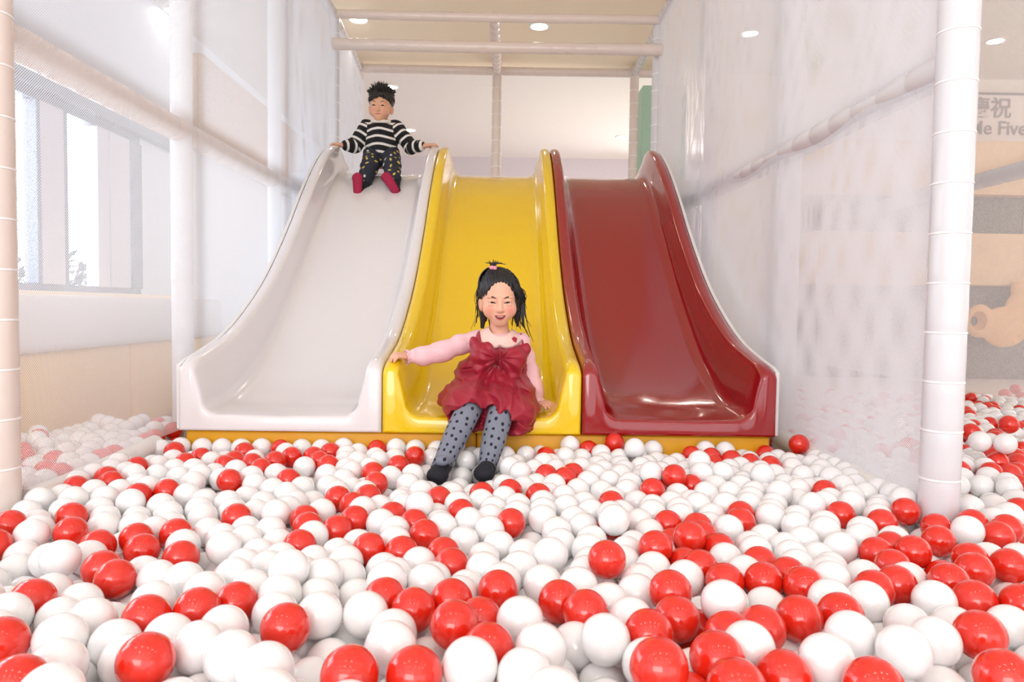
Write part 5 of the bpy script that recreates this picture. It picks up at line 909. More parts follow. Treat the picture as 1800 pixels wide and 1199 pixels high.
    1227,1434,270,0, 796,1448,269,0, 3057,3838,316,0, 2063,3121,323,0, -1543,3365,307,0, 1298,1690,263,0, 2202,3260,323,1, 3085,3907,320,0, 1387,2554,326,0, 1160,2254,327,0, 1260,2552,327,0, -901,2596,327,0,
    47,2598,325,1, 2241,2587,263,0, 435,2309,324,0, 2656,3522,324,0, -1449,3690,263,0, 3103,3323,263,0, 2591,3558,323,0, 2802,3392,263,1, 140,1632,263,0, 2604,4483,358,0, -1092,1238,291,0, -808,1271,287,0,
    3219,4280,323,1, -482,2390,324,0, -1380,2481,326,1, -1087,2114,263,0, 684,2097,263,0, -1919,2161,263,0, 1049,1148,300,0, 3768,4757,263,0, 2871,4691,320,1, -1716,2893,351,0, -1197,2148,323,0, 595,2261,352,0,
    -1980,2995,305,0, 870,1727,263,0, -1635,1628,263,0, 2480,2876,263,0, 1260,2883,263,1, 2503,4564,326,0, 2594,3336,324,1, -1439,3483,313,0, 167,1295,344,0, 3503,4722,316,0, 2891,3085,263,0, -420,1548,331,0,
    2816,4422,327,0, 1613,1779,263,0, 1698,1845,263,0, -1794,2986,326,0, -1506,2063,263,0, 2942,4102,367,0, 797,2352,324,0, -1444,2369,327,0, 868,2337,324,0, 369,2161,263,0, 3357,3908,263,0, 3368,5119,263,0,
    3789,4630,263,1, 3701,4790,263,1, 621,1393,335,0, -1244,1386,275,0, -167,1035,312,1, -1506,3568,263,0, 2810,4784,301,0, 3591,4696,305,0, -43,1864,323,0, 2292,4102,323,0, 3604,4417,305,0, 2581,4570,360,1,
    1853,3174,310,0, 3268,4336,323,0, 2814,3466,263,0, 686,1687,320,0, -1444,2749,327,0, 2192,2550,305,0, -107,1795,263,0, 1857,3750,321,0, 2038,3748,326,0, 2709,3782,324,0, -1026,1376,276,0, 2040,4628,358,0,
    2925,3712,300,0, 3264,3740,263,1, 3424,3642,263,0, -545,1642,263,0, 2759,3332,263,0, 2701,4041,323,0, -718,1873,263,0, 1095,2291,327,0, 217,2270,321,0, 1898,2616,324,0, 416,2232,323,0, -367,2332,324,0,
    -1597,2315,263,0, -998,2294,263,0, 591,2546,316,0, -1642,2520,324,0, -977,2598,326,0, -140,2432,263,0, 1461,2367,263,0, 1009,1866,263,0, -1789,1784,263,0, 2122,2663,263,1, 402,1898,324,0, 449,2021,324,0,
    1770,2899,324,0, 582,1406,273,0, 1677,1990,263,0, -1516,3418,263,0, 2819,2917,263,0, 453,1718,263,0, 1990,3015,323,0, 1545,2928,323,0, 1586,2866,323,0, 649,2073,323,0, 691,2012,324,1, -1674,2493,263,0,
    -1380,2675,263,1, -528,1916,263,0, 1440,2098,302,0, 2066,2098,263,0, -956,1897,263,0, 3160,3371,263,0, 3785,4166,263,0, -972,1161,299,0, 930,1194,296,0, 2923,4536,325,1, 3234,4649,324,0, 732,1278,287,0,
    -18,1258,289,0, 508,1152,300,0, 2657,4744,323,0, 2782,4961,311,0, 1604,4888,314,0, -1812,2612,313,0, -592,2457,327,0, 1260,2253,327,1, 1793,4197,363,0, 3088,5059,263,0, 2727,4840,325,1, 2928,4871,322,1,
    2725,5074,311,1, -495,1046,311,0, -564,1120,303,0, 3324,4881,323,0, 2075,2866,325,0, -1062,1515,304,0, 3037,3984,327,0, 1860,2055,263,0, 458,2379,324,0, 3604,4035,263,0, -1443,2519,327,0, -1568,2521,327,0,
    303,2228,263,1, -833,2450,324,0, 2275,2372,263,0, -1980,2539,327,0, -893,2008,263,0, -1506,2481,327,0, 1999,2398,263,1, 2143,2305,263,1, 320,2541,325,0, 1455,2299,288,1, -938,2661,327,0, -456,2585,327,0,
    564,2661,327,0, 2180,4650,362,0, 2997,4862,297,1, 1263,958,321,0, 2293,5157,263,0, 1751,4995,312,0, 3306,4632,324,0, 3381,4612,321,0, 2401,4260,320,0, 1320,4564,323,0, 3741,4573,263,0, 3766,4503,263,0,
    -35,1183,297,0, 3457,4841,319,1, 2119,4743,331,0, 2921,4637,313,0, 1962,4482,323,1, 2698,4403,323,0, -722,1201,338,0, -1832,3324,324,0, -1001,1229,292,0, -667,1234,291,0, -1714,1891,263,0, 709,2661,326,1,
    966,2661,321,0, 3442,4455,316,1, 457,1612,263,0, -982,1752,263,0, 491,2264,320,0, -1566,2171,263,0, 490,2661,328,0, -1726,1820,263,0, -1069,1875,263,0, -146,1902,263,0, 488,1912,263,0, 2136,2456,263,0,
    -1445,2824,327,0, -344,1909,263,0, -180,1795,263,0, 2529,3372,324,0, 2386,3112,316,0, 1321,3262,327,0, 2048,2663,263,1, -1280,2536,263,0, 1076,2145,324,1, 2081,2346,263,0, 1603,2525,263,0, 1286,1479,265,0,
    -1271,1539,263,0, 3060,3720,263,0, -26,1823,263,0, -222,1764,315,0, 2315,3008,263,1, 520,2024,305,0, -829,1716,263,0, 903,1794,263,1, 2040,2801,323,0, 2102,2734,263,0, 2611,3032,263,0, 1541,3597,322,0,
    -845,1643,263,0, -791,1594,263,0, 2300,2631,263,0, 1890,2985,316,0, 214,2008,323,0, 1260,2215,263,0, -896,2338,324,0, -832,2376,324,0, -827,2661,263,0, 641,2324,263,0, 1782,2260,263,0, 1493,2475,322,0,
    2017,2469,263,0, -476,2263,324,1, 293,2268,325,0, 959,2214,263,0, 1523,2192,263,0, -859,1861,263,0, 1783,2682,323,0, 1848,2129,263,0, 1387,2140,263,1, -569,2275,310,0, 3336,3837,263,0, 2666,3976,324,0,
    3073,3980,263,0, 3454,4286,263,1, 3663,4397,263,0, 2238,4370,324,0, 3150,4509,314,0, 3672,4071,263,0, 3003,3919,324,1, -169,1557,329,0, 2936,3362,263,1, 1831,3619,323,0, 1154,1424,271,0, -684,1307,283,1,
    2744,3848,323,1, 2779,3914,323,0, -1631,3687,263,0, -1493,3488,263,1, 1806,3690,323,0, 2585,3714,324,0, -515,1672,323,0, -1449,1621,263,0, 2349,3208,263,0, 1849,4143,370,0, 653,2030,263,0, 1524,2607,323,0,
    945,1595,263,0, 3122,4365,323,0, 3339,3717,263,0, 2863,3349,263,1, 3040,3898,263,0, 2811,4108,324,0, 3350,4168,263,0, 3610,4113,263,1, 2711,2987,263,0, 2785,2983,263,1, 2681,3055,263,0, 1312,1569,263,0,
    2140,4187,333,0, 2107,4350,324,0, 1762,4435,322,1, 1819,4517,322,1, 1323,4743,327,0, -404,2021,324,0, 2255,5221,263,1, 1782,5085,297,0, 704,2219,330,0, 1948,2783,316,1, -1864,2862,318,0, -1380,2898,263,0,
    1898,4759,324,0, 1793,4834,324,0, 3353,4752,323,0, -132,1488,321,0, 3420,5172,263,0, 2396,5263,263,0, -150,1180,297,0, 2348,4947,316,1, -795,1072,308,0, 180,983,318,0, 1839,4915,312,1, 2303,4887,322,0,
    -1980,3605,263,0, 3745,5056,263,0, 3054,4990,263,0, 1084,918,325,0, 9,1449,329,0, -1765,3291,324,0, 367,1550,319,0, 617,1520,323,0, 3430,4768,322,0, -441,1478,322,0, 1573,3254,324,0,)

from mathutils.bvhtree import BVHTree

# ------------------------------------------------------------------ balls
BR = .0375
_q = np.array(BALL_DATA).reshape(-1, 4)
BP = _q[:, :3] * .001; BC = _q[:, 3]         # colour: 0 white, 1 red
def ico(sub, r):
    import bmesh
    bm = bmesh.new(); bmesh.ops.create_icosphere(bm, subdivisions=sub, radius=r)
    V = np.array([v.co[:] for v in bm.verts]); bm.verts.index_update(); F = np.array([[v.index for v in f.verts] for f in bm.faces]); bm.free(); return V, F
IV, IF = ico(4, BR); JV, JF = ico(3, BR)
def ballmesh(m):
    o = link_mesh('plastic_ball', IV, IF, MATS[m]); me = o.data; bpy.data.objects.remove(o); return me
BM = {0: ballmesh('ball_white'), 1: ballmesh('ball_red')}
def to_px(p):
    q = np.array(p) - CAM; d = q @ FW; return 900 + F_PX * (q @ RT) / d, 599.5 - F_PX * (q @ UP) / d
NOTED = [(600, 1190, 'red ball at the bottom edge left of centre, the biggest red one there'), (236, 1160, 'big red ball low in the left corner of the pit between white balls'),
         (810, 1095, 'big red ball right in front of another red ball, below the girl'), (680, 1055, 'red ball lying free on top, left of the group of three below the girl'),
         (1065, 985, 'shiny red ball lying high on the white balls right of the girl\'s feet'), (1135, 1115, 'big red ball alone among white ones, right of centre near the bottom'),
         (1725, 1118, 'big shiny red ball near the bottom right corner, lying on top'), (1265, 1075, 'white ball raised on top of the others right of centre near the bottom'),
         (1405, 1030, 'big red ball on top of a cluster of red balls at the right'), (415, 911, 'red ball lying free on top, left of the girl in the middle of the pit'),
         (655, 967, 'red ball lying on top of white ones, left of the two stacked reds'), (1162, 967, 'red ball right of the highest red one, in front of the red slide'),
         (106, 980, 'white ball raised on top at the left edge below the cream post'), (1695, 933, 'white ball on top of the others at the foot of the big white post'),
         (872, 1040, 'red ball right of the group of three, below the girl\'s right foot'), (965, 980, 'white ball standing out on top, left of the highest red ball')]
cname = {0: 'white', 1: 'red'}
pix = [to_px(p) for p in BP[:300]]
def zone(u, v, c):
    row = 'in the front rows of the pit' if v > 1060 else ('in the middle rows of the pit' if v > 930 else 'in the farther rows of the pit')
    colm = ['at the left edge', 'left of centre', 'in the centre', 'right of centre', 'at the right edge'][int(min(max(u / 360, 0), 4))]
    return 'glossy %s ball %s %s' % (cname[c], row, colm), '%s balls %s %s' % (cname[c], row, colm)
special = {}
for (u, v, lb) in NOTED:
    want = 1 if ('red ball' in lb.split(',')[0] and not lb.startswith('white')) else 0
    best = min((((pu - u) ** 2 + (pv - v) ** 2, i) for i, (pu, pv) in enumerate(pix) if BC[i] == want and i not in special))
    if best[0] < 1200: special[best[1]] = lb
first = {}
for i in range(300):
    c = int(BC[i])
    if c not in first: o = first[c] = bpy.data.objects.new('plastic_ball', BM[c])
    else: o = first[c].copy()
    COL.objects.link(o); o.location = BP[i].tolist()
    lb, gp = zone(*pix[i], c)
    o['label'] = special.get(i, lb); o['category'] = 'ball'; o['group'] = gp
rest = np.arange(300, len(BP))
V = (JV[None] + BP[rest][:, None]).reshape(-1, 3); Fq = (JF[None] + (np.arange(len(rest)) * len(JV))[:, None, None]).reshape(-1, 3)
o = link_mesh('plastic_balls', V, Fq, MATS['ball_white']); o.data.materials.append(MATS['ball_red'])
o.data.polygons.foreach_set('material_index', np.repeat(BC[rest], len(JF)).astype(np.int32))
tag(o, 'countless white balls with scattered red ones filling the pit behind the nearest rows', 'balls', None, 'stuff')

# ------------------------------------------------------------------ children
mat('skin', (226, 168, 140), .5, sss=.15, sss_col=(.012, .005, .003), attr='tint')
mat('hair_black', (20, 17, 18), .38, spec=.5)
mat('hair_brown', (30, 24, 22), .5)
mat('eye_dark', (28, 18, 16), .15)
mat('eye_white', (225, 218, 214), .3)
mat('lip', (196, 92, 88), .45)
mat('mouth_dark', (110, 32, 34), .5)
mat('teeth', (226, 205, 198), .3)
mat('dress_red', (158, 22, 46), .45, sheen=.05, bump=.15, bscale=35, var=.04, vscale=12)
mat('blouse_pink', (242, 196, 202), .8, bump=.12, bscale=50)
mat('collar_pink', (248, 208, 196), .8, bump=.1, bscale=90)
mat('pearl', (196, 158, 156), .35)
mat('flower_red', (176, 40, 66), .7)
mat('pink_tie', (240, 150, 165), .5)
mat('slipper', (24, 24, 34), .8, bump=.2, bscale=120)
mat('sweater', (22, 22, 26), .9, attr='tint', bump=.2, bscale=90)
mat('knit_cream', (238, 228, 216), .9, bump=.2, bscale=120)
mat('trousers', (34, 38, 52), .85, attr='tint', bump=.15, bscale=40)
mat('sock_magenta', (168, 34, 72), .9, bump=.2, bscale=120)
mat('sock_black', (22, 20, 24), .9)
# tights: grey with dark dots laid out by the leg's own coordinates
mt = mat('tights', (128, 132, 146), .85, bump=.1, bscale=150); nt = mt.node_tree; N = nt.nodes; L = nt.links
uvn = N.new('ShaderNodeUVMap'); vo = N.new('ShaderNodeTexVoronoi'); vo.voronoi_dimensions = '2D'; vo.inputs['Scale'].default_value = 34; vo.inputs['Randomness'].default_value = .45
lt = N.new('ShaderNodeMath'); lt.operation = 'LESS_THAN'; lt.inputs[1].default_value = .20
mxx = N.new('ShaderNodeMix'); mxx.data_type = 'RGBA'; mxx.inputs['A'].default_value = srgb((128, 132, 146)); mxx.inputs['B'].default_value = srgb((30, 32, 48))
L.new(uvn.outputs[0], vo.inputs['Vector']); L.new(vo.outputs['Distance'], lt.inputs[0]); L.new(lt.outputs[0], mxx.inputs['Factor']); L.new(mxx.outputs['Result'], N['Principled BSDF'].inputs['Base Color'])

def frame(right, fwd):
    r = np.array(right, float); r /= np.linalg.norm(r); f = np.array(fwd, float); f -= r * (f @ r); f /= np.linalg.norm(f); return r, f, np.cross(r, f)
class Head:                       # local axes: x = image right, y = backwards, z = up
    def __init__(s, c, yaw=0, roll=0, pit=0, sc=1):
        s.c = np.array(c, float); s.s = sc
        R = Matrix.Rotation(yaw, 3, 'Z') @ Matrix.Rotation(pit, 3, 'X') @ Matrix.Rotation(roll, 3, 'Y'); s.R = np.array(R)
    def __call__(s, x, y, z): return s.c + s.R @ (np.array([x, y, z], float) * s.s)
    def rot(s, a=0, ax='Y'): return s.R @ np.array(Matrix.Rotation(a, 3, ax))
def head_sdf(S, H, smile=False):
    q = H.s; R = H.R
    def e(c, r, k=.01, op='add', Rm=None): S.ell(H(*c), np.array(r) * q, R if Rm is None else Rm, k * q, op)
    def c(a, b, r0, r1, k=.01, op='add'): S.cone(H(*a), H(*b), r0 * q, r1 * q, k * q, op)
    e((0, .012, .03), (.073, .086, .080)); e((0, -.012, -.022), (.064, .066, .078), .02)
    for sx in (-1, 1):
        e((sx * .034, -.046, -.044), (.029, .028, .028), .025)
        e((sx * .072, .008, -.028), (.010, .018, .026), .004, Rm=H.rot(sx * .15)); e((sx * .0785, .0, -.026), (.004, .009, .014), .004, 'sub')
        e((sx * .0295, -.083, -.013), (.020, .010, .011), .012, 'sub')
        e((sx * .0295, -.069, -.0145), (.0155, .0095, .0088), .004)
        e((sx * .0295, -.072, -.006), (.018, .008, .0045), .006); e((sx * .0295, -.071, -.0225), (.016, .007, .004), .006)
        e((sx * .03, -.073, .008), (.022, .008, .005), .012)
        e((sx * .0085, -.080, -.044), (.007, .008, .006), .006)
        e((sx * .0045, -.088, -.0505), (.0028, .004, .002), .002, 'sub')
    e((0, -.05, -.088), (.026, .022, .020), .025); e((0, -.066, -.066), (.024, .014, .018), .015)
    c((0, -.076, -.008), (0, -.086, -.040), .0055, .0085, .012); e((0, -.088, -.043), (.0085, .008, .0075), .006)
def limb_uv(name, pts, rs, m, parent, n=28, steps=10, flat=1.0):
    P_ = catmull(np.array(pts, float), steps); Rr = np.interp(np.linspace(0, 1, len(P_)), np.linspace(0, 1, len(rs)), rs)
    g = G(); g.tube(P_, Rr, n)
    o = g.build(name, m, parent, sharp=80); me = o.data
    s = np.concatenate([[0], np.cumsum(np.linalg.norm(np.diff(P_, axis=0), axis=1))])
    rm = float(np.mean(rs)); uvl = me.uv_layers.new(name='uv')
    for p in me.polygons:
        ks = [me.loops[l].vertex_index % n for l in p.loop_indices]; wrap = max(ks) - min(ks) > n / 2
        for l in p.loop_indices:
            vi = me.loops[l].vertex_index; k = vi % n
            if wrap and k < n / 2: k += n
            uvl.data[l].uv = (k / n * 2 * math.pi * rm, s[min(vi // n, len(s) - 1)])
    return o
def hand(S, wrist, fwd, out, sc=1.0, curl=(.3, .5, .4), thumb=1, spread=.12):
    """wrist point, direction of the fingers, normal of the back of the hand"""
    w = np.array(wrist, float); f = np.array(fwd, float); f /= np.linalg.norm(f); u = np.array(out, float); u -= f * (u @ f); u /= np.linalg.norm(u); s = np.cross(f, u)
    S.cone(w - f * .015, w + f * .012 * sc, .0165 * sc, .0155 * sc, .008)
    lens = [.040, .046, .043, .034]
    for i in range(4):
        o = (i - 1.5) * .0125 * sc
        kn = w + f * (.048 - abs(i - 1.3) * .003) * sc + s * o
        S.cone(w + f * .01 * sc + s * o * .6, kn, .0105 * sc, .0092 * sc, .006)
        d = f * math.cos(spread * (i - 1.5)) + s * math.sin(spread * (i - 1.5)); p = kn; a = 0; L_ = lens[i] * sc
        for j, (fr, cu) in enumerate(zip((.42, .32, .26), curl)):
            a += cu; dd = d * math.cos(a) - u * math.sin(a); q = p + dd * L_ * fr
            S.cone(p, q, (.0082 - .0008 * j) * sc, (.0076 - .0009 * j) * sc, .0025); p = q
    b = w + f * .014 * sc + s * thumb * .016 * sc
    t1 = b + (f * .55 + s * thumb * .8 - u * .25) * .024 * sc; t2 = t1 + (f * .85 + s * thumb * .35 - u * .35) * .022 * sc
    S.cone(b, t1, .0105 * sc, .0088 * sc, .007); S.cone(t1, t2, .0085 * sc, .0072 * sc, .003)
def tint_head(V, H, base, blush, k=.5):
    L_ = (V - H.c) @ H.R / H.s; c = np.tile(np.array(base), (len(V), 1)).astype(float)
    for sx in (-1, 1):
        d = np.sqrt(((L_[:, 0] - sx * .038) / .026) ** 2 + ((L_[:, 2] + .043) / .022) ** 2 + ((L_[:, 1] + .06) / .05) ** 2)
        w = np.clip(1 - d, 0, 1)[:, None] * k; c = c * (1 - w) + np.array(blush) * w
    d = np.sqrt((L_[:, 0] / .014) ** 2 + ((L_[:, 2] + .045) / .013) ** 2 + ((L_[:, 1] + .088) / .02) ** 2)
    w = np.clip(1 - d, 0, 1)[:, None] * k * .5; c = c * (1 - w) + np.array(blush) * w
    return c
def onface(bv, H, x, z, y, off=0.):
    hit = bv.ray_cast(Vector(H(x, -.2, z)), Vector(H.R @ np.array([0, 1., 0])))
    return np.array(hit[0]) + H.R @ np.array([0, off, 0]) if hit[0] is not None else H(x, y, z)
def strip(name, H, pts, rad, m, parent, n=8, sq=1.0, bv=None, off=0.):
    P_ = catmull([H(*p) if bv is None else onface(bv, H, p[0], p[2], p[1], off) for p in pts], 5); t = np.linspace(0, 1, len(P_)); R_ = np.interp(t, np.linspace(0, 1, len(rad)), rad) * H.s
    return G().tube(P_, R_, n).build(name, m, parent, sharp=80)
sk = lambda c: np.array(srgb(c)[:3])

# ---------- the girl at the foot of the yellow slide
def build_girl():
    pel = P3(864, 682, 2.87); che = P3(874, 618, 2.86); nek = P3(878, 586, 2.845)
    root = empty('person', (float(pel[0]), float(pel[1]) - .05, .52), 'small girl in a red pinafore and spotted tights at the foot of the yellow slide', 'person')
    H = Head(P3(877.5, 524, 2.80), yaw=math.radians(3), roll=math.radians(-1), pit=math.radians(4), sc=1.0)
    shl, shr = P3(840, 598, 2.86), P3(915, 602, 2.86)
    ell, wrl = P3(776, 619, 2.80), P3(719, 627, 2.755)
    elr, wrr = P3(932, 655, 2.86), P3(944, 703, 2.84)
    kl, kr = P3(822, 727, 2.60), P3(878, 735, 2.60)
    al, ar = P3(781, 808, 2.47), P3(858, 812, 2.50)
    hl, hr = pel + np.array([-.055, 0, 0]), pel + np.array([.06, 0, 0])
    h = .0024
    S = SDF((-.62, 2.15, .33), (.36, 3.04, 1.24), h)
    head_sdf(S, H)
    S.cone(H(0, .012, -.06), nek - np.array([0, 0, .02]), .036, .038, .015)
    S.cone(che, pel, .062, .072, .03); S.cone(shl, shr, .032, .032, .03); S.cone(che + [0, 0, .02], nek - [0, 0, .03], .06, .045, .02)
    S.chain([shl, ell, wrl], [.030, .024, .017], .01); S.chain([shr, elr, wrr], [.030, .024, .017], .01)
    for a, b, c in ((hl, kl, al), (hr, kr, ar)): S.chain([a, b, c], [.055, .036, .015], .01)
    for a, t in ((al, P3(771, 834, 2.40)), (ar, P3(851, 830, 2.42))): S.cone(a + [0, .004, -.012], t + [0, .012, -.006], .012, .010, .004)
    hand(S, wrl, P3(694, 624, 2.72) - wrl, (0, -.25, 1), .95, (.1, .75, .5), thumb=1, spread=.12)
    hand(S, wrr + [0, 0, -.006], P3(964, 708, 2.80) - wrr, (.1, -.4, 1), .88, (.1, .35, .3), thumb=1)
    V, Q = S.mesh(); b = link_mesh('body', V, Q, MATS['skin'], root)
    fbv = BVHTree.FromPolygons([tuple(v) for v in V], [tuple(int(i) for i in f) for f in Q])
    vcol(b, tint_head(V, H, sk((232, 178, 150)), sk((224, 112, 100)), .75))
    # face
    for sx in (-1, 1):
        strip('eye', H, [(sx * .0295 - .0145, -.0775, -.0155 - sx * .001), (sx * .0295, -.0815, -.0120), (sx * .0295 + .0145, -.0775, -.0155 + sx * .001)], [.0010, .0042, .0010], MATS['eye_dark'], root, bv=fbv, off=0.0008)
        strip('eyebrow', H, [(sx * .016, -.0835, .0035), (sx * .031, -.0815, .0085), (sx * .047, -.070, .003)], [.0016, .0029, .0010], MATS['hair_brown'], root, bv=fbv, off=0.0004)
    # mouth: open smile
    s2 = SDF(H(0, -.08, -.067) - .05, H(0, -.08, -.067) + .05, .0011)
    mp = [onface(fbv, H, x, z, -.08, .0018) for x, z in ((-.022, -.0625), (-.011, -.0675), (0, -.0705), (.011, -.0675), (.022, -.0625))]
    s2.chain(mp, [.0012, .0048, .0058, .0048, .0012], .002)
    V, Q = s2.mesh(); link_mesh('mouth', V, Q, MATS['mouth_dark'], root)
    strip('upper_lip', H, [(-.024, -.0720, -.0610), (-.010, -.0808, -.0635), (0, -.0830, -.0645), (.010, -.0808, -.0635), (.024, -.0720, -.0610)], [.0008, .0022, .0026, .0022, .0008], MATS['lip'], root, bv=fbv, off=0.0003)
    strip('lower_lip', H, [(-.020, -.0740, -.0660), (-.010, -.0805, -.0750), (0, -.0825, -.0772), (.010, -.0805, -.0750), (.020, -.0740, -.0660)], [.0008, .0026, .0034, .0026, .0008], MATS['lip'], root, bv=fbv, off=0.0004)
    strip('teeth', H, [(-.013, -.0835, -.0665), (0, -.0875, -.0680), (.013, -.0835, -.0665)], [.0010, .0017, .0010], MATS['teeth'], root, bv=fbv, off=-0.0028)
    # hair
    s3 = SDF(H.c - [.2, .2, .3], H.c + [.22, .22, .18], .0028)
    s3.ell(H(0, .018, .034), (.081, .094, .087), H.R, 0)
    s3.ell(H(.004, -.100, -.022), (.066, .078, .094), H.R, .012, 'sub')
    s3.ell(H(0, -.05, -.085), (.060, .10, .055), H.R, .01, 'sub')
    for sx in (-1, 1): s3.ell(H(sx * .082, -.012, -.030), (.022, .022, .030), H.R, .006, 'sub')
    s3.cone(H(0, .07, -.01), H(0, .085, -.12), .055, .035, .02)
    s3.cone(H(-.055, .04, -.03), H(-.066, .034, -.118), .027, .007, .02); s3.cone(H(.06, .03, .0), H(.074, .02, -.11), .024, .006, .02)
    s3.cone(H(-.022, -.01, .112), H(-.024, .0, .128), .017, .012, .01)
    V, Q = s3.mesh(lambda X, Y, Z: .0016 * np.sin(X * 520 + 2.5 * np.sin(Y * 60)) * np.ones_like(Y + Z)); hair = link_mesh('hair', V, Q, MATS['hair_black'], root)
    rr = random.Random(3); g = G()
    for i in range(190):                   # combed locks falling from the crown round the sides and back
        th = math.radians(rr.uniform(42, 282)); side = math.sin(th); back = -math.cos(th)
        x0, y0 = math.sin(th), -math.cos(th)
        pts = []
        for f in (0, .25, .5, .75, 1):
            ph = f * 1.45
            pts.append(H(.0835 * math.sin(ph) * x0 - .02 * (1 - f), .018 + .096 * math.sin(ph) * y0, .034 + .089 * math.cos(ph)))
        ln = rr.uniform(.06, .13) * (1.0 if y0 > -.3 else .9); wv = rr.uniform(-.010, .010)
        ex = x0 * (.083 + rr.uniform(-.012, .010)); ey = .018 + y0 * .09
        if side > .55 and rr.random() < .6: ln += .05; wv += .012
        for f in (.35, .7, 1): pts.append(H(ex + wv * math.sin(f * 5) + (.02 * f if side > .5 else -.004 * f), ey + .01 * f, .034 + .089 * math.cos(1.45) - ln * f))
        P_ = catmull(pts, 3); n_ = len(P_); g.tube(P_, [.0026 * (1 - .75 * (k / n_)) for k in range(n_)], 5)
    # long loose strands at the right
    for ex, ez, r_ in ((.098, -.135, .005), (.105, -.152, .0045), (.122, -.172, .0032), (.088, -.12, .005), (.075, -.125, .003), (.112, -.11, .003), (.066, -.105, .003)):
        P_ = catmull([H(.03, .0, .112), H(.07, -.02, .07), H(.083, -.015, .01), H(.084 + (ex - .084) * .4, -.03, -.05), H(ex - .008, -.035, ez * .72), H(ex + .012, -.03, ez)], 5); g.tube(P_, [r_ * (1 - .8 * (k / len(P_)) ** 2) for k in range(len(P_))], 6)
    for ex, ez, r_ in ((-.098, -.115, .0012), (-.112, -.125, .0009), (-.09, -.10, .002)):
        P_ = catmull([H(-.06, .02, .08), H(-.082, .01, .0), H(-.086, .02, -.06), H(ex, .01, ez)], 5); g.tube(P_, [r_] * len(P_), 5)
    for dx, dz in ((-.012, .02), (.0, .026), (.012, .018), (.02, .012), (-.02, .012), (.03, .006), (.006, .022)):   # tuft above the hair tie
        P_ = catmull([H(-.024, -.004, .124), H(-.024 + dx * .6, -.004, .136), H(-.022 + dx * 1.6, -.006, .126 + dz)], 4); g.tube(P_, [.0042 * (1 - .8 * k / len(P_)) for k in range(len(P_))], 5)
    for i in range(80):                    # front hair swept up towards the tie
        a = rr.uniform(-1, 1); jz = rr.uniform(-.010, .004); P_ = catmull([H(a * .062, -.064 + .030 * a * a, .052 + jz - .022 * a * a), H(a * .052 - .004, -.050 + .02 * a * a, .088), H(a * .022 - .018, -.02, .116), H(-.022, -.006, .124)], 4)
        g.tube(P_, [.0022] * len(P_), 5)
    g.build('lock', MATS['hair_black'], hair, sharp=80)
    ht = G(); P_ = [H(-.024 + .013 * math.cos(a), -.008 + .013 * math.sin(a), .121) for a in np.linspace(0, 6.283, 15)]
    ht.tube(P_, .0048, 8); ht.sphere(H(-.030, -.026, .120), (.009, .006, .008)); ht.sphere(H(-.018, -.026, .117), (.008, .006, .007)); ht.build('hair_tie', MATS['pink_tie'], root)['label'] = 'pink hair tie'
    # tights, slippers
    for hp, kn, an, ex in ((hl, kl, al, -1), (hr, kr, ar, 1)):
        limb_uv('tights_leg', [hp, (hp + kn) / 2, kn + [0, 0, .004], kn * .5 + an * .5 + [0, -.006, .004], an, an + (an - kn) * .22], [.062, .054, .047, .044, .034, .031], MATS['tights'], root)
    for an, toe, seen in ((al, P3(769, 836, 2.385), 1), (ar, P3(851, 832, 2.41), 0)):
        s4 = SDF(np.minimum(an, toe) - .09, np.maximum(an, toe) + .09, .0022)
        d = toe - an; d /= np.linalg.norm(d)
        s4.cone(an + [0, .012, -.018], toe, .030, .030, .01); s4.ell(toe, (.036, .040, .027), None, .012)
        V, Q = s4.mesh(); sl = link_mesh('slipper', V, Q, MATS['slipper'], root)
        if seen:
            s5 = SDF(np.minimum(an, toe) - .09, np.maximum(an, toe) + .09, .0022); s5.ell(an * .5 + toe * .5 + [0.004, -.022, .028], (.027, .024, .018), None, 0)
            V, Q = s5.mesh(); o = link_mesh('sock_top', V, Q, MATS['tights'], sl)
            o.data.uv_layers.new(name='uv'); co = V - V.mean(0)
            li = np.zeros(len(o.data.loops), np.int32); o.data.loops.foreach_get('vertex_index', li)
            o.data.uv_layers[0].data.foreach_set('uv', (co[:, [0, 2]])[li].astype(np.float32).ravel())
    # blouse
    lo, hi = np.array([-.60, 2.55, .50]), np.array([.34, 3.06, 1.0])
    def blouse(S, o=0.):
        S.cone(che + [0, .0, .0], pel + [0, 0, .04], .078 + o, .085 + o, .03); S.cone(shl + [.03, 0, -.012], shr - [.03, 0, .012], .040 + o, .040 + o, .035)
        S.cone(nek - [0, 0, .055], nek - [0, -.005, .015], .062 + o, .046 + o, .03)
        S.ell(che + [0, -.02, .01], (.085 + o, .065 + o, .07 + o), None, .03)
    s6 = SDF(lo, hi, .0028); blouse(s6)
    s6.chain([shl, shl * .5 + ell * .5 + [0, 0, .004], ell, ell * .45 + wrl * .55 + [0, 0, -.004], wrl + (ell - wrl) * .12], [.042, .038, .040, .036, .027], .016)
    s6.chain([shr, shr * .5 + elr * .5, elr, elr * .4 + wrr * .6, wrr + (elr - wrr) * .12], [.040, .035, .034, .036, .028], .016)
    s6.ell(nek + [0, -.0, .02], (.047, .05, .05), None, .004, 'sub')
    dl = (wrl - ell) / np.linalg.norm(wrl - ell); dr = (wrr - elr) / np.linalg.norm(wrr - elr)
    def fold(X, Y, Z):
        a = (X - ell[0]) * 60; f = .0016 * np.sin(a + 40 * Z) * np.sin(70 * Z + 30 * X); return f * np.ones_like(Y) + .0012 * np.sin(110 * Z + 60 * Y + 20 * X)
    V, Q = s6.mesh(fold); bl = link_mesh('blouse', V, Q, MATS['blouse_pink'], root)
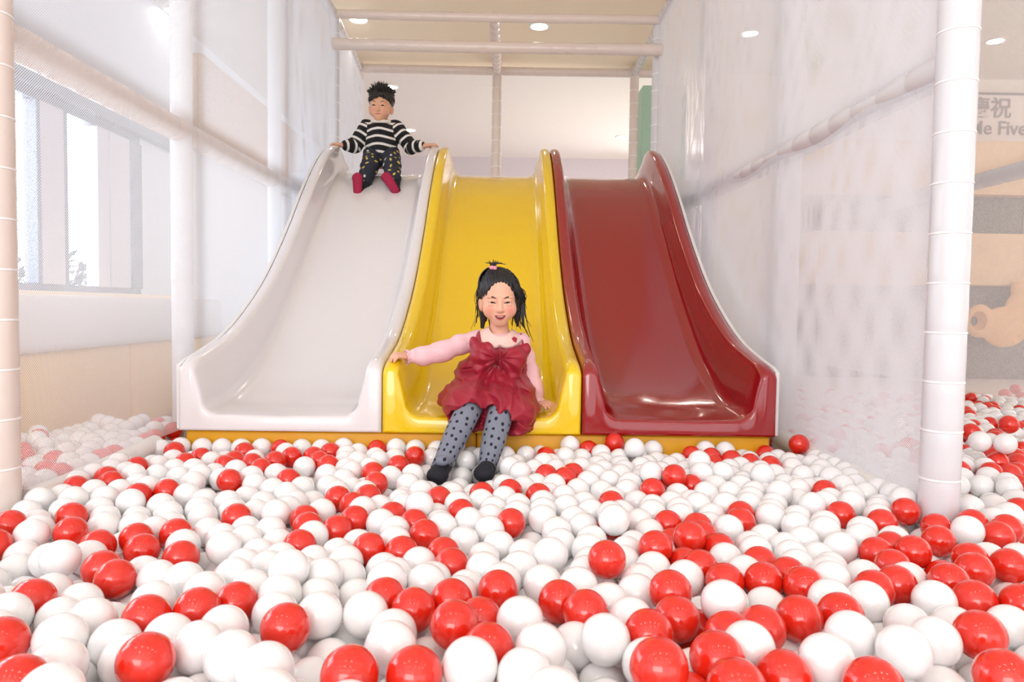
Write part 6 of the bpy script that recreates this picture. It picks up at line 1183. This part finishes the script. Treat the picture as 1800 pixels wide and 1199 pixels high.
    for w_, d_, e_ in ((wrl, dl, ell), (wrr, dr, elr)):
        g = G(); n = 40; V = []; F = []
        a = np.cross(d_, [0, 0, 1.]); a /= np.linalg.norm(a); b_ = np.cross(d_, a)
        for j, (t, r_) in enumerate(((-.020, .029), (-.012, .0235), (-.006, .0225), (.004, .028), (.012, .031), (.010, .027), (.0, .021))):
            for k in range(n):
                an = 2 * math.pi * k / n; rw = r_ * (1 + (.09 * math.sin(an * 9) if j in (3, 4, 5) else 0)); V.append(w_ + d_ * (t + (.003 * math.sin(an * 9 + 1) if j == 4 else 0)) + (a * math.cos(an) + b_ * math.sin(an)) * rw)
        for j in range(6):
            for k in range(n): F.append((j * n + k, j * n + (k + 1) % n, (j + 1) * n + (k + 1) % n, (j + 1) * n + k))
        g.add(V, F).build('frilled_cuff', MATS['blouse_pink'], bl, sharp=80)
    # pieces of cloth lying on a body shell: shell between two offsets, cut by an outline seen from the front
    def shell(fn, o0, o1, inside, lo, hi, h=.0024):
        A = SDF(lo, hi, h); fn(A, o1); B = SDF(lo, hi, h); fn(B, o0)
        ax = [A.lo[i] + np.arange(A.n[i]) * h for i in range(3)]; X, Y, Z = np.meshgrid(*ax, indexing='ij', sparse=True)
        A.g = np.maximum(np.maximum(A.g, -B.g), inside(X, Y, Z).astype(np.float32)); return surface_nets(A.g, A.lo, h)
    def ellipse2(cx, cz, rx, rz, an=0):
        ca, sa = math.cos(an), math.sin(an)
        def f(X, Z):
            x, z = X - cx, Z - cz; u = x * ca + z * sa; v = -x * sa + z * ca; return (np.sqrt((u / rx) ** 2 + (v / rz) ** 2) - 1) * min(rx, rz)
        return f
    clo = np.array([nek[0] - .16, nek[1] - .17, nek[2] - .13]); chi = np.array([nek[0] + .16, nek[1] + .12, nek[2] + .05])
    eL = P3(858, 588, 2.8); eR = P3(899, 593, 2.8); nc = P3(880, 573, 2.8)
    fl_, fr_ = ellipse2(eL[0], eL[2], .062, .040, -.75), ellipse2(eR[0], eR[2], .056, .036, .45); nk = ellipse2(nc[0], nc[2], .046, .040)
    ins = lambda X, Y, Z: np.maximum(np.minimum(fl_(X, Z), fr_(X, Z)), -nk(X, Z)) + 0 * Y
    V, Q = shell(blouse, .003, .0095, ins, clo, chi); keep = V[:, 1] < nek[1] + .03
    Q = Q[keep[Q].all(1)]; cl = link_mesh('collar', V, Q, MATS['collar_pink'], bl)
    bv = BVHTree.FromPolygons([tuple(v) for v in V], [tuple(int(i) for i in f) for f in Q])
    g = G()
    for (c_, rx, rz, an, nkf) in ((eL, .062, .040, -.75, fr_), (eR, .056, .036, .45, fl_)):
        for a in np.linspace(0, 2 * math.pi, 54, endpoint=False):
            u, v = (rx - .0015) * math.cos(a), (rz - .0015) * math.sin(a); x = c_[0] + u * math.cos(an) - v * math.sin(an); z = c_[2] + u * math.sin(an) + v * math.cos(an)
            if nk(x, z) < .001 or nkf(x, z) < 0: continue
            hit = bv.ray_cast(Vector((x, 2.4, z)), Vector((0, 1, 0)))
            if hit[0] is not None and hit[0].y < nek[1] + .0: g.sphere(hit[0], .0042, 8, 6)
    if g.V: g.build('pearl_edging', MATS['pearl'], cl)
    for px, py in ((904, 597), (916, 592)):
        g = G(); c_ = P3(px, py, 2.8); hit = bv.ray_cast(Vector((c_[0], 2.4, c_[2])), Vector((0, 1, 0))); y = hit[0].y if hit[0] else 2.74
        for k in range(5):
            a = 1.257 * k + .4; g.sphere((c_[0] + .0065 * math.cos(a), y - .003, c_[2] + .0065 * math.sin(a)), (.0055, .004, .0065), 8, 6)
        g.build('flower', MATS['flower_red'], cl)
    # pinafore
    kn0 = P3(877, 628, 2.76)
    s7 = SDF((-.30, 2.38, .44), (.22, 3.10, .95), .003)
    c1 = P3(872, 640, 2.86)
    s7.cone(che + [0.0, .0, -.012], c1, .094, .106, .03); s7.ell(che + [0, -.03, -.010], (.092, .066, .055), None, .03)
    s7.cone(c1, pel + [0, .0, .01], .108, .14, .04)
    s7.cone(pel + [-.05, 0, -.0], kl + [-.010, .045, .020], .118, .082, .05); s7.cone(pel + [.06, .0, -.0], kr + [.045, .04, .012], .118, .082, .05)
    s7.cone(kl + [0, .045, .018], kr + [.03, .045, .015], .080, .078, .04)
    s7.ell(P3(796, 702, 2.78), (.055, .075, .065), None, .04); s7.ell(P3(925, 725, 2.76), (.052, .075, .075), None, .05)
    s7.ell(P3(931, 742, 2.70), (.030, .04, .034), None, .02)
    # neck opening and hem
    s7.ell(P3(878, 586, 2.82), (.062, .2, .058), None, .006, 'sub')
    for a, b_ in ((kl, al), (kr, ar)):
        d = b_ - a; d /= np.linalg.norm(d); s7.cone(a + d * (.004 if a is kl else .022), b_, .056, .06, .004, 'sub')
    s7.ell(P3(848, 775, 2.45), (.33, .16, .075), None, .01, 'sub')
    ground = np.array([0, 0, 0])
    def fold2(X, Y, Z):
        dx = X - kn0[0]; dz = Z - kn0[2]; th = np.arctan2(dx, -dz + 1e-5); r_ = np.sqrt(dx * dx + dz * dz)
        a = np.clip((r_ - .02) / .12, 0, 1) * .0105
        w1 = th * 4.5 + .9 * np.sin(r_ * 22 + 1) + .6; w2 = th * 8.2 + 1.2 * np.sin(r_ * 31 + 4 * th) + 1.1 + 6 * Y
        s = (np.abs(np.sin(w1)) * 2 - 1) + .5 * (np.abs(np.sin(w2)) * 2 - 1)
        low = np.clip((kn0[2] - .12 - Z) / .05, 0, 1)
        a = a * (1 - .55 * np.clip((kn0[2] - .17 - Z) / .04, 0, 1))
        return a * s + .0022 * (np.abs(np.sin(38 * X + 30 * Z + 2 * np.sin(40 * Z))) * 2 - 1) + .004 * (np.abs(np.sin(16 * X - 36 * Z + 1.5 * np.sin(30 * X) + 8 * Y)) * 2 - 1) * low
    # keep the cloth above the slide bed
    ax = [s7.lo[i] + np.arange(s7.n[i]) * s7.h for i in range(3)]
    bz = np.interp(ax[1], bed[:, 0], bed[:, 1]) + CAM_Z + .003; bz = np.where(ax[1] < 2.66, -9, bz)
    s7.g = np.maximum(s7.g, (bz[None, :, None] - ax[2][None, None, :]).astype(np.float32) * np.ones((s7.n[0], 1, 1), np.float32))
    V, Q = s7.mesh(fold2); pin = link_mesh('pinafore', V, Q, MATS['dress_red'], root)
    # piping along the hem in front of the legs
    bv2 = BVHTree.FromPolygons([tuple(v) for v in V], [tuple(int(i) for i in f) for f in Q])
    hem = []
    for px, py in catmull([(785, 731, 0), (791, 736, 0), (802, 723, 0), (818, 719, 0), (834, 727, 0), (850, 734, 0), (872, 736, 0), (896, 738, 0), (912, 747, 0), (924, 756, 0), (936, 752, 0)], 4)[:, :2]:
        v = FW + RT * (px - 900) / F_PX - UP * (py - 2 - 599.5) / F_PX; hit = bv2.ray_cast(Vector(CAM), Vector(v))
        if hit[0] is not None and hit[0].y < 2.8: hem.append(np.array(hit[0]))
    if len(hem) > 5: G().tube(hem, .0045, 8).build('hem_piping', MATS['dress_red'], pin, sharp=80)
    # straps
    def shb(S, o): blouse(S, o)
    for (x0_, z0_, x1_, z1_) in ((*P3(842, 600, 2.8)[[0, 2]], *P3(836, 572, 2.84)[[0, 2]]), (*P3(921, 614, 2.8)[[0, 2]], *P3(924, 582, 2.84)[[0, 2]])):
        def ins2(X, Y, Z, a=(x0_, z0_), b_=(x1_, z1_)):
            dx, dz = b_[0] - a[0], b_[1] - a[1]; t = np.clip(((X - a[0]) * dx + (Z - a[1]) * dz) / (dx * dx + dz * dz), -.3, 1); return np.sqrt((X - a[0] - t * dx) ** 2 + (Z - a[1] - t * dz) ** 2) - .0105 + 0 * Y
        V, Q = shell(blouse, .004, .013, ins2, clo - [0.02, 0, 0.02], chi + [.02, 0, 0])
        if len(Q): link_mesh('strap', V, Q, MATS['dress_red'], pin)
    # bow
    for sx, cu, cl_, cm in ((-1, P3(835, 604, 2.745), P3(842, 648, 2.735), P3(850, 622, 2.72)), (1, P3(922, 615, 2.755), P3(902, 660, 2.735), P3(903, 632, 2.72))):
        s8 = SDF(np.minimum(np.minimum(cu, cl_), kn0) - .07, np.maximum(np.maximum(cu, cl_), kn0) + .07, .0024)
        k0 = kn0 + [sx * .004, -.02, 0]
        s8.cone(k0, cu, .014, .020, .02); s8.cone(k0, cl_, .014, .020, .02); s8.cone(cu, cl_, .020, .020, .02)
        s8.ell(cm + [0, .0, 0], (.046, .030, .044), None, .025); s8.cone(k0, cm, .018, .036, .02)
        s8.cone(cu, cu + [sx * .008, 0, .018], .014, .004, .01); s8.cone(cl_, cl_ + [sx * .004, 0, -.016], .014, .004, .01)
        def f3(X, Y, Z, k0=k0):
            th = np.arctan2(Z - k0[2], np.abs(X - k0[0]) + 1e-4); r_ = np.sqrt((X - k0[0]) ** 2 + (Z - k0[2]) ** 2); return .0045 * np.sin(th * 11 + 1 + 30 * r_ * sx) * np.clip(1.1 - r_ / .13, .2, 1) + .002 * np.sin(120 * X + 70 * Z) + 0 * Y
        V, Q = s8.mesh(f3); link_mesh('bow_loop', V, Q, MATS['dress_red'], pin)
    s9 = SDF(kn0 - .05, kn0 + .05, .002); s9.ell(kn0 + [0, -.022, 0], (.016, .018, .021), None, 0); V, Q = s9.mesh(lambda X, Y, Z: .0012 * np.sin(X * 500) + 0 * Y + 0 * Z); link_mesh('bow_knot', V, Q, MATS['dress_red'], pin)
    return root
build_girl()

# ---------- the boy at the top of the white slide
def build_boy():
    pel = P3(671, 277, 5.02); che = P3(671, 236, 5.02); nek = P3(670, 212, 5.0)
    root = empty('person', (float(pel[0]), float(pel[1]), 1.83), 'small boy in a black and white striped sweater at the top of the white slide', 'person')
    H = Head(P3(669.5, 186, 4.97), yaw=math.radians(-3), roll=math.radians(2), pit=math.radians(3), sc=1.08)
    shl, shr = P3(645, 223, 5.03), P3(696, 224, 5.03)
    ell, wrl = P3(624, 256, 5.0), P3(605, 255.5, 4.95)
    elr, wrr = P3(722, 258, 5.0), P3(744, 256.5, 4.95)
    kl, kr = P3(650, 293, 4.80), P3(689, 293, 4.80)
    al, ar = P3(640, 322, 4.66), P3(692, 320, 4.66)
    hl, hr = pel + np.array([-.06, 0, 0]), pel + np.array([.06, 0, 0])
    S = SDF((-1.27, 4.5, 1.60), (-.36, 5.2, 2.62), .0032)
    head_sdf(S, H)
    S.cone(H(0, .012, -.06), nek - [0, 0, .02], .038, .040, .015)
    S.cone(che, pel, .07, .08, .03); S.cone(shl, shr, .035, .035, .03); S.cone(che, nek - [0, 0, .02], .065, .045, .02)
    S.chain([shl, ell, wrl], [.034, .028, .02], .01); S.chain([shr, elr, wrr], [.034, .028, .02], .01)
    for a, b, c in ((hl, kl, al), (hr, kr, ar)): S.chain([a, b, c], [.055, .040, .024], .015)
    hand(S, wrl, P3(583, 251, 4.96) - wrl, (0, -.2, 1), 1.15, (.15, .45, .4), thumb=1)
    hand(S, wrr, P3(766, 253, 4.96) - wrr, (0, -.2, 1), 1.15, (.1, .35, .4), thumb=-1)
    for an, toe in ((al, P3(628, 312, 4.62)), (ar, P3(681, 311, 4.62))): S.cone(an, toe, .024, .024, .01)
    V, Q = S.mesh(); b = link_mesh('body', V, Q, MATS['skin'], root)
    fbv = BVHTree.FromPolygons([tuple(v) for v in V], [tuple(int(i) for i in f) for f in Q])
    vcol(b, tint_head(V, H, sk((222, 168, 136)), sk((214, 118, 96)), .5))
    for sx in (-1, 1):
        strip('eye', H, [(sx * .0295 - .014, -.0785, -.0150), (sx * .0295, -.0835, -.0135), (sx * .0295 + .014, -.0785, -.0150)], [.001, .0052, .001], MATS['eye_dark'], root, bv=fbv, off=0.0008)
        strip('eyebrow', H, [(sx * .015, -.0850, .0050), (sx * .031, -.0835, .0110), (sx * .048, -.071, .0060)], [.0014, .0026, .001], MATS['hair_brown'], root, bv=fbv, off=0.0004)
    strip('lip', H, [(-.022, -.0755, -.0675), (-.008, -.0835, -.0660), (0, -.0845, -.0675), (.008, -.0835, -.0660), (.022, -.0755, -.0675)], [.0012, .0034, .0036, .0034, .0012], MATS['lip'], root, bv=fbv, off=0.0006)
    s3 = SDF(H.c - .2, H.c + .2, .0034)
    s3.ell(H(0, .018, .038), np.array((.081, .092, .088)) * H.s, H.R, 0)
    s3.ell(H(.006, -.105, -.050), np.array((.062, .070, .088)) * H.s, H.R, .012, 'sub'); s3.ell(H(0, -.03, -.09), np.array((.1, .12, .065)) * H.s, H.R, .01, 'sub')
    for sx in (-1, 1): s3.ell(H(sx * .082, -.0, -.034), (.024, .026, .034), H.R, .006, 'sub')
    V, Q = s3.mesh(lambda X, Y, Z: .0018 * np.sin(X * 400) * np.cos(Y * 350) + 0 * Z); hair = link_mesh('hair', V, Q, MATS['hair_brown'], root)
    rr = random.Random(8); g = G()
    for i in range(420):
        th = rr.uniform(0, 6.283); ph = math.acos(rr.uniform(-.05, 1)); x, y, z = math.sin(ph) * math.sin(th), math.sin(ph) * math.cos(th), math.cos(ph)
        if y < -.55 and z < .42: continue
        if z < .05 and y < .1: continue
        p = H(.078 * x, .018 + .088 * y, .038 + .084 * z); L_ = rr.uniform(.018, .036) * (1.1 if z > .4 else .55)
        d = np.array([x * .7 + rr.uniform(-.3, .3), y * .7 + rr.uniform(-.3, .3) - .15, z * .9 + .25]) if z > .3 else np.array([x * .5, y * .5, -.8])
        d = H.R @ d; d /= np.linalg.norm(d); g.tube([p, p + d * L_ * .5 * H.s, p + (d + [0, 0, rr.uniform(-.2, .2)]) * L_ * H.s], [.0062, .0045, .0006], 5)
    for i in range(70):
        a = rr.uniform(-1, 1); z0 = .046 - .026 * a * a - .010 * (a < 0); p = H(.070 * a, .018 - .096 * math.sqrt(1 - .75 * a * a) - .006, z0 + .016)
        d = H.R @ np.array([rr.uniform(-.5, .2), -.12, -1.]); d /= np.linalg.norm(d); L_ = rr.uniform(.014, .026) * H.s; g.tube([p, p + d * L_ * .6, p + (d + H.R @ np.array([0, .35, 0])) * L_], [.0058, .004, .0006], 5)
    g.build('tuft', MATS['hair_brown'], hair, sharp=80)
    # sweater with bands that follow torso and sleeves
    s6 = SDF((-1.22, 4.78, 1.78), (-.42, 5.2, 2.34), .003)
    waist = pel + [0, 0, .035]
    s6.cone(che, waist, .092, .098, .03); s6.cone(shl + [.03, 0, -.02], shr - [.03, 0, .02], .05, .05, .04); s6.cone(nek - [0, 0, .06], nek - [0, 0, .02], .07, .052, .03)
    s6.ell(che + [0, -.01, -.06], (.112, .09, .10), None, .03)
    s6.chain([shl, ell, wrl + (ell - wrl) * .25], [.054, .050, .040], .02); s6.chain([shr, elr, wrr + (elr - wrr) * .25], [.054, .050, .040], .02)
    s6.ell(nek + [0, -.005, .022], (.052, .055, .05), None, .004, 'sub')
    V, Q = s6.mesh(lambda X, Y, Z: .003 * np.sin(70 * Z + 30 * X) * np.sin(60 * X + 10 * Z) + 0 * Y)
    sw = link_mesh('sweater', V, Q, MATS['sweater'], root)
    def seg(p, a, b):
        d = b - a; t = ((p - a) @ d) / (d @ d); tc = np.clip(t, 0, 1); return np.linalg.norm(p - a - tc[:, None] * d, axis=1), t * np.linalg.norm(d)
    zc = (V[:, 2] - che[2]) + .006 * np.sin(V[:, 0] * 30); per = .054
    band = np.mod(zc + .012, per) / per
    for s_, e_, w_ in ((shl, ell, wrl), (shr, elr, wrr)):
        d1, t1 = seg(V, s_, e_); d2, t2 = seg(V, e_, w_); L1 = np.linalg.norm(e_ - s_)
        arm = ((d1 < .066) & (np.abs(V[:, 0] - s_[0]) * np.sign(s_[0] - che[0]) * (np.sign(s_[0] - che[0])) * 1 > -1) & ((V[:, 0] - s_[0]) * np.sign(s_[0] - che[0]) > -.012) & (t1 > .0)) | (d2 < .064)
        t = np.where(d2 < d1, t2 + L1, t1); band = np.where(arm, np.mod(t + .01, per) / per, band)
    wgt = np.clip((.34 - np.abs(band - .5) * 2) / .08, 0, 1)[:, None]
    vcol(sw, sk((22, 22, 26)) * (1 - wgt) + sk((236, 230, 222)) * wgt)
    P_ = [nek + np.array([.060 * math.cos(a), -.010 + .062 * math.sin(a), -.012 + .010 * math.sin(a)]) for a in np.linspace(0, 6.283, 30)]
    G().tube(P_, .0125, 10, False).build('neckband', MATS['knit_cream'], sw, sharp=80)
    for e_, w_ in ((ell, wrl), (elr, wrr)):
        d = w_ - e_; G().tube([e_ + d * .70, e_ + d * .74, e_ + d * .95, e_ + d * 1.0], [.038, .040, .034, .026], 20).build('cuff', MATS['knit_cream'], sw, sharp=60)
    # trousers
    s7 = SDF((-1.15, 4.55, 1.62), (-.5, 5.2, 2.1), .003)
    s7.cone(pel + [-.04, 0, .02], pel + [.04, 0, .02], .085, .085, .03)
    for a, b_, c in ((hl, kl, al), (hr, kr, ar)): s7.chain([a, b_, b_ * .15 + c * .85], [.072, .058, .050], .02)
    ax = [s7.lo[i] + np.arange(s7.n[i]) * s7.h for i in range(3)]; bz = np.interp(ax[1], bed[:, 0], bed[:, 1]) + CAM_Z + .001
    s7.g = np.maximum(s7.g, (bz[None, :, None] - ax[2][None, None, :]).astype(np.float32) * np.ones((s7.n[0], 1, 1), np.float32))
    V, Q = s7.mesh(lambda X, Y, Z: .0025 * np.sin(90 * Z + 40 * X + 30 * Y) + 0 * X); tr = link_mesh('trousers', V, Q, MATS['trousers'], root)
    rg_ = np.random.default_rng(4); c = np.tile(sk((38, 42, 56)), (len(V), 1))
    kk = 0; used = []
    for i in rg_.permutation(len(V)):
        p = V[i]
        if any(np.linalg.norm(p - q) < .042 for q in used): continue
        used.append(p); kk += 1
        if kk > 90: break
        d = V - p; an = rg_.random() * 3; u_ = d[:, 0] * math.cos(an) + d[:, 2] * math.sin(an); v_ = -d[:, 0] * math.sin(an) + d[:, 2] * math.cos(an)
        m_ = (u_ / .0125) ** 2 + (v_ / .0065) ** 2 + (d[:, 1] / .02) ** 2 < 1
        c[m_] = sk((224, 196, 96)) if kk % 4 else sk((222, 222, 214))
    vcol(tr, c)
    for an, sc_, top, bot in ((al, P3(629.5, 325, 4.60), P3(629, 313, 4.60), P3(629, 338, 4.60)), (ar, P3(687, 323, 4.60), P3(680, 312, 4.60), P3(695, 335, 4.60))):
        s8 = SDF(sc_ - .13, sc_ + .13, .0026)
        s8.cone(top, bot, .034, .026, .01); s8.ell(top, (.036, .022, .030), None, .01)
        s8.cone(bot + [0, .02, .004], an + [0, .02, 0], .030, .034, .02); kk_ = kl if an is al else kr; s8.cone(an + [0, .01, 0], an * .62 + kk_ * .38, .037, .042, .02)
        V, Q = s8.mesh(); so = link_mesh('sock', V, Q, MATS['sock_black'], root)
        s9 = SDF(sc_ - .13, sc_ + .13, .0026); s9.cone(top + [0, -.012, 0], bot + [0, -.010, 0], .0325, .0265, .01)
        V, Q = s9.mesh(); link_mesh('sole', V, Q, MATS['sock_magenta'], so)['label'] = 'magenta sock sole'
    return root
build_boy()
